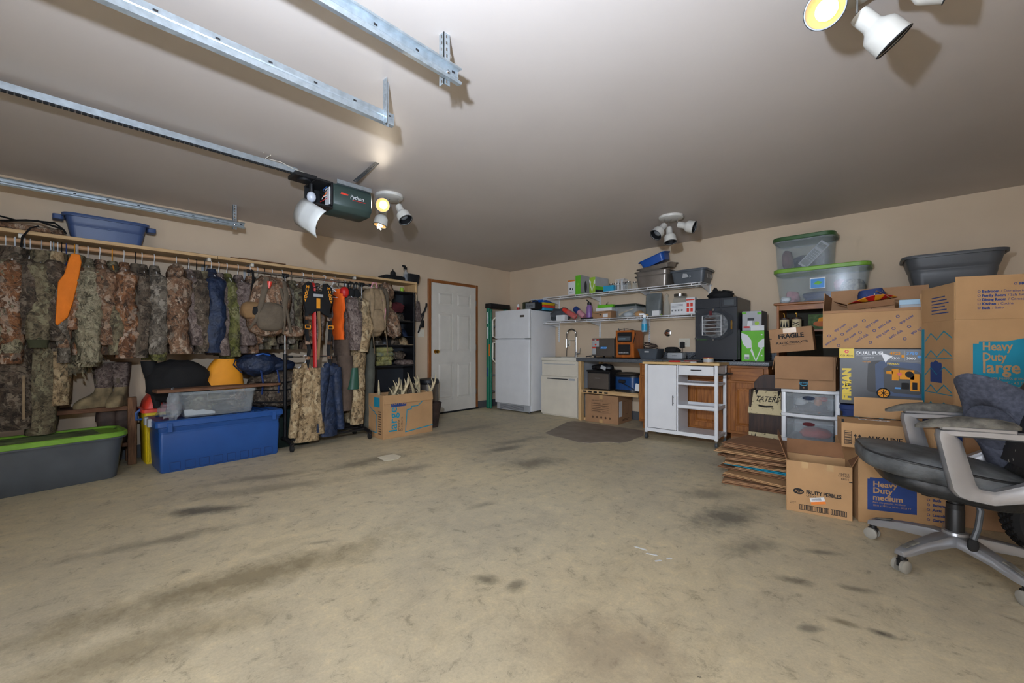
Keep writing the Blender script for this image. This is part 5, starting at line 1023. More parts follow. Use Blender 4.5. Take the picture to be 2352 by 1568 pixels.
# on the counter
t = thing('ice_maker', 'stainless steel machine with warning stickers at the left of the counter', 'appliance', (2.10, -.50, CZ), 2); MB().box(0, .345, 0, .33, .03, .275).build('housing', M['darksteel'], t, bev=.004); MB().box(-.004, .349, .002, .332, .262, .278).build('top_panel', M['steel'], t, bev=.003)
decal(t, 'warning_label', rect(.005, .16, .11, .265), M['lightgrey']); decal(t, 'warning_bar', rect(.005, .245, .045, .265), M['redlid']); decal(t, 'warning_bar', rect(.068, .245, .11, .265), M['redlid']); decal(t, 'warning_mark', [(.05, .235), (.066, .235), (.058, .255)], M['yellow'], lift=.002); decal(t, 'warning_mark', ngon(.058, .19, .014, 8), M['redlid'], lift=.002)
decal(t, 'warning_label', rect(.005, .05, .06, .155), M['lightgrey']); decal(t, 'warning_bar', rect(.005, .135, .06, .155), M['redlid'], lift=.002); decal(t, 'brand_label', [(.13, .13), (.225, .13), (.235, .16), (.14, .16)], M['bluelabel']); txt(t, 'PRO-CUT', .145, .137, .022, M['white'], lift=.003)
for x in (.03, .31):
    for y in (.03, .29): MB().cyl((x, y, 0), (x, y, .035), .014, n=10).build('foot', M['black'], t)
MB().tube([(-.0, .1, .08), (-.04, .08, .05), (-.06, .07, .015), (-.10, .05, .02), (-.08, .1, .03), (-.12, .03, .012)], .006, 6).build('cord', M['black'], t)
for i, x in enumerate((2.345, 2.435)):
    t = thing('wall_hook', ('grey bent wall hook above the steel machine', 'grey bent wall hook just left of the wood heater')[i], 'hook', (x, 0, 1.19), 0, 'bent hooks on the back wall'); MB().tube([(0, -.004, 0), (0, -.07, 0), (-.01, -.09, .06), (-.03, -.11, .08), (-.035, -.12, .14)], .009, 6, flat=.6).build('arm', M['grey'], t); MB().box(-.015, .015, -.006, 0, -.04, .04).build('back_plate', M['grey'], t)
t = thing('infrared_heater', 'wood-cased infrared heater with black panels on the counter', 'heater', (2.475, -.50, CZ), 3); MB().box(0, .265, 0, .32, .012, .375).build('case', M['heaterwood'], t, bev=.008); MB().box(.0, .265, .0, .3, .36, .382).build('lid', M['heaterwood'], t, bev=.006)
p = MB().box(.03, .235, -.012, .002, .225, .355).build('control_panel', M['black'], t, bev=.006); MB().box(.045, .22, -.015, -.011, .245, .30).build('display', M['screen'], p); MB().box(.05, .15, -.017, -.014, .262, .272).build('display_bar', M['lightblue'], p)
p = MB().box(.04, .215, -.01, .002, .05, .19).build('vent_panel', M['black'], t, bev=.006)
for k in range(9): MB().box(.055 + k*.016, .064 + k*.016, -.013, -.009, .07, .085).build('vent_slot', M['lightgrey'], p)
MB().tube([(-.12, .2, .22), (-.06, .15, .33), (.02, .1, .40), (.13, .08, .405), (.24, .05, .385), (.275, .03, .33), (.27, -.01, .25), (.262, -.02, .20)], .005, 6).build('cord', M['black'], t)
t = thing('grey_basket', 'grey plastic basket with cables on the counter', 'basket', (2.935, -.40, CZ)); MB().loft([rrz(.105, .09, .02, 0, 3), rrz(.14, .115, .025, .125, 3), rrz(.145, .12, .03, .132, 3), rrz(.132, .108, .02, .132, 3), rrz(.098, .083, .02, .006, 3)]).build('wall', M['totegrey'], t); MB().box(-.03, .03, -.122, -.118, .085, .105).build('grip_slot', M['lightgrey'], t)
for i in range(3): tag(MB().tube([(.09*math.cos(a*.9 + i), .07*math.sin(a*.9 + i), .02*i + .03*math.sin(a*.7 + i)) for a in range(14)], .0055, 6).build('brown_cable', M['bootbrown'], loc=(2.93, -.39, CZ + .12 + i*.015)), ('brown cable lying lowest in the grey basket', 'brown cable looping in the middle of the grey basket', 'brown cable looping highest above the grey basket')[i], 'cable', 'cables in the grey basket')
t = thing('label_printer', 'small white and grey label printer on the counter', 'printer', (3.155, -.40, CZ)); MB().box(0, .19, 0, .15, .006, .085).build('body', M['lightgrey'], t, bev=.012, seg=2); txt(t, 'DYMO', .095, .04, .02, M['ink'], 'F', (0, -.001, 0), align='CENTER')
t = thing('black_speaker', 'small black speaker lying on the label printer', 'speaker', (3.20, -.36, CZ + .086)); MB().blob((0, 0, .035), (.085, .05, .037), .6, 18, 10, 0).build('body', M['matblack'], t); MB().cyl((.07, -.03, .025), (.12, -.05, .025), .02, n=12).build('lens', M['black'], t)
t = thing('power_adapter', 'black power adapter plugged into the wall outlet', 'power adapter', (3.21, -.012, 1.09)); MB().box(-.027, .027, -.05, 0, -.045, .035).build('brick', M['black'], t, bev=.005); MB().tube([(0, -.03, -.045), (.01, -.05, -.12), (-.02, -.10, -.15), (.05, -.16, -.182)], .004, 6).build('cord', M['black'], t)
tag(MB().tube([(0, 0, .03), (.03, .02, .05), (.07, .05, .08), (.12, .02, .05), (.16, .06, .09), (.2, .04, .02)], .005, 6).build('black_cable', M['black'], loc=(3.36, -.2, CZ-.02)), 'black cable looping in front of the backsplash', 'cable')
# freeze dryer
t = thing('freeze_dryer', 'large charcoal freeze dryer with round glass door full of trays', 'freeze dryer', (3.585, -.63, CZ)); DW, DD, DH = .445, .55, .715
MB().box(0, DW, .012, DD, .012, DH).build('cabinet', M['charcoal'], t, bev=.008); MB().box(0, .27, 0, .013, .60, DH-.004).box(.0, DW, 0, .013, .015, .60).build('front_panel', M['charcoal'], t, bev=.003)
MB().box(.285, DW-.005, -.001, .013, .605, DH-.006).build('control_panel', M['charcoal'], t, bev=.003); MB().box(.31, .415, -.004, 0, .625, .685).build('screen', M['screen'], t)
cx, cz_, rr0 = .215, .405, .165
Mx = Matrix.Translation((cx, 0, cz_)) @ Matrix.Rotation(R(90), 4, 'X')
MB().lathe([(rr0*.86, -.005), (rr0*.86, .012), (rr0*.95, .02), (rr0*.99, .014), (rr0, 0)], 40, Mx, False, False).build('door_gasket', M['darkgrey'], t)
MB().lathe([(rr0*.87, .001), (rr0*.87, .0022)], 40, Mx).build('chamber', mat('chamber', C(176, 172, 168), rough=.4, var=.4, vs_=26), t)
MB().prism([(cx + a, cz_ + b) for a, b in [(-.20, -.17), (.08, -.17), (.20, -.09), (.20, .09), (.08, .18), (-.20, .18)]], -.045, -.030).build('glass_door', M['smoke'], t, bev=.003)
for x, z in ((-.19, .16), (-.19, -.15), (.0, .17), (.0, -.165)): MB().cyl((cx + x, -.058, cz_ + z), (cx + x, 0, cz_ + z), .013, n=12).build('hinge_bolt', M['chrome'], t)
MB().box(.395, .41, -.055, -.03, .35, .45).build('latch', M['brass'], t, bev=.003)
rk_ = MB().tube([(.10, -.062, .29), (.30, -.062, .29), (.30, -.062, .51), (.10, -.062, .51)], .006, 6, closed=True).build('tray_rack', M['white'], t)
for k in range(4): MB().cyl((.10, -.062, .33 + k*.042), (.30, -.062, .33 + k*.042), .004, n=6).build('tray_edge', M['lightgrey'], rk_)
for k in range(5): MB().blob((.19 + .012*math.sin(k*3), -.058, .312 + k*.042), (.055, .003, .010), .8, 12, 6, .3, 6, k).build('tray_food', M['bootbrown'], rk_)
for k in range(6): MB().tube([(.315 + .012*math.sin(k), -.006, .33 + k*.03), (.345, -.006, .335 + k*.03)], .004, 6).build('heater_rib', M['lightgrey'], rk_)
txt(t, 'harvest', .055, .235, .024, M['green']); decal(t, 'leaf_logo', [(.02, .25), (.03, .262), (.034, .245), (.03, .235)], M['green']); MB().box(.17, .20, -.048, -.044, .51, .565).build('red_tag', M['maroon'], t)
for x in (.04, DW-.04):
    for y in (.05, DD-.05): MB().cyl((x, y, 0), (x, y, .014), .016, n=10).build('foot', M['black'], t)
MB().box(DW, DW+.012, .06, .5, .02, .35).build('side_vent', M['black'], t)
t = thing('black_bag', 'crumpled black bag slumped on top of the freeze dryer', 'bag', (3.80, -.40, CZ + DH)); MB().blob((0, 0, .045), (.13, .1, .055), .8, 20, 12, .35, 6, 4, flatz=.001).build('body', M['matblack'], t, angle=60); MB().blob((-.06, -.02, .09), (.03, .03, .05), .9, 12, 8, .2).build('knot', M['matblack'], t)
tag(MB().box(0, .016, 0, .25, 0, .32).build('white_board', M['white'], bev=.002, loc=(3.555, -.40, CZ)), 'narrow white board standing left of the freeze dryer', 'board')
# green cartons on the counter
t = cbox('juicer_carton', 'green carton with white leaf emblem right of the freeze dryer', (4.05, -.545, CZ), 0, .225, .26, .335, M['green'], tape=False)
decal(t, 'leaf_emblem', [[(.14, .005), (.15, .005), (.20, .14), (.19, .145)], [(.145, .005), (.14, .005), (.09, .12), (.105, .15)]], M['white']); decal(t, 'leaf_emblem', [(.105, .15), (.06, .14), (.02, .19), (.0, .26), (.0, .315), (.06, .29), (.1, .23)], M['white']); decal(t, 'leaf_emblem', [(.19, .145), (.165, .16), (.165, .2), (.19, .23), (.224, .25), (.224, .16)], M['white'])
decal(t, 'barcode_label', rect(.035, .02, .08, .075), M['white']); decal(t, 'barcode', [rect(.04 + k*.005, .025, .0425 + k*.005, .05) for k in range(8)], M['ink'], lift=.002); decal(t, 'side_panel_print', rect(.0, .0, .26, .335), M['charcoal'], 'R', (.225, 0, 0))
decal(t, 'tick_marks', [ngon(.20, .29 - k*.075, .008, 8) for k in range(4)], M['white'], lift=.002)
t = cbox('appliance_carton', 'white and green appliance carton on top of the green one', (4.055, -.53, CZ + .3355), 0, .19, .24, .215, M['lightgrey'], tape=False); decal(t, 'picture_print', [(.05, .05), (.10, .03), (.10, .13), (.06, .13)], M['white']); decal(t, 'picture_print', rect(.055, .11, .12, .14), M['charcoal'], lift=.002); decal(t, 'green_band', rect(.15, .175, .19, .2), M['green']); decal(t, 'green_band', rect(0, .185, .04, .205), M['green']); decal(t, 'red_band', rect(.015, .03, .075, .05), M['red'], lift=.002); decal(t, 'apple_print', ngon(.145, .08, .022, 10), M['lime']); decal(t, 'side_panel_print', rect(0, 0, .24, .215), M['grey'], 'R', (.19, 0, 0))
tag(MB().box(0, .13, 0, .02, 0, .055).build('white_carton', M['white'], bev=.002, loc=(4.145, -.553, CZ + .336)), 'small flat white box before the appliance carton', 'box')
# ------------------------------------------------------------------ wire shelves
def wire_shelf(lbl, z, x0, x1):
    t = thing('wire_shelf', lbl, 'shelf', (x0, 0, z), group='white wire shelves'); w = x1 - x0
    for y, dz in ((-.40, 0), (-.40, -.028), (-.20, -.003), (-.03, 0)): MB().cyl((0, y, dz), (w, y, dz), .006, n=8).build('rail', M['white'], t)
    k = 0; x = .06
    while x < w - .02: MB().cyl((x, -.402, 0), (x, -.402, -.028), .006, n=6).build('lip_strut', M['white'], t); x += .285
    mb = MB(); n = int(w/.026)
    for i in range(n + 1): mb.box(i*w/n - .0016, i*w/n + .0016, -.40, -.02, .002, .006)
    mb.build('deck_wires', M['white'], t, kind='stuff', smooth=False)
    for bx in (1.145, 1.93, 2.735, 3.545):
        if x0 - .06 < bx < x1 + .06: MB().prism([(0, 0), (-.38, 0), (-.38, -.012), (-.02, -.075), (0, -.09)], -.006, .006, Matrix.Translation((bx - x0, -.012, -.006)) @ Matrix.Rotation(R(-90), 4, 'Z') @ Matrix.Diagonal((-1, 1, 1, 1))).build('bracket', M['white'], t)
wire_shelf('upper white wire shelf loaded with boxes and pans on the back wall', 1.845, 1.12, 3.58)
wire_shelf('lower white wire shelf with bottles and cartons on the back wall', 1.462, 1.12, 3.54)
for i, (x, z0_, z1_) in enumerate(((1.145, 1.14, 1.9), (1.93, 1.2, 1.9), (2.735, 1.13, 1.9), (3.545, 1.1, 1.9))):
    t = thing('shelf_standard', ('slotted white wall rail behind the faucet', 'slotted white wall rail above the steel machine', 'slotted white wall rail right of the wood heater', 'slotted white wall rail behind the freeze dryer')[i], 'wall rail', (x, 0, z0_), 0, 'slotted shelf rails'); h = z1_ - z0_
    MB().box(-.013, .013, -.012, 0, 0, h).build('channel', M['white'], t, bev=.002); mb = MB()
    for k in range(int(h/.032)): mb.box(-.003, .003, -.0128, -.011, .01 + k*.032, .026 + k*.032)
    mb.build('slots', M['grey'], t, kind='stuff', smooth=False)
UZ, LZ = 1.8525, 1.4695
# upper shelf contents
t = cbox('product_box', 'white carton with orange edge at the left of the upper wire shelf', (1.56, -.33, UZ), 0, .125, .16, .235, M['white'], tape=False); decal(t, 'orange_edge', [rect(0, 0, .125, .012), rect(0, .215, .125, .235)], M['orangelabel']); decal(t, 'print_blocks', [rect(.03, .09, .05, .12), rect(.075, .08, .09, .11), rect(.02, .05, .105, .056)], M['ink'])
t = cbox('product_box', 'bright green and silver carton on the upper wire shelf', (1.70, -.34, UZ), 0, .10, .24, .295, M['green'], tape=False); decal(t, 'mark', [(.045, .14), (.06, .16), (.05, .18)], M['lime']); decal(t, 'side_panel_print', rect(0, .03, .24, .295), M['lightgrey'], 'R', (.10, 0, 0)); decal(t, 'side_picture', ngon(.13, .13, .035, 12, .09), M['darkgrey'], 'R', (.10, 0, 0), lift=.002)
t = cbox('product_box', 'lime carton with white leaf and silver side on the upper wire shelf', (1.955, -.35, UZ), -8, .115, .30, .235, M['lime'], tape=False); decal(t, 'leaf_emblem', [[(.055, .03), (.062, .03), (.095, .13), (.085, .13)], [(.055, .03), (.05, .03), (.02, .11), (.035, .13)]], M['white']); decal(t, 'leaf_emblem', [(.03, .12), (.0, .17), (.0, .21), (.035, .17)], M['white']); decal(t, 'leaf_emblem', [(.085, .12), (.085, .16), (.11, .2), (.115, .14)], M['white']); decal(t, 'side_panel_print', rect(0, 0, .3, .235), M['lightgrey'], 'R', (.115, 0, 0)); decal(t, 'side_band', rect(0, .05, .3, .1), M['green'], 'R', (.115, 0, 0), lift=.002); decal(t, 'side_band', rect(0, .0, .3, .05), M['charcoal'], 'R', (.115, 0, 0), lift=.002)
tag(MB().box(0, .165, 0, .10, 0, .085).build('teal_carton', M['cyan'], bev=.003, loc=(2.20, -.36, UZ)), 'small turquoise carton of jar lids on the upper wire shelf', 'box')
def mason(lbl, loc, r=.035, h=.09, lid='steel', grp='glass jars on the upper wire shelf', fill=None):
    t = thing('glass_jar', lbl, 'jar', loc, 0, grp)
    MB().lathe([(r*.9, 0), (r, .006), (r, h*.75), (r*.78, h*.88), (r*.78, h)], 18).build('glass', M['glass'], t); MB().lathe([(r*.83, h*.9), (r*.85, h*1.03), (r*.3, h*1.05)], 18).build('lid', M[lid], t)
    if fill: MB().lathe([(r*.85, .004), (r*.93, h*.6)], 18).build('contents', M[fill], t)
    return t
for i, x in enumerate((2.235, 2.315)): mason(('steel-lidded jar behind the turquoise carton, left one', 'steel-lidded jar behind the turquoise carton, right one')[i], (x, -.20, UZ), .036, .13)
for i, (x, y) in enumerate(((2.42, -.32), (2.50, -.30), (2.43, -.2), (2.58, -.33), (2.66, -.3))):
    mason(('small jar just right of the turquoise carton', 'second small jar right of the turquoise carton', 'small jar at the back beside the wire cage', 'small jar right of the wire cage', 'small jar nearest the steel pans')[i], (x, y, UZ), .034, .10 + .01*(i % 2))
t = thing('wire_basket', 'white wire canning rack among the jars', 'wire rack', (2.47, -.33, UZ)); mb = MB()
for k in range(8): mb.tube([(-.07 + .02*k, -.05, 0), (-.07 + .02*k, -.05, .15), (-.07 + .02*k, .05, .15), (-.07 + .02*k, .05, 0)], .003, 6)
for z in (.0, .08, .15): mb.tube([(-.07, -.05, z), (.07, -.05, z), (.07, .05, z), (-.07, .05, z)], .003, 6, closed=True)
mb.build('cage', M['white'], t)
def pan(lbl, loc, w, d, h, m, rot=None, grp='steel roasting pans'):
    t = thing('roasting_pan', lbl, 'pan', loc, 0, grp, rot)
    MB().loft([rrz(w/2*.9, d/2*.88, .04, 0, 4), rrz(w/2, d/2, .05, h, 4), rrz(w/2+.02, d/2+.02, .06, h, 4), rrz(w/2+.022, d/2+.022, .06, h-.006, 4), rrz(w/2+.02, d/2+.02, .06, h+.004, 4), rrz(w/2-.003, d/2-.003, .05, h+.002, 4), rrz(w/2*.89, d/2*.87, .04, .006, 4)]).build('pan_wall', m, t, angle=30); return t
pan('deep steel steam pan at the bottom of the pan stack', (2.93, -.24, UZ), .44, .30, .15, M['pan'])
pan('middle steel pan nested in the stack', (2.93, -.24, UZ + .06), .445, .30, .15, M['pan'])
pan('tilted shallow steel pan on top of the pan stack', (2.96, -.24, UZ + .235), .44, .29, .05, M['pan'], (R(6), R(-6), 0))
pan('glossy blue plastic basin tilted on top of the pans', (2.945, -.24, UZ + .315), .34, .26, .10, M['royal'], (R(10), R(-17), 0), None)
t = tote('storage_tub', 'grey plastic dish tub at the right end of the upper wire shelf', 'tub', (3.41, -.25, UZ), 0, .46, .36, .165, M['totegrey'], None, .86, corner=.05); decal(t, 'worn_print', [(-.06, .06), (.02, .07), (.0, .11), (-.05, .12)], M['lightgrey'], 'F', (0, -.163, 0)); decal(t, 'worn_print', [(.03, .06), (.05, .075), (.03, .09)], M['lightgrey'], 'F', (0, -.163, 0)); [decal(t, 'worn_print', rect(-.08 + k*.05, .05, -.06 + k*.05, .10), M['lightgrey'], 'R', (.213, 0, 0)) for k in range(4)]
# lower shelf contents
tag(MB().blob((0, 0, .10), (.17, .13, .105), .8, 22, 14, .3, 5, 4, flatz=.001).build('grey_cloth', M['fleecegrey'], loc=(1.345, -.22, LZ)), 'heap of grey fleece cloth at the left of the lower wire shelf', 'cloth')
tag(MB().box(0, .16, 0, .1, 0, .085).build('white_carton', M['white'], bev=.003, loc=(1.38, -.40, LZ)), 'small plain white carton before the grey cloth', 'box')
t = thing('cup_stack', 'sleeve of red plastic cups lying tilted on the lower wire shelf', 'cups', (1.70, -.33, LZ + .045), rot=(0, R(-58), R(8))); MB().lathe([(.045, 0), (.045, .01), (.04, .15), (.036, .2), (.032, .25), (.01, .26)], 18).build('cups', M['redlid'], t); MB().lathe([(.05, -.02), (.05, .14), (.046, .16)], 18, None, False, False).build('wrapper', M['clear'], t)
t = thing('cup_stack', 'bag of pink and blue plastic cups behind the red ones', 'cups', (1.80, -.24, LZ + .05), rot=(0, R(-52), R(0))); MB().lathe([(.045, 0), (.042, .15), (.035, .22), (.02, .24)], 18).build('cups', M['pink'], t); MB().lathe([(.047, .13), (.044, .22)], 18, None, False, False).build('band', M['printblue'], t)
t = thing('water_bottle', 'purple metal water bottle with black spout lid', 'bottle', (1.905, -.27, LZ)); MB().lathe([(.04, 0), (.043, .006), (.043, .19), (.03, .215), (.028, .225)], 22).build('flask', M['purple'], t); MB().lathe([(.031, .22), (.031, .255), (.024, .262)], 18).build('cap', M['black'], t); MB().tube([(-.0, 0, .26), (-.02, 0, .28), (-.045, 0, .30)], .008, 8).build('spout', M['black'], t)
tag(MB().box(0, .22, 0, .16, 0, .022).build('black_tray', M['black'], bev=.006, loc=(1.83, -.42+.02, LZ)), 'flat black tray under the purple bottle edge of the shelf', 'tray')
t = thing('air_plant', 'small grey-green plant on the lower wire shelf', 'plant', (2.08, -.14, LZ)); MB().lathe([(.03, 0), (.035, .06)], 14).build('pot', M['taupe'], t); rg = random.Random(5)
for k in range(16):
    a = rg.uniform(0, 6.28); r_ = rg.uniform(.05, .11); z = rg.uniform(.14, .27); MB().tube([(0, 0, .06), (r_*.4*math.cos(a), r_*.4*math.sin(a), z*.8), (r_*math.cos(a), r_*math.sin(a), z)], [.003, .012, .001], 6, flat=.3).build('leaf', M['olive'], t)
t = cbox('shoe_box', 'brown kraft shoe box on the lower wire shelf', (2.03, -.39, LZ), 0, .31, .2, .105, M['card2'], tape=False); decal(t, 'thumb_hole', ngon(.135, .055, .012, 12), M['ink']); decal(t, 'size_label', rect(.18, .015, .26, .065), M['white']); decal(t, 'curve_print', line_poly([(0, .085), (.1, .075), (.2, .09), (.31, .095)], .005), M['olive'])
tag(MB().box(0, .26, 0, .17, 0, .047).build('white_carton', M['white'], bev=.003, loc=(2.08, -.37, LZ + .1055)), 'flat white box lying on the shoe box', 'box')
tag(MB().box(0, .255, 0, .16, 0, .042).build('green_carton', M['green'], bev=.003, loc=(2.105, -.37, LZ + .153)), 'flat green box on top of the white box', 'box')
t = thing('clear_container', 'clear food bin with dark green lid and a wooden spoon inside', 'container', (2.57, -.26, LZ)); MB().loft([rrz(.15, .13, .02, 0, 3), rrz(.165, .145, .02, .15, 3), rrz(.162, .142, .02, .15, 3), rrz(.147, .127, .02, .004, 3)]).build('bin', M['clear'], t); MB().loft([rrz(.172, .152, .02, .145, 3), rrz(.172, .152, .02, .165, 3), rrz(.15, .13, .02, .18, 3)]).build('lid', M['forest'], t)
tag(MB().tube([(-.11, 0, .0), (-.05, 0, .03), (.1, 0, .075)], [.022, .009, .007], 8).build('wooden_spoon', M['pinex'], loc=(2.56, -.35, LZ + .04)), 'pale wooden spoon leaning inside the clear food bin', 'spoon')
tag(MB().blob((0, 0, .035), (.07, .05, .035), .9, 14, 8, .1).build('white_scoop', M['white'], loc=(2.55, -.27, LZ + .006)), 'white scoop at the bottom of the clear food bin', 'scoop')
t = thing('mylar_bag', 'tall grey foil bag standing on the lower wire shelf', 'bag', (2.90, -.22, LZ)); MB().loft([[(x*s_, y*q, z) for x, y in rr(.105, .06, .03, 3)] for s_, q, z in ((.95, 1, 0), (1, 1, .06), (1.02, .8, .18), (1.05, .25, .29), (1.04, .12, .315))]).build('body', mat('foil', C(112, 118, 118), rough=.5, var=.15), t, angle=60); txt(t, '100', .03, .04, .05, M['lightgrey'], 'F', (0, -.075, 0))
tag(MB().box(0, .10, 0, .06, 0, .065).build('white_carton', M['white'], bev=.003, loc=(2.945, -.39, LZ)), 'small white carton before the foil bag', 'box')
tag(MB().blob((0, 0, .035), (.07, .05, .04), .8, 16, 10, .35, 7, 3, flatz=.001).build('paper_wad', M['card'], loc=(2.745, -.35, LZ)), 'crumpled wad of brown paper on the lower wire shelf', 'paper')
tag(MB().lathe([(.03, 0), (.032, .02), (.02, .025)], 16).build('cork_disc', M['butcher'], loc=(2.86, -.38, LZ)), 'small round cork disc beside the paper wad', 'cork')
tag(MB().blob((0, 0, .012), (.06, .03, .012), .8, 14, 6, .1).build('lime_packet', M['lime'], loc=(3.0, -.33, LZ)), 'flat lime packet at the foot of the glass bottle', 'packet')
t = thing('swing_top_bottle', 'empty clear swing-top glass bottle', 'bottle', (3.09, -.26, LZ)); MB().lathe([(.04, 0), (.042, .008), (.042, .13), (.03, .17), (.016, .21), (.016, .255), (.02, .26), (.02, .27), (.013, .272)], 20).build('glass', M['glass'], t); MB().tube([(-.022, 0, .24), (-.024, 0, .275), (0, 0, .29), (.024, 0, .275), (.022, 0, .24)], .002, 6).build('wire_bail', M['steel'], t)
mason('big glass jar of dried food with steel lid on the lower wire shelf', (3.24, -.19, LZ), .092, .27, 'steel', None, 'grain')
t = cbox('product_box', 'white carton with red pictures on the lower wire shelf', (3.19, -.385, LZ), 0, .305, .09, .15, M['white'], tape=False); MB().box(.195, .305, -.002, .092, .15, .20).build('upper_part', M['white'], t, bev=.002); decal(t, 'picture_print', [rect(.205 + (k % 2)*.045, .025 + (k//2)*.065, .235 + (k % 2)*.045, .07 + (k//2)*.065) for k in range(4)], M['redlid']); decal(t, 'red_bar', rect(.2, .165, .3, .18), M['redlid'], 'F', (0, -.002, 0)); decal(t, 'print_lines', [rect(.015, .09 + k*.016, .16, .094 + k*.016) for k in range(3)] + [rect(.015 + k*.04, .04, .035 + k*.04, .06) for k in range(4)], M['grey'])
t = spray('cleaner_bottle', 'turquoise and white spray cleaner hanging by its trigger from the lower wire shelf', (2.86, -.425, 1.255), -70, M['lightblue'], M['white'], M['cyan'], 1.12)
t = thing('wall_pipe', 'round chrome pipe escutcheon with copper stub on the back wall', 'pipe', (3.0, 0, 1.25)); MB().lathe([(.05, 0), (.048, .012), (.03, .02), (.02, .02)], 24, Matrix.Rotation(R(90), 4, 'X')).build('escutcheon', M['chrome'], t); MB().cyl((0, -.012, 0), (0, -.05, 0), .014, n=14).build('stub', mat('copper', C(150, 86, 56), rough=.4, metal=.8), t)
# ------------------------------------------------------------------ white kitchen cart
ca = thing('kitchen_cart', 'white rolling kitchen cart with wooden top and open shelves', 'cart', (3.175, -1.085, 0), 2.5); CWD, CDP = .785, .365
for x in (0, CWD-.032):
    for y in (0, CDP-.032):
        MB().box(x, x+.032, y, y+.032, .075, .862).build('leg', M['white'], ca, bev=.002)
        c_ = MB().box(x+.004, x+.028, y+.004, y+.028, .035, .078).build('caster', M['steel'], ca, bev=.003); MB().lathe([(.008, -.014), (.028, -.012), (.03, 0), (.028, .012), (.008, .014)], 18, Matrix.Translation((x+.016, y+.02, .03)) @ Matrix.Rotation(R(90), 4, 'Y')).build('wheel', M['darkgrey'], c_)
MB().box(-.02, CWD+.02, -.02, CDP+.02, .862, .888).build('top', M['butcher'], ca, bev=.003)
MB().box(.032, CWD-.032, .003, CDP-.003, .105, .125).box(.032, CWD-.032, .0, .02, .09, .13).build('bottom_shelf', M['white'], ca, bev=.001)
MB().box(CWD-.03, CWD-.006, .03, CDP-.03, .095, .125).build('side_rail', M['white'], ca)
MB().box(.028, .036, .02, CDP-.01, .12, .862).box(.362, .374, .02, CDP-.01, .12, .862).box(.032, .37, CDP-.014, CDP-.006, .12, .862).build('cupboard', M['white'], ca, bev=.001)
d = MB().box(.037, .360, -.001, .018, .135, .853).build('door', M['white'], ca, bev=.002); MB().cyl((.33, -.022, .41), (.33, -.022, .52), .0045, n=8).box(.327, .333, -.02, 0, .43, .436).box(.327, .333, -.02, 0, .495, .501).build('handle', M['matblack'], d)
d = MB().box(.385, CWD-.04, -.001, .018, .755, .853).build('drawer', M['white'], ca, bev=.002); MB().cyl((.52, -.02, .81), (.63, -.02, .81), .0045, n=8).box(.535, .541, -.018, 0, .807, .813).box(.61, .616, -.018, 0, .807, .813).build('handle', M['matblack'], d)
MB().box(.374, CWD-.006, .018, CDP-.01, .75, .758).box(CWD-.012, CWD-.006, .03, CDP-.03, .755, .86).build('drawer_box', M['white'], ca)
s1 = MB().box(.372, CWD-.01, .003, .014, .645, .668).box(.372, CWD-.01, CDP-.014, CDP-.003, .645, .668).build('upper_shelf', M['white'], ca)
for k in range(14): MB().cyl((.39 + k*.027, .01, .662), (.39 + k*.027, CDP-.01, .662), .004, n=6).build('shelf_wire', M['white'], s1)
MB().box(CWD-.03, CWD-.008, .03, CDP-.03, .645, .668).build('side_rail', M['white'], ca)
MB().box(.372, CWD-.008, .003, CDP-.003, .385, .393).box(.372, CWD-.008, .003, .008, .385, .425).box(.372, CWD-.008, CDP-.008, CDP-.003, .385, .425).box(CWD-.014, CWD-.008, .003, CDP-.003, .385, .425).build('tray_shelf', M['white'], ca, bev=.001)
MB().tube([(CWD-.01, .03, .77), (CWD+.05, .03, .77), (CWD+.06, .04, .77), (CWD+.06, CDP-.04, .77), (CWD+.05, CDP-.03, .77), (CWD-.01, CDP-.03, .77)], .008, 8).build('towel_bar', M['black'], ca)
# on the cart
CT = .889
t = thing('tape_roll', 'roll of clear packing tape with red core edge on the cart', 'tape', (3.84, -.97, CT), 10); MB().lathe([(.04, 0), (.052, 0), (.052, .05), (.04, .05), (.04, 0)], 24, None, False, False).build('roll', M['tape'], t); MB().lathe([(.038, .045), (.05, .052), (.053, .056), (.038, .056), (.038, .045)], 24, None, False, False).build('red_band', M['red'], t); MB().lathe([(.0525, .008), (.0525, .04)], 24, None, False, False).build('print_band', M['lightgrey'], t)
t = thing('red_scissors', 'red-handled scissors lying on the cart', 'scissors', (3.55, -.99, CT), 8); MB().tube([(.0, .0, .008), (-.04, .025, .008), (-.09, .02, .008), (-.085, -.01, .008)], .009, 8).tube([(.0, 0, .008), (-.04, -.03, .008), (-.11, -.035, .008), (-.09, -.005, .008)], .009, 8).build('handles', M['red'], t); MB().box(0, .12, -.008, .008, .003, .007).build('blades', M['steel'], t)
t = thing('box_cutter', 'red box cutter beside the scissors on the cart', 'knife', (3.56, -.90, CT), -4); MB().box(0, .15, -.014, .014, .0, .016).build('grip', M['red'], t, bev=.004); MB().box(.15, .2, -.008, .008, .004, .007).build('blade', M['steel'], t)
tag(MB().box(-.1, .1, -.012, .012, 0, .012).build('black_marker', M['matblack'], bev=.004, loc=(3.73, -.93, CT), rot=(0, 0, .2)), 'black tool lying between scissors and tape', 'tool')
tag(MB().box(-.05, .05, -.03, .03, 0, .01).build('grey_phone', M['darkgrey'], bev=.003, loc=(3.27, -.93, CT), rot=(0, 0, .3)), 'small grey gadget at the left end of the cart top', 'gadget')
tag(MB().box(-.03, .03, -.02, .02, 0, .008).build('paper_slip', M['white'], loc=(3.70, -1.02, CT), rot=(0, 0, .5)), 'little white slip on the cart before the tape', 'paper')
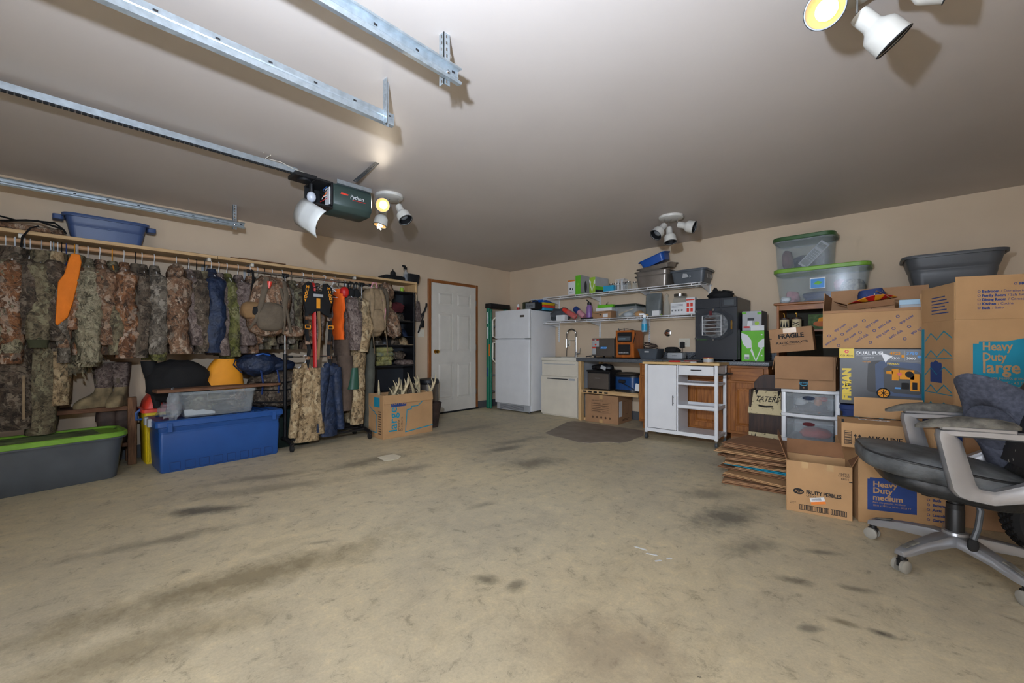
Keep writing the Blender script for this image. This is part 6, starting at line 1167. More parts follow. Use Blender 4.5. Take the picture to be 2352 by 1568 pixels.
# paper scrap on the floor
tag(MB().prism([(-.09, -.08), (.08, -.10), (.11, .02), (.04, .10), (-.07, .09), (-.1, .02)], 0, .003, Matrix.Rotation(R(-90), 4, 'X')).build('paper_scrap', M['paper'], loc=(1.775, -3.55, .0035)), 'flat cream paper scrap alone on the open concrete', 'paper')
for i, (x, y, a, s_) in enumerate(((4.42, -3.62, .3, .03), (4.47, -3.66, 1.0, .02), (4.35, -3.60, .1, .035), (4.50, -3.60, .8, .015))):
    tag(MB().prism([(-s_, -.006), (s_, -.004), (s_*.7, .007), (-s_*.8, .006)], 0, .001, Matrix.Rotation(R(-90), 4, 'X')).build('paint_flake', M['white'], loc=(x, y, .0012), rot=(0, 0, a)), ('white paint flake second from the left in the short row on the open concrete', 'small white paint flake third from the left in the row on the concrete', 'longest white paint flake, at the left end of the row on the concrete', 'tiniest white paint flake, at the right end of the row on the concrete')[i], 'paint flake', 'white paint flakes on the floor')
# ------------------------------------------------------------------ hutch and totes against the back wall
t = thing('oak_hutch', 'oak hutch with open compartment under the clear totes', 'hutch', (4.37, -.45, 0)); HW = .76
for x in (0, HW-.022): MB().box(x, x+.022, 0, .43, 0, 1.50).build('side_panel', M['oak'], t, bev=.002)
MB().box(-.025, HW+.025, -.025, .44, 1.50, 1.525).build('top_board', M['oakx'], t, bev=.006); MB().box(.022, HW-.022, .0, .022, 1.445, 1.50).build('frieze', M['oakx'], t, bev=.002)
for z in (.08, .65, 1.22): MB().box(.022, HW-.022, .01, .42, z, z+.02).build('shelf', M['oakx'], t, bev=.002)
MB().box(.0, HW, .42, .43, .02, 1.5).build('back_panel', mat('dullolive', C(60, 56, 44), rough=.8), t)
for i, x in enumerate((4.425, 4.535)):
    t = thing('soap_dispenser', ('birch-patterned dispenser with pine trees in the hutch', 'birch-patterned dispenser with crossed arrows in the hutch')[i], 'dispenser', (x, -.36, 1.241), 0, 'dispensers in the hutch'); MB().lathe([(.042, 0), (.044, .01), (.044, .115), (.03, .125)], 20).build('jar', M['birch'], t); MB().lathe([(.046, .11), (.046, .128), (.02, .132)], 20).build('collar', M['walnut'], t); MB().lathe([(.046, 0), (.046, .014)], 20).build('base_band', M['walnut'], t); MB().tube([(0, 0, .13), (0, 0, .17), (0, -.03, .172)], .006, 8).build('pump', M['brass'], t)
    if i == 0: decal(t, 'tree_print', [[(-.03 + k*.025, .03), (-.01 + k*.025, .03), (-.02 + k*.025, .10)] for k in range(3)], M['ink'], 'F', (0, -.0445, 0))
    else: decal(t, 'arrow_print', line_poly([(-.03, .05), (.03, .08)], .006) + line_poly([(-.03, .08), (.03, .05)], .006), M['ink'], 'F', (0, -.0445, 0))
t = thing('picture_board', 'small harvest picture with orange bowl leaning in the hutch', 'picture', (4.74, -.30, 1.241), rot=(R(-6), 0, 0)); MB().box(-.11, .11, 0, .012, 0, .16).build('panel', mat('picgreen', C(84, 110, 60), rough=.7, var=.3, vs_=30), t); decal(t, 'bowl_print', ngon(.0, .06, .07, 16, .03), mat('bowlorange', C(196, 104, 40), rough=.6)); decal(t, 'bouquet_print', [(-.03, .085), (.04, .085), (.02, .13), (-.02, .12)], M['goldorange'], lift=.002)
TC = tote('clear_tote', 'long clear tote with lime green lid on the oak hutch', 'tote', (4.735, -.245, 1.526), 0, .80, .42, .33, M['clear'], M['limelid'], .9, .03, corner=.07, rim=.014)
decal(TC, 'label_sticker', rect(-.075, .13, .055, .24), M['white'], 'F', (0, -.188, 0)); decal(TC, 'label_picture', rect(-.068, .135, .048, .228), M['bluelabel'], 'F', (0, -.188, 0), lift=.003); decal(TC, 'label_picture', [(-.05, .175), (.0, .165), (.035, .19), (-.01, .205)], M['green'], 'F', (0, -.188, 0), lift=.004)
for i, (x, y, z, r_, m, l_) in enumerate(((-.25, .0, .065, (.06, .09, .06), 'pink', 'pink box-shaped toy inside the long clear tote'), (.03, -.02, .055, (.19, .1, .05), 'denimblue', 'slate blue bundle lying in the long clear tote'), (.26, .0, .10, (.1, .12, .10), 'camo_moss', 'grey leafy decoration at the right in the long clear tote'), (.16, .03, .17, (.06, .06, .05), 'pink', 'pink silk flower in the long clear tote'), (-.3, -.1, .035, (.05, .04, .03), 'white', 'white cylinder at the left bottom of the long clear tote'))):
    tag(MB().blob((0, 0, 0), r_, .7, 16, 10, .3, 5, i).build('stored_item', M[m], loc=(4.735 + x, -.245 + y, 1.532 + z)), l_, 'stored item', 'things inside the clear totes')
TC2 = tote('clear_tote', 'shorter clear tote with dark green lid stacked on the long one', 'tote', (4.595, -.245, 1.889), 0, .54, .40, .31, M['clear'], M['darkgreenlid'], .92, .03, corner=.07, rim=.014)
for i, (x, y, z, r_, m, l_) in enumerate(((-.16, .0, .11, (.05, .07, .1), 'maroon', 'dark red round item at the left inside the upper clear tote'), (.02, .05, .08, (.14, .08, .07), 'navy', 'navy bundle inside the upper clear tote'), (.14, .0, .12, (.07, .1, .11), 'bagplastic', 'wrapped pale item at the right in the upper clear tote'))):
    tag(MB().blob((0, 0, 0), r_, .75, 16, 10, .2, 5, i).build('stored_item', M[m], loc=(4.595 + x, -.245 + y, 1.896 + z)), l_, 'stored item', 'things inside the clear totes')
t = thing('box_grater', 'flat white grater leaning diagonally in the upper clear tote', 'grater', (4.585, -.385, 1.905), rot=(R(-3), R(42), 0)); mb = MB().box(-.045, .045, 0, .006, 0, .02).box(-.045, .045, 0, .006, .2, .225).box(-.045, .045, 0, .006, .28, .30).box(-.045, -.036, 0, .006, .02, .28).box(.036, .045, 0, .006, .02, .28).build('frame', M['lightgrey'], t); MB().box(-.036, .036, .002, .004, .02, .2).build('plate', M['grey'], t); mb = MB()
for k in range(20): mb.box(-.03 + (k % 4)*.018, -.022 + (k % 4)*.018, -.002, .002, .08 + (k//4)*.024, .092 + (k//4)*.024)
mb.build('grating_teeth', M['lightgrey'], t, kind='stuff')
# stack under and the dark grey tote
cbox('moving_box', 'plain large carton standing on the floor behind the generator carton', (5.2, -.72, 0), 0, .78, .62, .78, M['card2'], group='plain stacked cartons'); cbox('moving_box', 'plain large carton stacked behind, carrying the dark grey tote', (5.2, -.72, .781), 0, .78, .62, .745, M['card2'], group='plain stacked cartons')
tote('storage_tote', 'dark grey flared tote high up at the right, beside the large moving box', 'tote', (5.66, -.40, 1.527), 3, .64, .46, .325, mat('flintgrey', C(88, 90, 92), rough=.45, var=.05), None, .74, corner=.09, rim=.02, groove=.62)
# taters bin
t = thing('potato_bin', 'rustic dark wood vegetable bin lettered TATERS', 'vegetable bin', (4.20, -.88, 0)); PW = .30
MB().box(0, .02, .03, .25, 0, .62).box(PW-.02, PW, .03, .25, 0, .62).box(.02, PW-.02, .23, .25, 0, .66).box(0, PW, .02, .04, .19, .40).box(0, PW, .03, .25, 0, .02).build('carcass', M['walnut'], t, bev=.003)
MB().prism([(0, .62), (PW, .62), (PW, .68), (PW-.05, .745), (PW-.1, .77), (.10, .77), (.05, .745), (0, .68)], .225, .245).build('back_board', M['walnut'], t, bev=.003)
lidM = Matrix.Translation((0, .0, .385)) @ Matrix.Rotation(R(-30), 4, 'X')
ld_ = MB().box(-.005, PW+.005, 0, .018, 0, .26, lidM).build('lid', M['birch'], t, bev=.003); Ml = lidM @ face_m('F', (0, 0, 0))
txt(ld_, 'TATERS', .15, .135, .085, M['ink'], M=Ml, align='CENTER', shear=.3, sx=.72, bold=.001); MB().tube([(.09, -.002, .085), (.11, -.025, .075), (.15, -.03, .068), (.19, -.025, .075), (.21, -.002, .085)], .008, 8, M=lidM).build('handle', M['black'], ld_)
for x in (.035, .235): decal(ld_, 'strap_hinge', [(x, .26), (x+.03, .26), (x+.02, .215), (x+.015, .2), (x+.01, .215)], M['black'], M=Ml, lift=.003)
MB().box(0, PW, .015, .022, .0, .19).build('lower_front', M['birch'], t, bev=.003); MB().tube([(.11, .012, .12), (.15, -.012, .112), (.19, .012, .12)], .007, 8).build('handle', M['black'], t); decal(t, 'print_mark', [[(.02 + k*.03, .13), (.04 + k*.03, .13), (.03 + k*.03, .18)] for k in range(2)], M['ink'], 'F', (0, .015, 0))
# plastic drawers
t = thing('drawer_unit', 'white plastic drawer tower with translucent bowed drawers', 'drawers', (4.555, -1.25, 0)); DW_ = .42
MB().box(0, .035, .01, .38, 0, .67).box(DW_-.035, DW_, .01, .38, 0, .67).box(.03, DW_-.03, .36, .38, 0, .67).build('frame', M['white'], t, bev=.008, seg=2)
for z in (0, .215, .44, .655):
    h = .03; MB().loft([[(x, y, zz) for x, y in [(0, .38), (0, .0), (.1, -.02), (.21, -.027), (.32, -.02), (DW_, 0), (DW_, .38)]] for zz in (z, z + h)]).build('crossrail', M['white'], t, bev=.004)
for i, z in enumerate((.035, .25, .475)):
    h = .175
    fr_ = [(.045, .0), (.12, -.018), (.21, -.025), (.30, -.018), (.375, 0)]
    d = MB().loft([[(x, y + .0, zz) for x, y in fr_ + [(x, y + .004) for x, y in fr_[::-1]]] for zz in (z, z+h-.035)]).box(.045, .049, 0, .33, z, z+h-.04).box(.371, .375, 0, .33, z, z+h-.04).box(.045, .375, 0, .33, z, z+.004).build('drawer', M['frost'], t)
    MB().loft([[(x, y - .008, zz) for x, y in fr_ + [(x, y + .006) for x, y in fr_[::-1]]] for zz in (z+h-.04, z+h)]).build('drawer_lip', M['frost'], d, bev=.002)
    decal(d, 'grip_opening', ngon(.21, 0, .045, 16, .017), M['maroon'] if i == 1 else M['navy'], 'F', (0, -.036, z + h - .035))
for i, (x, z, r_, m, l_) in enumerate(((.14, .55, (.05, .05, .06), 'white', 'white cloth in the top translucent drawer'), (.26, .55, (.03, .05, .07), 'orangelabel', 'orange item in the top translucent drawer'), (.21, .52, (.12, .08, .04), 'navy', 'dark bundle in the top translucent drawer'), (.24, .30, (.12, .1, .045), 'redlid', 'red bundle in the second translucent drawer'), (.30, .60, (.03, .04, .02), 'redlid', 'small red item high in the top translucent drawer'))):
    tag(MB().blob((0, 0, 0), r_, .8, 14, 8, .2, 5, i).build('stored_item', M[m], loc=(4.555 + x, -1.15, z)), l_, 'stored item', 'things inside the drawer tower')
# prime carton and fragile carton
t = cbox('parcel_box', 'brown parcel box with black tape on the drawer tower, front flap hanging', (4.515, -1.29, .686), 0, .435, .38, .285, M['card2'], 'L:170:.12 R:175:.10', th=.006); MB().box(.004, .42, -.035, -.03, -.20, .0).build('flap', M['card2'], t, loc=(0, .03, .285), rot=(R(-7), 0, 0))
decal(t, 'tape_strip', rect(.185, 0, .245, .10), M['ink']); txt(t, 'prime', .215, .055, .026, M['cyan'], align='CENTER', lift=.002); decal(t, 'smile_print', line_poly([(.19, .046), (.205, .038), (.225, .038), (.24, .046)], .004), M['cyan'], lift=.002); decal(t, 'tape_dot', ngon(.215, .018, .007, 10), M['card2'], lift=.002)
t = cbox('fragile_box', 'tilted brown carton lettered FRAGILE on the parcel box', (4.475, -1.24, 1.0), 0, .325, .30, .215, M['card2'], rot=(R(0), R(-5.5), R(4)), tape=False)
txt(t, 'FRAGILE', .165, .125, .054, M['ink'], align='CENTER', bold=.0025, sx=.95); txt(t, 'PLASTIC PRODUCTS', .165, .075, .026, M['ink'], align='CENTER', bold=.001); txt(t, 'SPENCER - HARDWARE - CLOSURE', .165, .06, .009, M['ink'], align='CENTER'); decal(t, 'tape_strip', rect(.11, .17, .21, .215), M['tape']); decal(t, 'tape_strip', rect(0, .125, .33, .185), M['tape'], 'T', (0, 0, .215)); decal(t, 'edge_mark', rect(0, .125, .018, .133), M['ink'])
# flattened cardboard pile
rg = random.Random(12); z = .001
PL = ['at the very bottom, on the concrete', 'second from the floor', 'third from the floor', 'fourth from the floor', 'fifth from the floor', 'sixth from the floor', 'with a teal edge, in the lower half', 'just under the wide printed sheet', 'printed and sliding out to the left', 'just above the printed sheet', 'in the upper half, pale underside', 'fourth from the top', 'third from the top', 'just under the topmost sheet', 'topmost, angled toward the cart']
for i in range(15):
    w, d = rg.uniform(.44, .58), rg.uniform(.34, .46); h = .0145 if i not in (8, 12) else .018
    cx = 4.565 + rg.uniform(-.05, .02) - (.04 if i == 8 else 0); cy = -1.93 + rg.uniform(-.04, .05) + i*.008
    t = tag(MB().box(-w/2, w/2, -d/2, d/2, 0, h*.42).box(-w/2+rg.uniform(.0, .02), w/2-.01, -d/2+rg.uniform(.004, .02), d/2, h*.5, h*.95).build('flattened_box', M[('card3', 'card2', 'card3', 'card')[i % 4]] if i != 6 else M['teal'], bev=.001, loc=(cx, cy, z), rot=(rg.uniform(-.012, .012), rg.uniform(-.012, .012), R(rg.uniform(-14, 14) - (22 if i in (8, 14) else 0)))), 'flattened cardboard box in the pile, ' + PL[i], 'cardboard', 'flattened boxes in the pile')
    if i == 8: decal(t, 'print', [rect(-.2, -.1, .1, -.07), ngon(-.12, -.02, .04, 12), rect(.0, -.05, .2, .0)], M['ink'], 'T', (0, 0, h))
    z += h + .0045
# fruity box
t = cbox('cereal_box', 'open brown cereal case with flaps up on the floor before the pile', (4.803, -2.462, 0), 10, .335, .24, .325, M['card'], 'L:18:.16 R:24:.15 B:40:.11', fm=M['card3'])
txt(t, 'FRUITY PEBBLES', .105, .125, .032, M['ink'], bold=.0012, sx=.78, rot=0); txt(t, 'CEREAL', .105, .108, .015, M['ink']); decal(t, 'oval_logo', ngon(.065, .133, .029, 20, .019), M['ink']); txt(t, 'Post', .065, .125, .024, M['card'], align='CENTER', shear=.2, lift=.003)
decal(t, 'barcode', frame_rect(.07, .018, .222, .052, .003) + [rect(.077 + k*.0085, .022, .077 + k*.0085 + (.0028 if k % 3 else .005), .049) for k in range(17)], M['ink']); decal(t, 'barcode', frame_rect(.23, .018, .308, .052, .003) + [rect(.237 + k*.0085, .022, .2405 + k*.0085, .049) for k in range(8)], M['ink'])
[txt(t, q_, .32, z_, .016, M['ink'], align='RIGHT') for q_, z_ in (('884912', .275), ('1297400', .262), ('68011', .244))]; decal(t, 'side_tick', rect(.318, .232, .335, .238), M['ink']); Mk = face_m('F', (.165, 0, .088)) @ Matrix.Rotation(R(14), 4, 'Z'); decal(t, 'sticker', rect(-.038, -.018, .038, .022), M['white'], M=Mk, lift=.003); decal(t, 'sticker_band', rect(-.038, -.018, .038, -.002), M['orangelabel'], M=Mk, lift=.004); decal(t, 'sticker_print', [rect(-.03, .003 + k*.006, .02, .006 + k*.006) for k in range(3)], M['grey'], M=Mk, lift=.004)
txt(t, '10/26/20\n88011', .02, .058, .009, M['ink']); [decal(t, 'tape_strip', rect(a_, .285, a_+.035, .325), M['tape']) for a_ in (.08, .21)]
tag(MB().blob((0, 0, 0), (.12, .08, .06), .8, 16, 8, .3, 5, 2).build('dark_cloth', M['charcoal'], loc=(4.95, -2.30, .18)), 'dark cloth inside the open cereal case', 'cloth')
# stack at the right
t = tote('storage_tote', 'navy blue tote on the floor under the generator carton', 'tote', (5.27, -1.45, 0), 0, .52, .46, .60, M['printnavy'], M['printnavy'], .95, .025, corner=.03, rim=.012)
FX, FY, FZ = 5.005, -1.655, .632
t = cbox('generator_carton', 'dark grey generator carton with yellow lettering in the middle of the stack', (FX, FY, FZ), 0, .50, .42, .415, M['charcoal'], tape=False)
decal(t, 'yellow_corner', rect(0, .345, .088, .415), M['yellow']); decal(t, 'hex_badge', ngon(.044, .392, .014, 6), M['redlid'], lift=.002); decal(t, 'hex_badge', ngon(.044, .392, .006, 6), M['yellow'], lift=.003); txt(t, 'CO Alert', .044, .356, .019, M['ink'], align='CENTER', lift=.002)
txt(t, 'FIRMAN', .066, .028, .066, M['yellow'], rot=90, bold=.0045, sx=1.02); txt(t, 'DUAL FUEL', .10, .372, .031, M['white'], bold=.001); txt(t, '4125', .285, .372, .028, M['goldorange'], bold=.001); txt(t, '3750', .37, .372, .028, M['bluelabel'], bold=.001); txt(t, '3300', .29, .338, .023, M['white']); txt(t, '3000', .37, .338, .023, M['white'], bold=.0006)
decal(t, 'rule_line', [rect(.10, .364, .26, .366), rect(.362, .33, .364, .40), rect(.29, .326, .345, .328), rect(.37, .326, .44, .328)], M['lightgrey']); decal(t, 'socket_badge', rect(.345, .352, .36, .37), M['goldorange']); decal(t, 'socket_badge', ngon(.435, .358, .01, 10), M['bluelabel']); txt(t, 'CONNECT\nWITH', .135, .345, .013, M['white']); txt(t, 'FIRMAN', .135, .313, .013, M['goldorange'])
gb = mat('genblue', C(62, 82, 116), rough=.5, var=.05)
decal(t, 'generator_picture', [(.16, .12), (.165, .30), (.19, .325), (.24, .33), (.24, .09), (.17, .10)], M['black']); decal(t, 'generator_picture', [(.21, .08), (.205, .30), (.235, .325), (.42, .315), (.465, .30), (.495, .23), (.498, .10), (.47, .075)], gb, lift=.002)
decal(t, 'generator_picture', [(.255, .13), (.25, .27), (.275, .295), (.42, .265), (.452, .235), (.455, .11), (.43, .095), (.31, .10)], M['black'], lift=.003); txt(t, 'FIRMAN', .27, .302, .018, M['yellow'], lift=.004, rot=-3, bold=.0006)
decal(t, 'control_picture', [rect(.265, .235, .30, .255), rect(.295, .19, .33, .27), rect(.335, .20, .41, .265), rect(.39, .12, .435, .24)], M['goldorange'], lift=.004); decal(t, 'control_picture', [ngon(.385, .235, .022, 12), rect(.345, .13, .385, .175), rect(.40, .13, .425, .18)], M['ink'], lift=.005); decal(t, 'control_picture', [rect(.31, .13, .34, .142)], M['bluelabel'], lift=.005); decal(t, 'control_picture', ngon(.335, .235, .012, 10), M['redlid'], lift=.005)
decal(t, 'wheel_picture', ngon(.25, .095, .038, 18), M['ink'], lift=.003); decal(t, 'wheel_picture', ngon(.25, .095, .03, 18), M['goldorange'], lift=.004); decal(t, 'wheel_picture', [line_poly([(.25 - .025*math.cos(a), .095 - .025*math.sin(a)), (.25 + .025*math.cos(a), .095 + .025*math.sin(a))], .004)[0] for a in (0, .8, 1.6, 2.4)], M['ink'], lift=.005); decal(t, 'torn_label', [(.235, .385), (.30, .36), (.27, .33), (.262, .312)], M['white'], lift=.006)
# sam's carton with flaps, hat
SX = 4.905
t = cbox('club_carton', 'open brown carton printed with slanted blue club lettering', (SX, -1.665, 1.0485), 0, .60, .46, .285, M['card'], 'B:6:.20 L:-4:.14 F:178:.02', fm=M['card2'])
c38, s38 = math.cos(R(38)), math.sin(R(38))
for n in range(-6, 12):                         # slanted repeat print, every other line upside down
    for j in range(-3, 7):
        al_, pe = j*.158 + (n % 2)*.079, n*.047
        u, v = .02 + al_*c38 - pe*s38, .02 + al_*s38 + pe*c38
        e = (u + .115*c38, v + .115*s38)
        if not (.008 < u < .50 and .012 < v and e[0] < .585 and e[1] < .262 and u + .03 > .02): continue
        if n % 2: txt(t, "sam's club", e[0] - .012*s38, e[1] + .012*c38, .025, M['printblue'], rot=218, sx=.85, bold=.0004, name='slanted_print'); d_ = (u - .018*c38, v - .018*s38)
        else: txt(t, "sam's club", u, v, .025, M['printblue'], rot=38, sx=.85, bold=.0004, name='slanted_print'); d_ = (e[0] + .015*c38 - .006*s38, e[1] + .015*s38 + .006*c38)
        if .014 < d_[0] < .586 and .014 < d_[1] < .27: decal(t, 'diamond_print', [[(d_[0] + q[0], d_[1] + q[1]) for q in p] for p in ring_polys(0, 0, .011, .0035, 6)], M['printblue'], lift=.0016)
tb = cbox('small_open_box', 'small brown open box inside the club carton carrying the starry hat', (5.06, -1.52, 1.20), 2, .27, .22, .185, M['card2'], 'L:62:.09 R:-48:.12 F:160:.05', fm=M['card3'], rot=(0, R(-6), 0)); decal(tb, 'barcode_label', rect(.015, .12, .055, .15), M['lightgrey']); decal(tb, 'print_mark', frame_rect(.10, .125, .14, .155, .003), M['ink'])
cbox('filler_carton', 'plain carton deep inside the club carton', (4.93, -1.62, 1.056), 0, .53, .38, .14, M['card3'], tape=False)
t = thing('cowboy_hat', 'starry navy cowboy hat with red striped brim on the open box', 'hat', (5.185, -1.42, 1.405), rot=(0, R(-7), R(12)))
MB().loft([rrz(.082, .07, .05, .008, 5), rrz(.080, .066, .05, .06, 5), rrz(.068, .055, .045, .095, 5), rrz(.05, .035, .03, .088, 5)]).build('crown', M['printnavy'], t); stars = []
for k in range(26):
    a = k*2.4; zz = .02 + (k % 5)*.016; pt = Vector((math.cos(a)*.084, math.sin(a)*.072, zz)); Mx = Matrix.Translation(pt) @ Vector((math.cos(a), math.sin(a), 0)).to_track_quat('Z', 'Y').to_matrix().to_4x4(); stars.append(Mx)
mb = MB()
for Mx in stars: mb.add([(x, y, .001) for x, y in [(.006*math.cos(R(90+36*q))*(1 if q % 2 == 0 else .45), .006*math.sin(R(90+36*q))*(1 if q % 2 == 0 else .45)) for q in range(10)]], [tuple(range(10))], Mx)
mb.build('star_print', M['bone'], t, kind='stuff', smooth=False)
for k in range(16):
    a0, a1 = 2*math.pi*k/16, 2*math.pi*(k+1)/16; pts = []
    for r_, dz in ((1, 0), (1.75, 0)):
        for a in (a0, (a0+a1)/2, a1):
            rx, ry = .084*r_, .072*r_; z_ = .008 if r_ == 1 else .012 + .03*abs(math.sin(a))**3
            pts.append((rx*math.cos(a), ry*math.sin(a), z_))
    MB().add([pts[0], pts[1], pts[2], pts[5], pts[4], pts[3]] + [(p[0], p[1], p[2]-.004) for p in (pts[0], pts[1], pts[2], pts[5], pts[4], pts[3])], [(0, 1, 2, 3, 4, 5), (11, 10, 9, 8, 7, 6)] + [(i, (i+1) % 6, (i+1) % 6 + 6, i + 6) for i in range(6)]).build('brim_stripe', M['red'] if k % 2 else M['goldorange'], t, smooth=False)
tag(MB().box(0, .16, 0, .03, 0, .21).build('game_tin', M['lightblue'], bev=.003, loc=(5.335, -1.40, 1.20)), 'pale blue flat tin standing in the club carton', 'tin')
tag(MB().box(0, .15, 0, .03, 0, .17).build('game_tin', M['lightgrey'], bev=.003, loc=(5.34, -1.45, 1.20)), 'silvery flat tin standing before the pale blue one', 'tin')
# lower big box and the large box on it
RB = 20
cbox('moving_box', 'large brown moving box on the floor behind the office chair', (5.62, -2.07, 0), RB, .60, .37, .60, M['card2'])
LB = cbox('moving_box', 'large moving box with teal house print and raised flap at the right edge', (5.578, -2.09, .605), RB, .60, .38, .615, M['card'], 'F:0:.25 L:0:.22 R:10:.23 B:10:.2', th=.006, fm=M['card'])
house(LB, .33, .37, .50, .285, M['teal']); txt(LB, 'Heavy', .118, .435, .066, M['card'], bold=.0016, lift=.003, sx=.76); txt(LB, 'Duty', .118, .375, .066, M['card'], bold=.0016, lift=.003, sx=.76); txt(LB, 'large', .118, .305, .095, M['card'], bold=.0022, lift=.003, sx=.86); txt(LB, 'Para uso pesado, grande', .118, .27, .022, M['card'], lift=.003, sx=.85); txt(LB, '24" x 18" x 18" - 4.5 CU FT', .118, .242, .022, M['card'], lift=.003, sx=.85)
txt(LB, 'For tips on packing', .18, .13, .03, M['printblue']); txt(LB, 'Lowes.com/moving', .18, .095, .03, M['printblue'], bold=.001)
for i, (a, b_) in enumerate((('Bedroom', ' / Dormitorio'), ('Family Room', ' / Sala familiar'), ('Dining Room', ' / Comedor'), ('Kitchen', ' / Cocina'), ('Bath', ' / Baño'))):
    zz = .615 + .152 - i*.0238
    decal(LB, 'tick_ring', ring_polys(.106, zz + .007, .0065, .002), M['printblue']); o_ = txt(LB, a, .118, zz, .0205, M['printblue'], bold=.0009, sx=.92)
    wx = max(v.co.x for v in o_.data.vertices); txt(LB, b_.strip(), wx + .008, zz, .0205, M['printblue'], sx=.92)
txt(LB, 'FRONT ROOM', .272, .615 + .19, .0205, M['printblue'], bold=.0009); decal(LB, 'tick_ring', ring_polys(.258, .615 + .197, .0065, .002), M['printblue'])
decal(LB, 'side_band', rect(-.375, .02, -.34, .57), M['teal'], 'L'); [decal(LB, 'side_zigzag', line_poly([(-.33, .05 + k*.11), (-.26, .10 + k*.11), (-.19, .06 + k*.11), (-.11, .11 + k*.11), (-.03, .07 + k*.11)], .007), M['teal'], 'L') for k in range(5)]; [decal(LB, 'side_line', rect(-.33, .16 + k*.22, -.02, .165 + k*.22), M['teal'], 'L') for k in range(2)]; house(LB, -.2, .30, .13, .14, M['printblue'], 'L'); [decal(LB, 'side_line', rect(-.25, .66 + k*.02, -.06 - .02*(k % 3), .666 + k*.02), M['printblue'], 'L') for k in range(6)]
lob = [o for o in col.objects if o.get('label', '') == 'large brown moving box on the floor behind the office chair'][0]
txt(lob, "For tips on packing", .18, .10, .03, M['ink']); txt(lob, "Lowes.com", .18, .055, .045, M['ink'], bold=.0012); decal(lob, 'side_band', rect(-.1, 0, -.02, .6), M['printblue'], 'L')
# medium box and amazon box
MBX = cbox('moving_box', 'medium moving box with navy house print under the chair seat', (5.16, -2.385, 0), 21, .47, .42, .445, M['card'])
house(MBX, .158, .19, .23, .215, M['printblue']); txt(MBX, 'Heavy', .068, .225, .046, M['card'], bold=.0012, lift=.003); txt(MBX, 'Duty', .068, .187, .046, M['card'], bold=.0012, lift=.003); txt(MBX, 'medium', .068, .145, .046, M['card'], bold=.0012, lift=.003, sx=.95); txt(MBX, 'Para uso pesado, mediano', .068, .127, .0145, M['card'], lift=.003); txt(MBX, '18-in x 18-in x 16-in - 3CU FT', .068, .108, .0145, M['card'], lift=.003)
for i, a in enumerate(('Bedroom', 'Family Room', 'Dining Room', 'Kitchen', 'Bath', 'Basement', 'Attic', 'Laundry', 'Garage')):
    zz = .285 - i*.0285; decal(MBX, 'tick_ring', ring_polys(.325, zz + .007, .007, .002), M['printblue']); txt(MBX, a, .342, zz, .021, M['printblue'], bold=.0008)
AB = cbox('parcel_box', 'brown parcel box with patterned black tape on the medium moving box', (5.08, -2.40, .4465), 9, .42, .30, .15, M['card'], 'B:-90:.02', th=.006); MB().box(.085, .416, -.004, 0, 0, .135).build('flap', M['card'], AB, loc=(0, .298, .15), rot=(R(8), 0, 0), bev=.001)
MB().box(.004, .416, .002, .296, .146, .150).build('top_flap', M['card'], AB, bev=.001); decal(AB, 'tape_strip', rect(0, .255, .42, .30), M['ink'], 'T', (0, 0, .1505)); decal(AB, 'tape_marks', [rect(.03 + k*.06, .27, .05 + k*.06, .28) for k in range(6)], M['cyan'], 'T', (0, 0, .1505), lift=.002); decal(AB, 'tape_strip', rect(0, .15, .012, .17), M['ink']); decal(AB, 'address_label', rect(.10, .17, .25, .205), M['white'], 'T', (0, 0, .1505)); decal(AB, 'address_print', [rect(.105 + k*.035, .18, .13 + k*.035, .192) for k in range(4)], M['ink'], 'T', (0, 0, .1505), lift=.002)
decal(AB, 'barcode', frame_rect(.012, .02, .05, .10, .003) + [rect(.016, .026 + k*.0075, .046, .026 + k*.0075 + (.002 if k % 2 else .0045)) for k in range(9)], M['ink']); decal(AB, 'arrow_marks', [[(.064, .04), (.068, .04), (.068, .07), (.074, .07), (.066, .085), (.058, .07), (.064, .07)], [(.084, .04), (.088, .04), (.088, .07), (.094, .07), (.086, .085), (.078, .07), (.084, .07)], rect(.058, .032, .094, .035)], M['ink']); txt(AB, 'ALKALINE', .12, .055, .035, M['ink'], bold=.001); txt(AB, 'CELLS', .12, .018, .035, M['ink'], bold=.001)
# tyre at the right edge
t = thing('mower_tire', 'black treaded tire standing on the floor at the right edge', 'tire', (5.93, -2.32, .205), 20); Mx = Matrix.Rotation(R(90), 4, 'X')
MB().lathe([(.11, -.06), (.16, -.075), (.19, -.07), (.205, -.05), (.205, .05), (.19, .07), (.16, .075), (.11, .06)], 36, Mx).build('casing', M['rubber'], t); mb = MB()
for k in range(40):
    a = 2*math.pi*k/40
    for y in (-.04, -.013, .013, .04): mb.box(-.009, .009, y-.009, y+.009, .2, .211, Matrix.Rotation(a + (.07 if y in (-.013, .04) else 0), 4, 'Y'))
mb.build('tread', M['matblack'], t, kind='stuff', smooth=False); MB().lathe([(.02, -.03), (.11, -.05), (.115, -.06)], 24, Mx, False, False).build('wheel_disc', M['lightgrey'], t)
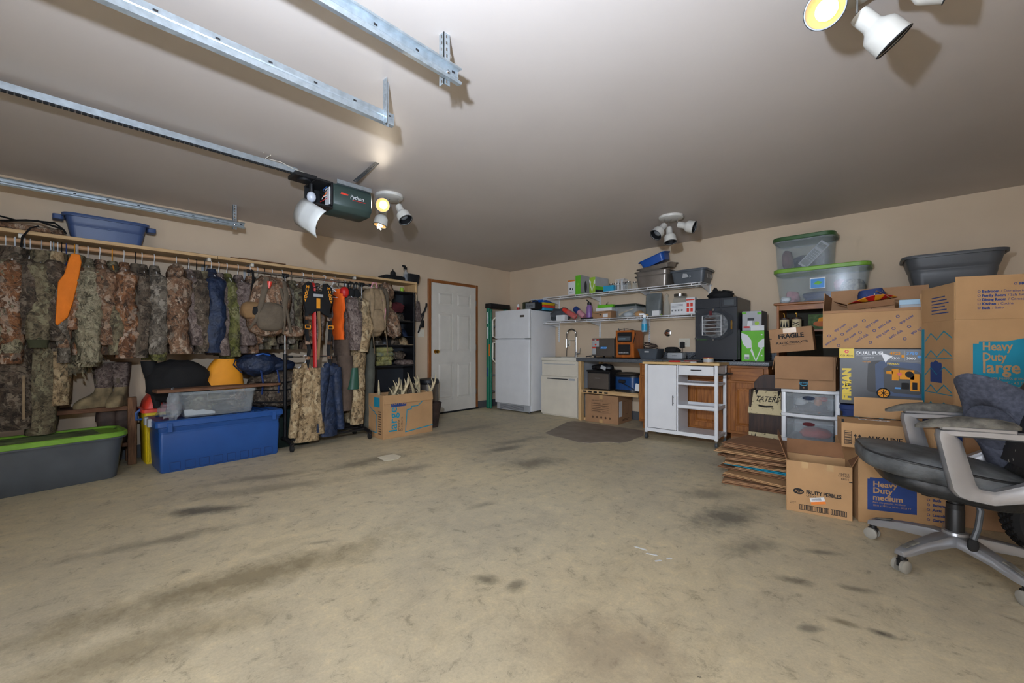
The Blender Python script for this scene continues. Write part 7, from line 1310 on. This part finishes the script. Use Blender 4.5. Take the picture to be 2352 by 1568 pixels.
# ------------------------------------------------------------------ office chair
oc = thing('office_chair', 'worn black leather office chair with silver arms and star base', 'chair', (5.54, -2.71, 0), 192)    # local +x is the chair's front, +y its right side toward the camera
for a in (162, 234, 306, 18, 90):
    Mx = Matrix.Rotation(R(a - 192), 4, 'Z')
    def sec(x, w, h, z): return [(x, y, zz) for y, zz in ((-w, z), (-w*.75, z+h), (w*.75, z+h), (w, z))]
    leg = MB().loft([sec(.0, .045, .05, .10), sec(.08, .042, .05, .105), sec(.2, .032, .042, .095), sec(.30, .03, .034, .08), sec(.34, .024, .022, .078)], M=Mx).build('base_leg', M['silver'], oc, bev=.006, seg=2)
    MB().loft([[(x, y, z) for x, y, z in ((.235, -.016, .1335), (.235, .016, .1335), (.315, .014, .1145), (.315, -.014, .1145))], [(x, y, z) for x, y, z in ((.24, -.012, .137), (.24, .012, .137), (.31, .010, .118), (.31, -.010, .118))]], M=Mx).build('worn_pad', M['wornpad'], leg)
    c_ = MB().lathe([(.016, .05), (.016, .085)], 12, Mx @ Matrix.Translation((.32, 0, 0))).box(.30, .34, -.012, .012, .028, .06, Mx).build('caster', M['black'], leg)
    Mw = Mx @ Matrix.Translation((.325, 0, .03)) @ Matrix.Rotation(R(90), 4, 'X')
    for s in (-1, 1): MB().lathe([(.008, s*.010), (.03, s*.010), (.0302, s*.024), (.022, s*.029), (.006, s*.029)], 20, Mw).build('wheel', M['castergrey'], c_)
MB().lathe([(.05, .10), (.052, .13), (.045, .165), (.03, .17)], 24).build('hub', M['silver'], oc)
MB().lathe([(.032, .14), (.032, .30), (.026, .302), (.026, .41)], 24).build('gas_lift', M['black'], oc); MB().lathe([(.034, .15), (.034, .27), (.032, .275)], 24).build('lift_cover', M['black'], oc)
MB().box(-.12, .13, -.08, .08, .405, .445).build('mechanism', M['black'], oc, bev=.008); MB().lathe([(.034, 0), (.038, .01), (.038, .075), (.03, .08)], 18, Matrix.Translation((.10, .05, .335))).build('tension_knob', M['black'], oc)
MB().tube([(.0, .10, .43), (-.02, .13, .40), (-.04, .15, .32), (-.03, .155, .24), (-.015, .16, .19)], [.008, .010, .012, .012, .012], 10).build('lever', M['darkgrey'], oc); MB().blob((-.012, .162, .165), (.02, .014, .03), .8, 14, 8).build('lever_grip', M['matblack'], oc)
def cushion(z0, z1, x0, x1, hy, r, top, puff=.01):
    cx, hx = (x0 + x1)/2, (x1 - x0)/2
    return MB().loft([rrz(hx*.90, hy*.90, r, z0, 6, cx), rrz(hx*.975, hy*.975, r, z0 + (z1-z0)*.15, 6, cx), rrz(hx, hy, r, z0 + (z1-z0)*.5, 6, cx), rrz(hx*.995, hy*.995, r, z0 + (z1-z0)*.85, 6, cx), rrz(hx*.965, hy*.965, r, z1, 6, cx), rrz(hx*.7, hy*.7, r, z1 + puff, 6, cx), rrz(hx*.3, hy*.3, r*.3, z1 + puff*1.3, 6, cx)])
Mt = Matrix.Translation((.33, 0, .535)) @ Matrix.Rotation(R(-8), 4, 'Y') @ Matrix.Translation((-.33, 0, -.535))
def seat_part(mb): mb.v = [tuple(Mt @ Vector(v)) for v in mb.v]; return mb
seat_part(cushion(.40, .475, -.22, .275, .235, .15, 0)).build('seat_shell', M['leather'], oc, angle=50); seat_part(cushion(.462, .552, -.20, .365, .258, .17, 0, .016)).build('seat_cushion', M['wornleather'], oc, angle=50)
ring = rr(.279, .254, .17, 8); seat_part(MB().tube([(x + .08, y, .541) for x, y in ring], .006, 6, closed=True)).build('piping', M['leather'], oc)
Mb = Matrix.Translation((-.165, 0, .42)) @ Matrix.Rotation(R(-21), 4, 'Y')
MB().loft([rrz(.055, .23, .05, .02, 5), rrz(.075, .255, .06, .2, 5), rrz(.07, .26, .06, .45, 5), rrz(.06, .245, .05, .66, 5), rrz(.04, .2, .035, .74, 5)], M=Mb @ Matrix.Translation((-.08, 0, 0))).build('backrest', M['leather'], oc, angle=50); MB().loft([rrz(.02, .2, .02, .1, 5), rrz(.06, .22, .045, .22, 5), rrz(.065, .225, .045, .4, 5), rrz(.05, .215, .04, .6, 5), rrz(.02, .17, .02, .7, 5)], M=Mb @ Matrix.Translation((-.01, 0, 0))).build('back_cushion', speck('flakedleather', C(40, 40, 42), C(196, 192, 182), 38, .55, .69, .74), oc, angle=50)
for s in (1, -1):
    y = s*.272
    OUT = [(.135, .694), (.140, .665), (.118, .545), (.094, .43), (.075, .405), (.047, .395), (-.035, .385), (-.127, .41), (-.2, .45), (-.25, .52), (-.255, .62), (-.235, .69), (-.15, .700), (0, .698)]
    INN = [(.075, .666), (.060, .650), (.038, .556), (.018, .47), (.008, .452), (-.005, .447), (-.04, .446), (-.12, .485), (-.175, .52), (-.205, .56), (-.208, .615), (-.195, .655), (-.14, .664), (0, .668)]
    rings = []
    for (ox, oz), (ix, iz) in zip(OUT, INN):
        mx, mz = (ox+ix)/2, (oz+iz)/2
        P = lambda q, e, w_=.03: (mx + (ox-mx)*q, y + w_*e, mz + (oz-mz)*q)
        rings.append([P(1, -.45), P(.8, -.95), P(-.5, -1), P(-1, -.6), P(-1, .6), P(-.5, 1), P(.8, .95), P(1, .45)])
    rings.append(rings[0]); arm = MB().loft(rings, False, False).build('arm_frame', M['silver'], oc, angle=50)
    MB().loft([[(x, y + yy, zb + z) for yy, z in ((-w_, 0), (-w_*1.04, .012), (-w_*.7, .010 + h_), (0, .013 + h_), (w_*.7, .010 + h_), (w_*1.04, .012), (w_, 0))] for x, zb, w_, h_ in ((.205, .694, .01, .0), (.19, .696, .026, .008), (.14, .706, .042, .020), (.05, .715, .046, .028), (-.05, .716, .044, .024), (-.10, .715, .036, .014), (-.115, .714, .02, .004))]).build('arm_pad', M['wornpad'], arm, angle=50); MB().box(-.10, .13, y-.034, y+.034, .695, .716).build('pad_base', M['silver'], arm, bev=.005)
    MB().tube([(.0, s*.1, .42), (.0, s*.2, .41), (.0, s*.25, .415)], .018, 8, flat=.5).build('arm_mount', M['black'], arm)
# hat leaning on the seat against the backrest, crown to the back, brim curled
hx_ = (UP*.92 - CR*.36).normalized(); hz_ = (CR*.95 + UP*.34 + CF*.25); hz_ = (hz_ - hx_*hz_.dot(hx_)).normalized(); hy_ = hz_.cross(hx_)
HMx = Matrix(((hx_.x, hy_.x, hz_.x), (hx_.y, hy_.y, hz_.y), (hx_.z, hy_.z, hz_.z)))
t = thing('felt_hat', 'blue-grey felt cowboy hat with rust stitching resting on the chair seat', 'hat', (5.665, -2.60, .665), rot=HMx.to_euler()); t.scale = (1.12,)*3
MB().loft([rrz(.105, .085, .07, .01, 6), rrz(.10, .08, .065, .06, 6), rrz(.085, .065, .05, .10, 6), rrz(.06, .04, .035, .105, 6)]).build('crown', M['wool'], t, angle=60)
def brim_pt(r_, a):
    k = (r_ - 1)/.95; x = .105*math.cos(a)*(1 + (r_-1)*1.55); y = .085*math.sin(a)*(1 + (r_-1)*.55)
    return (x, y, .01 + .12*k*abs(math.sin(a))**2.6 - .02*k*max(0, math.cos(a))**2)
rings = [[brim_pt(r_, 2*math.pi*q/36) for q in range(36)] for r_ in (1.0, 1.3, 1.6, 1.85, 1.95)]
br_ = MB().loft(rings, False, False).build('brim', M['wool'], t, angle=60); br_.modifiers.new('thick', 'SOLIDIFY').thickness = .005
MB().tube([brim_pt(1.88, 2*math.pi*q/36) for q in range(36)], .0035, 6, closed=True).build('stitching', mat('rust', C(150, 70, 50), rough=.8), t); MB().tube([(.107*math.cos(a), .087*math.sin(a), .025) for a in [2*math.pi*q/24 for q in range(24)]], .003, 6, closed=True).build('hat_band', mat('rust2', C(150, 70, 50), rough=.8), t)
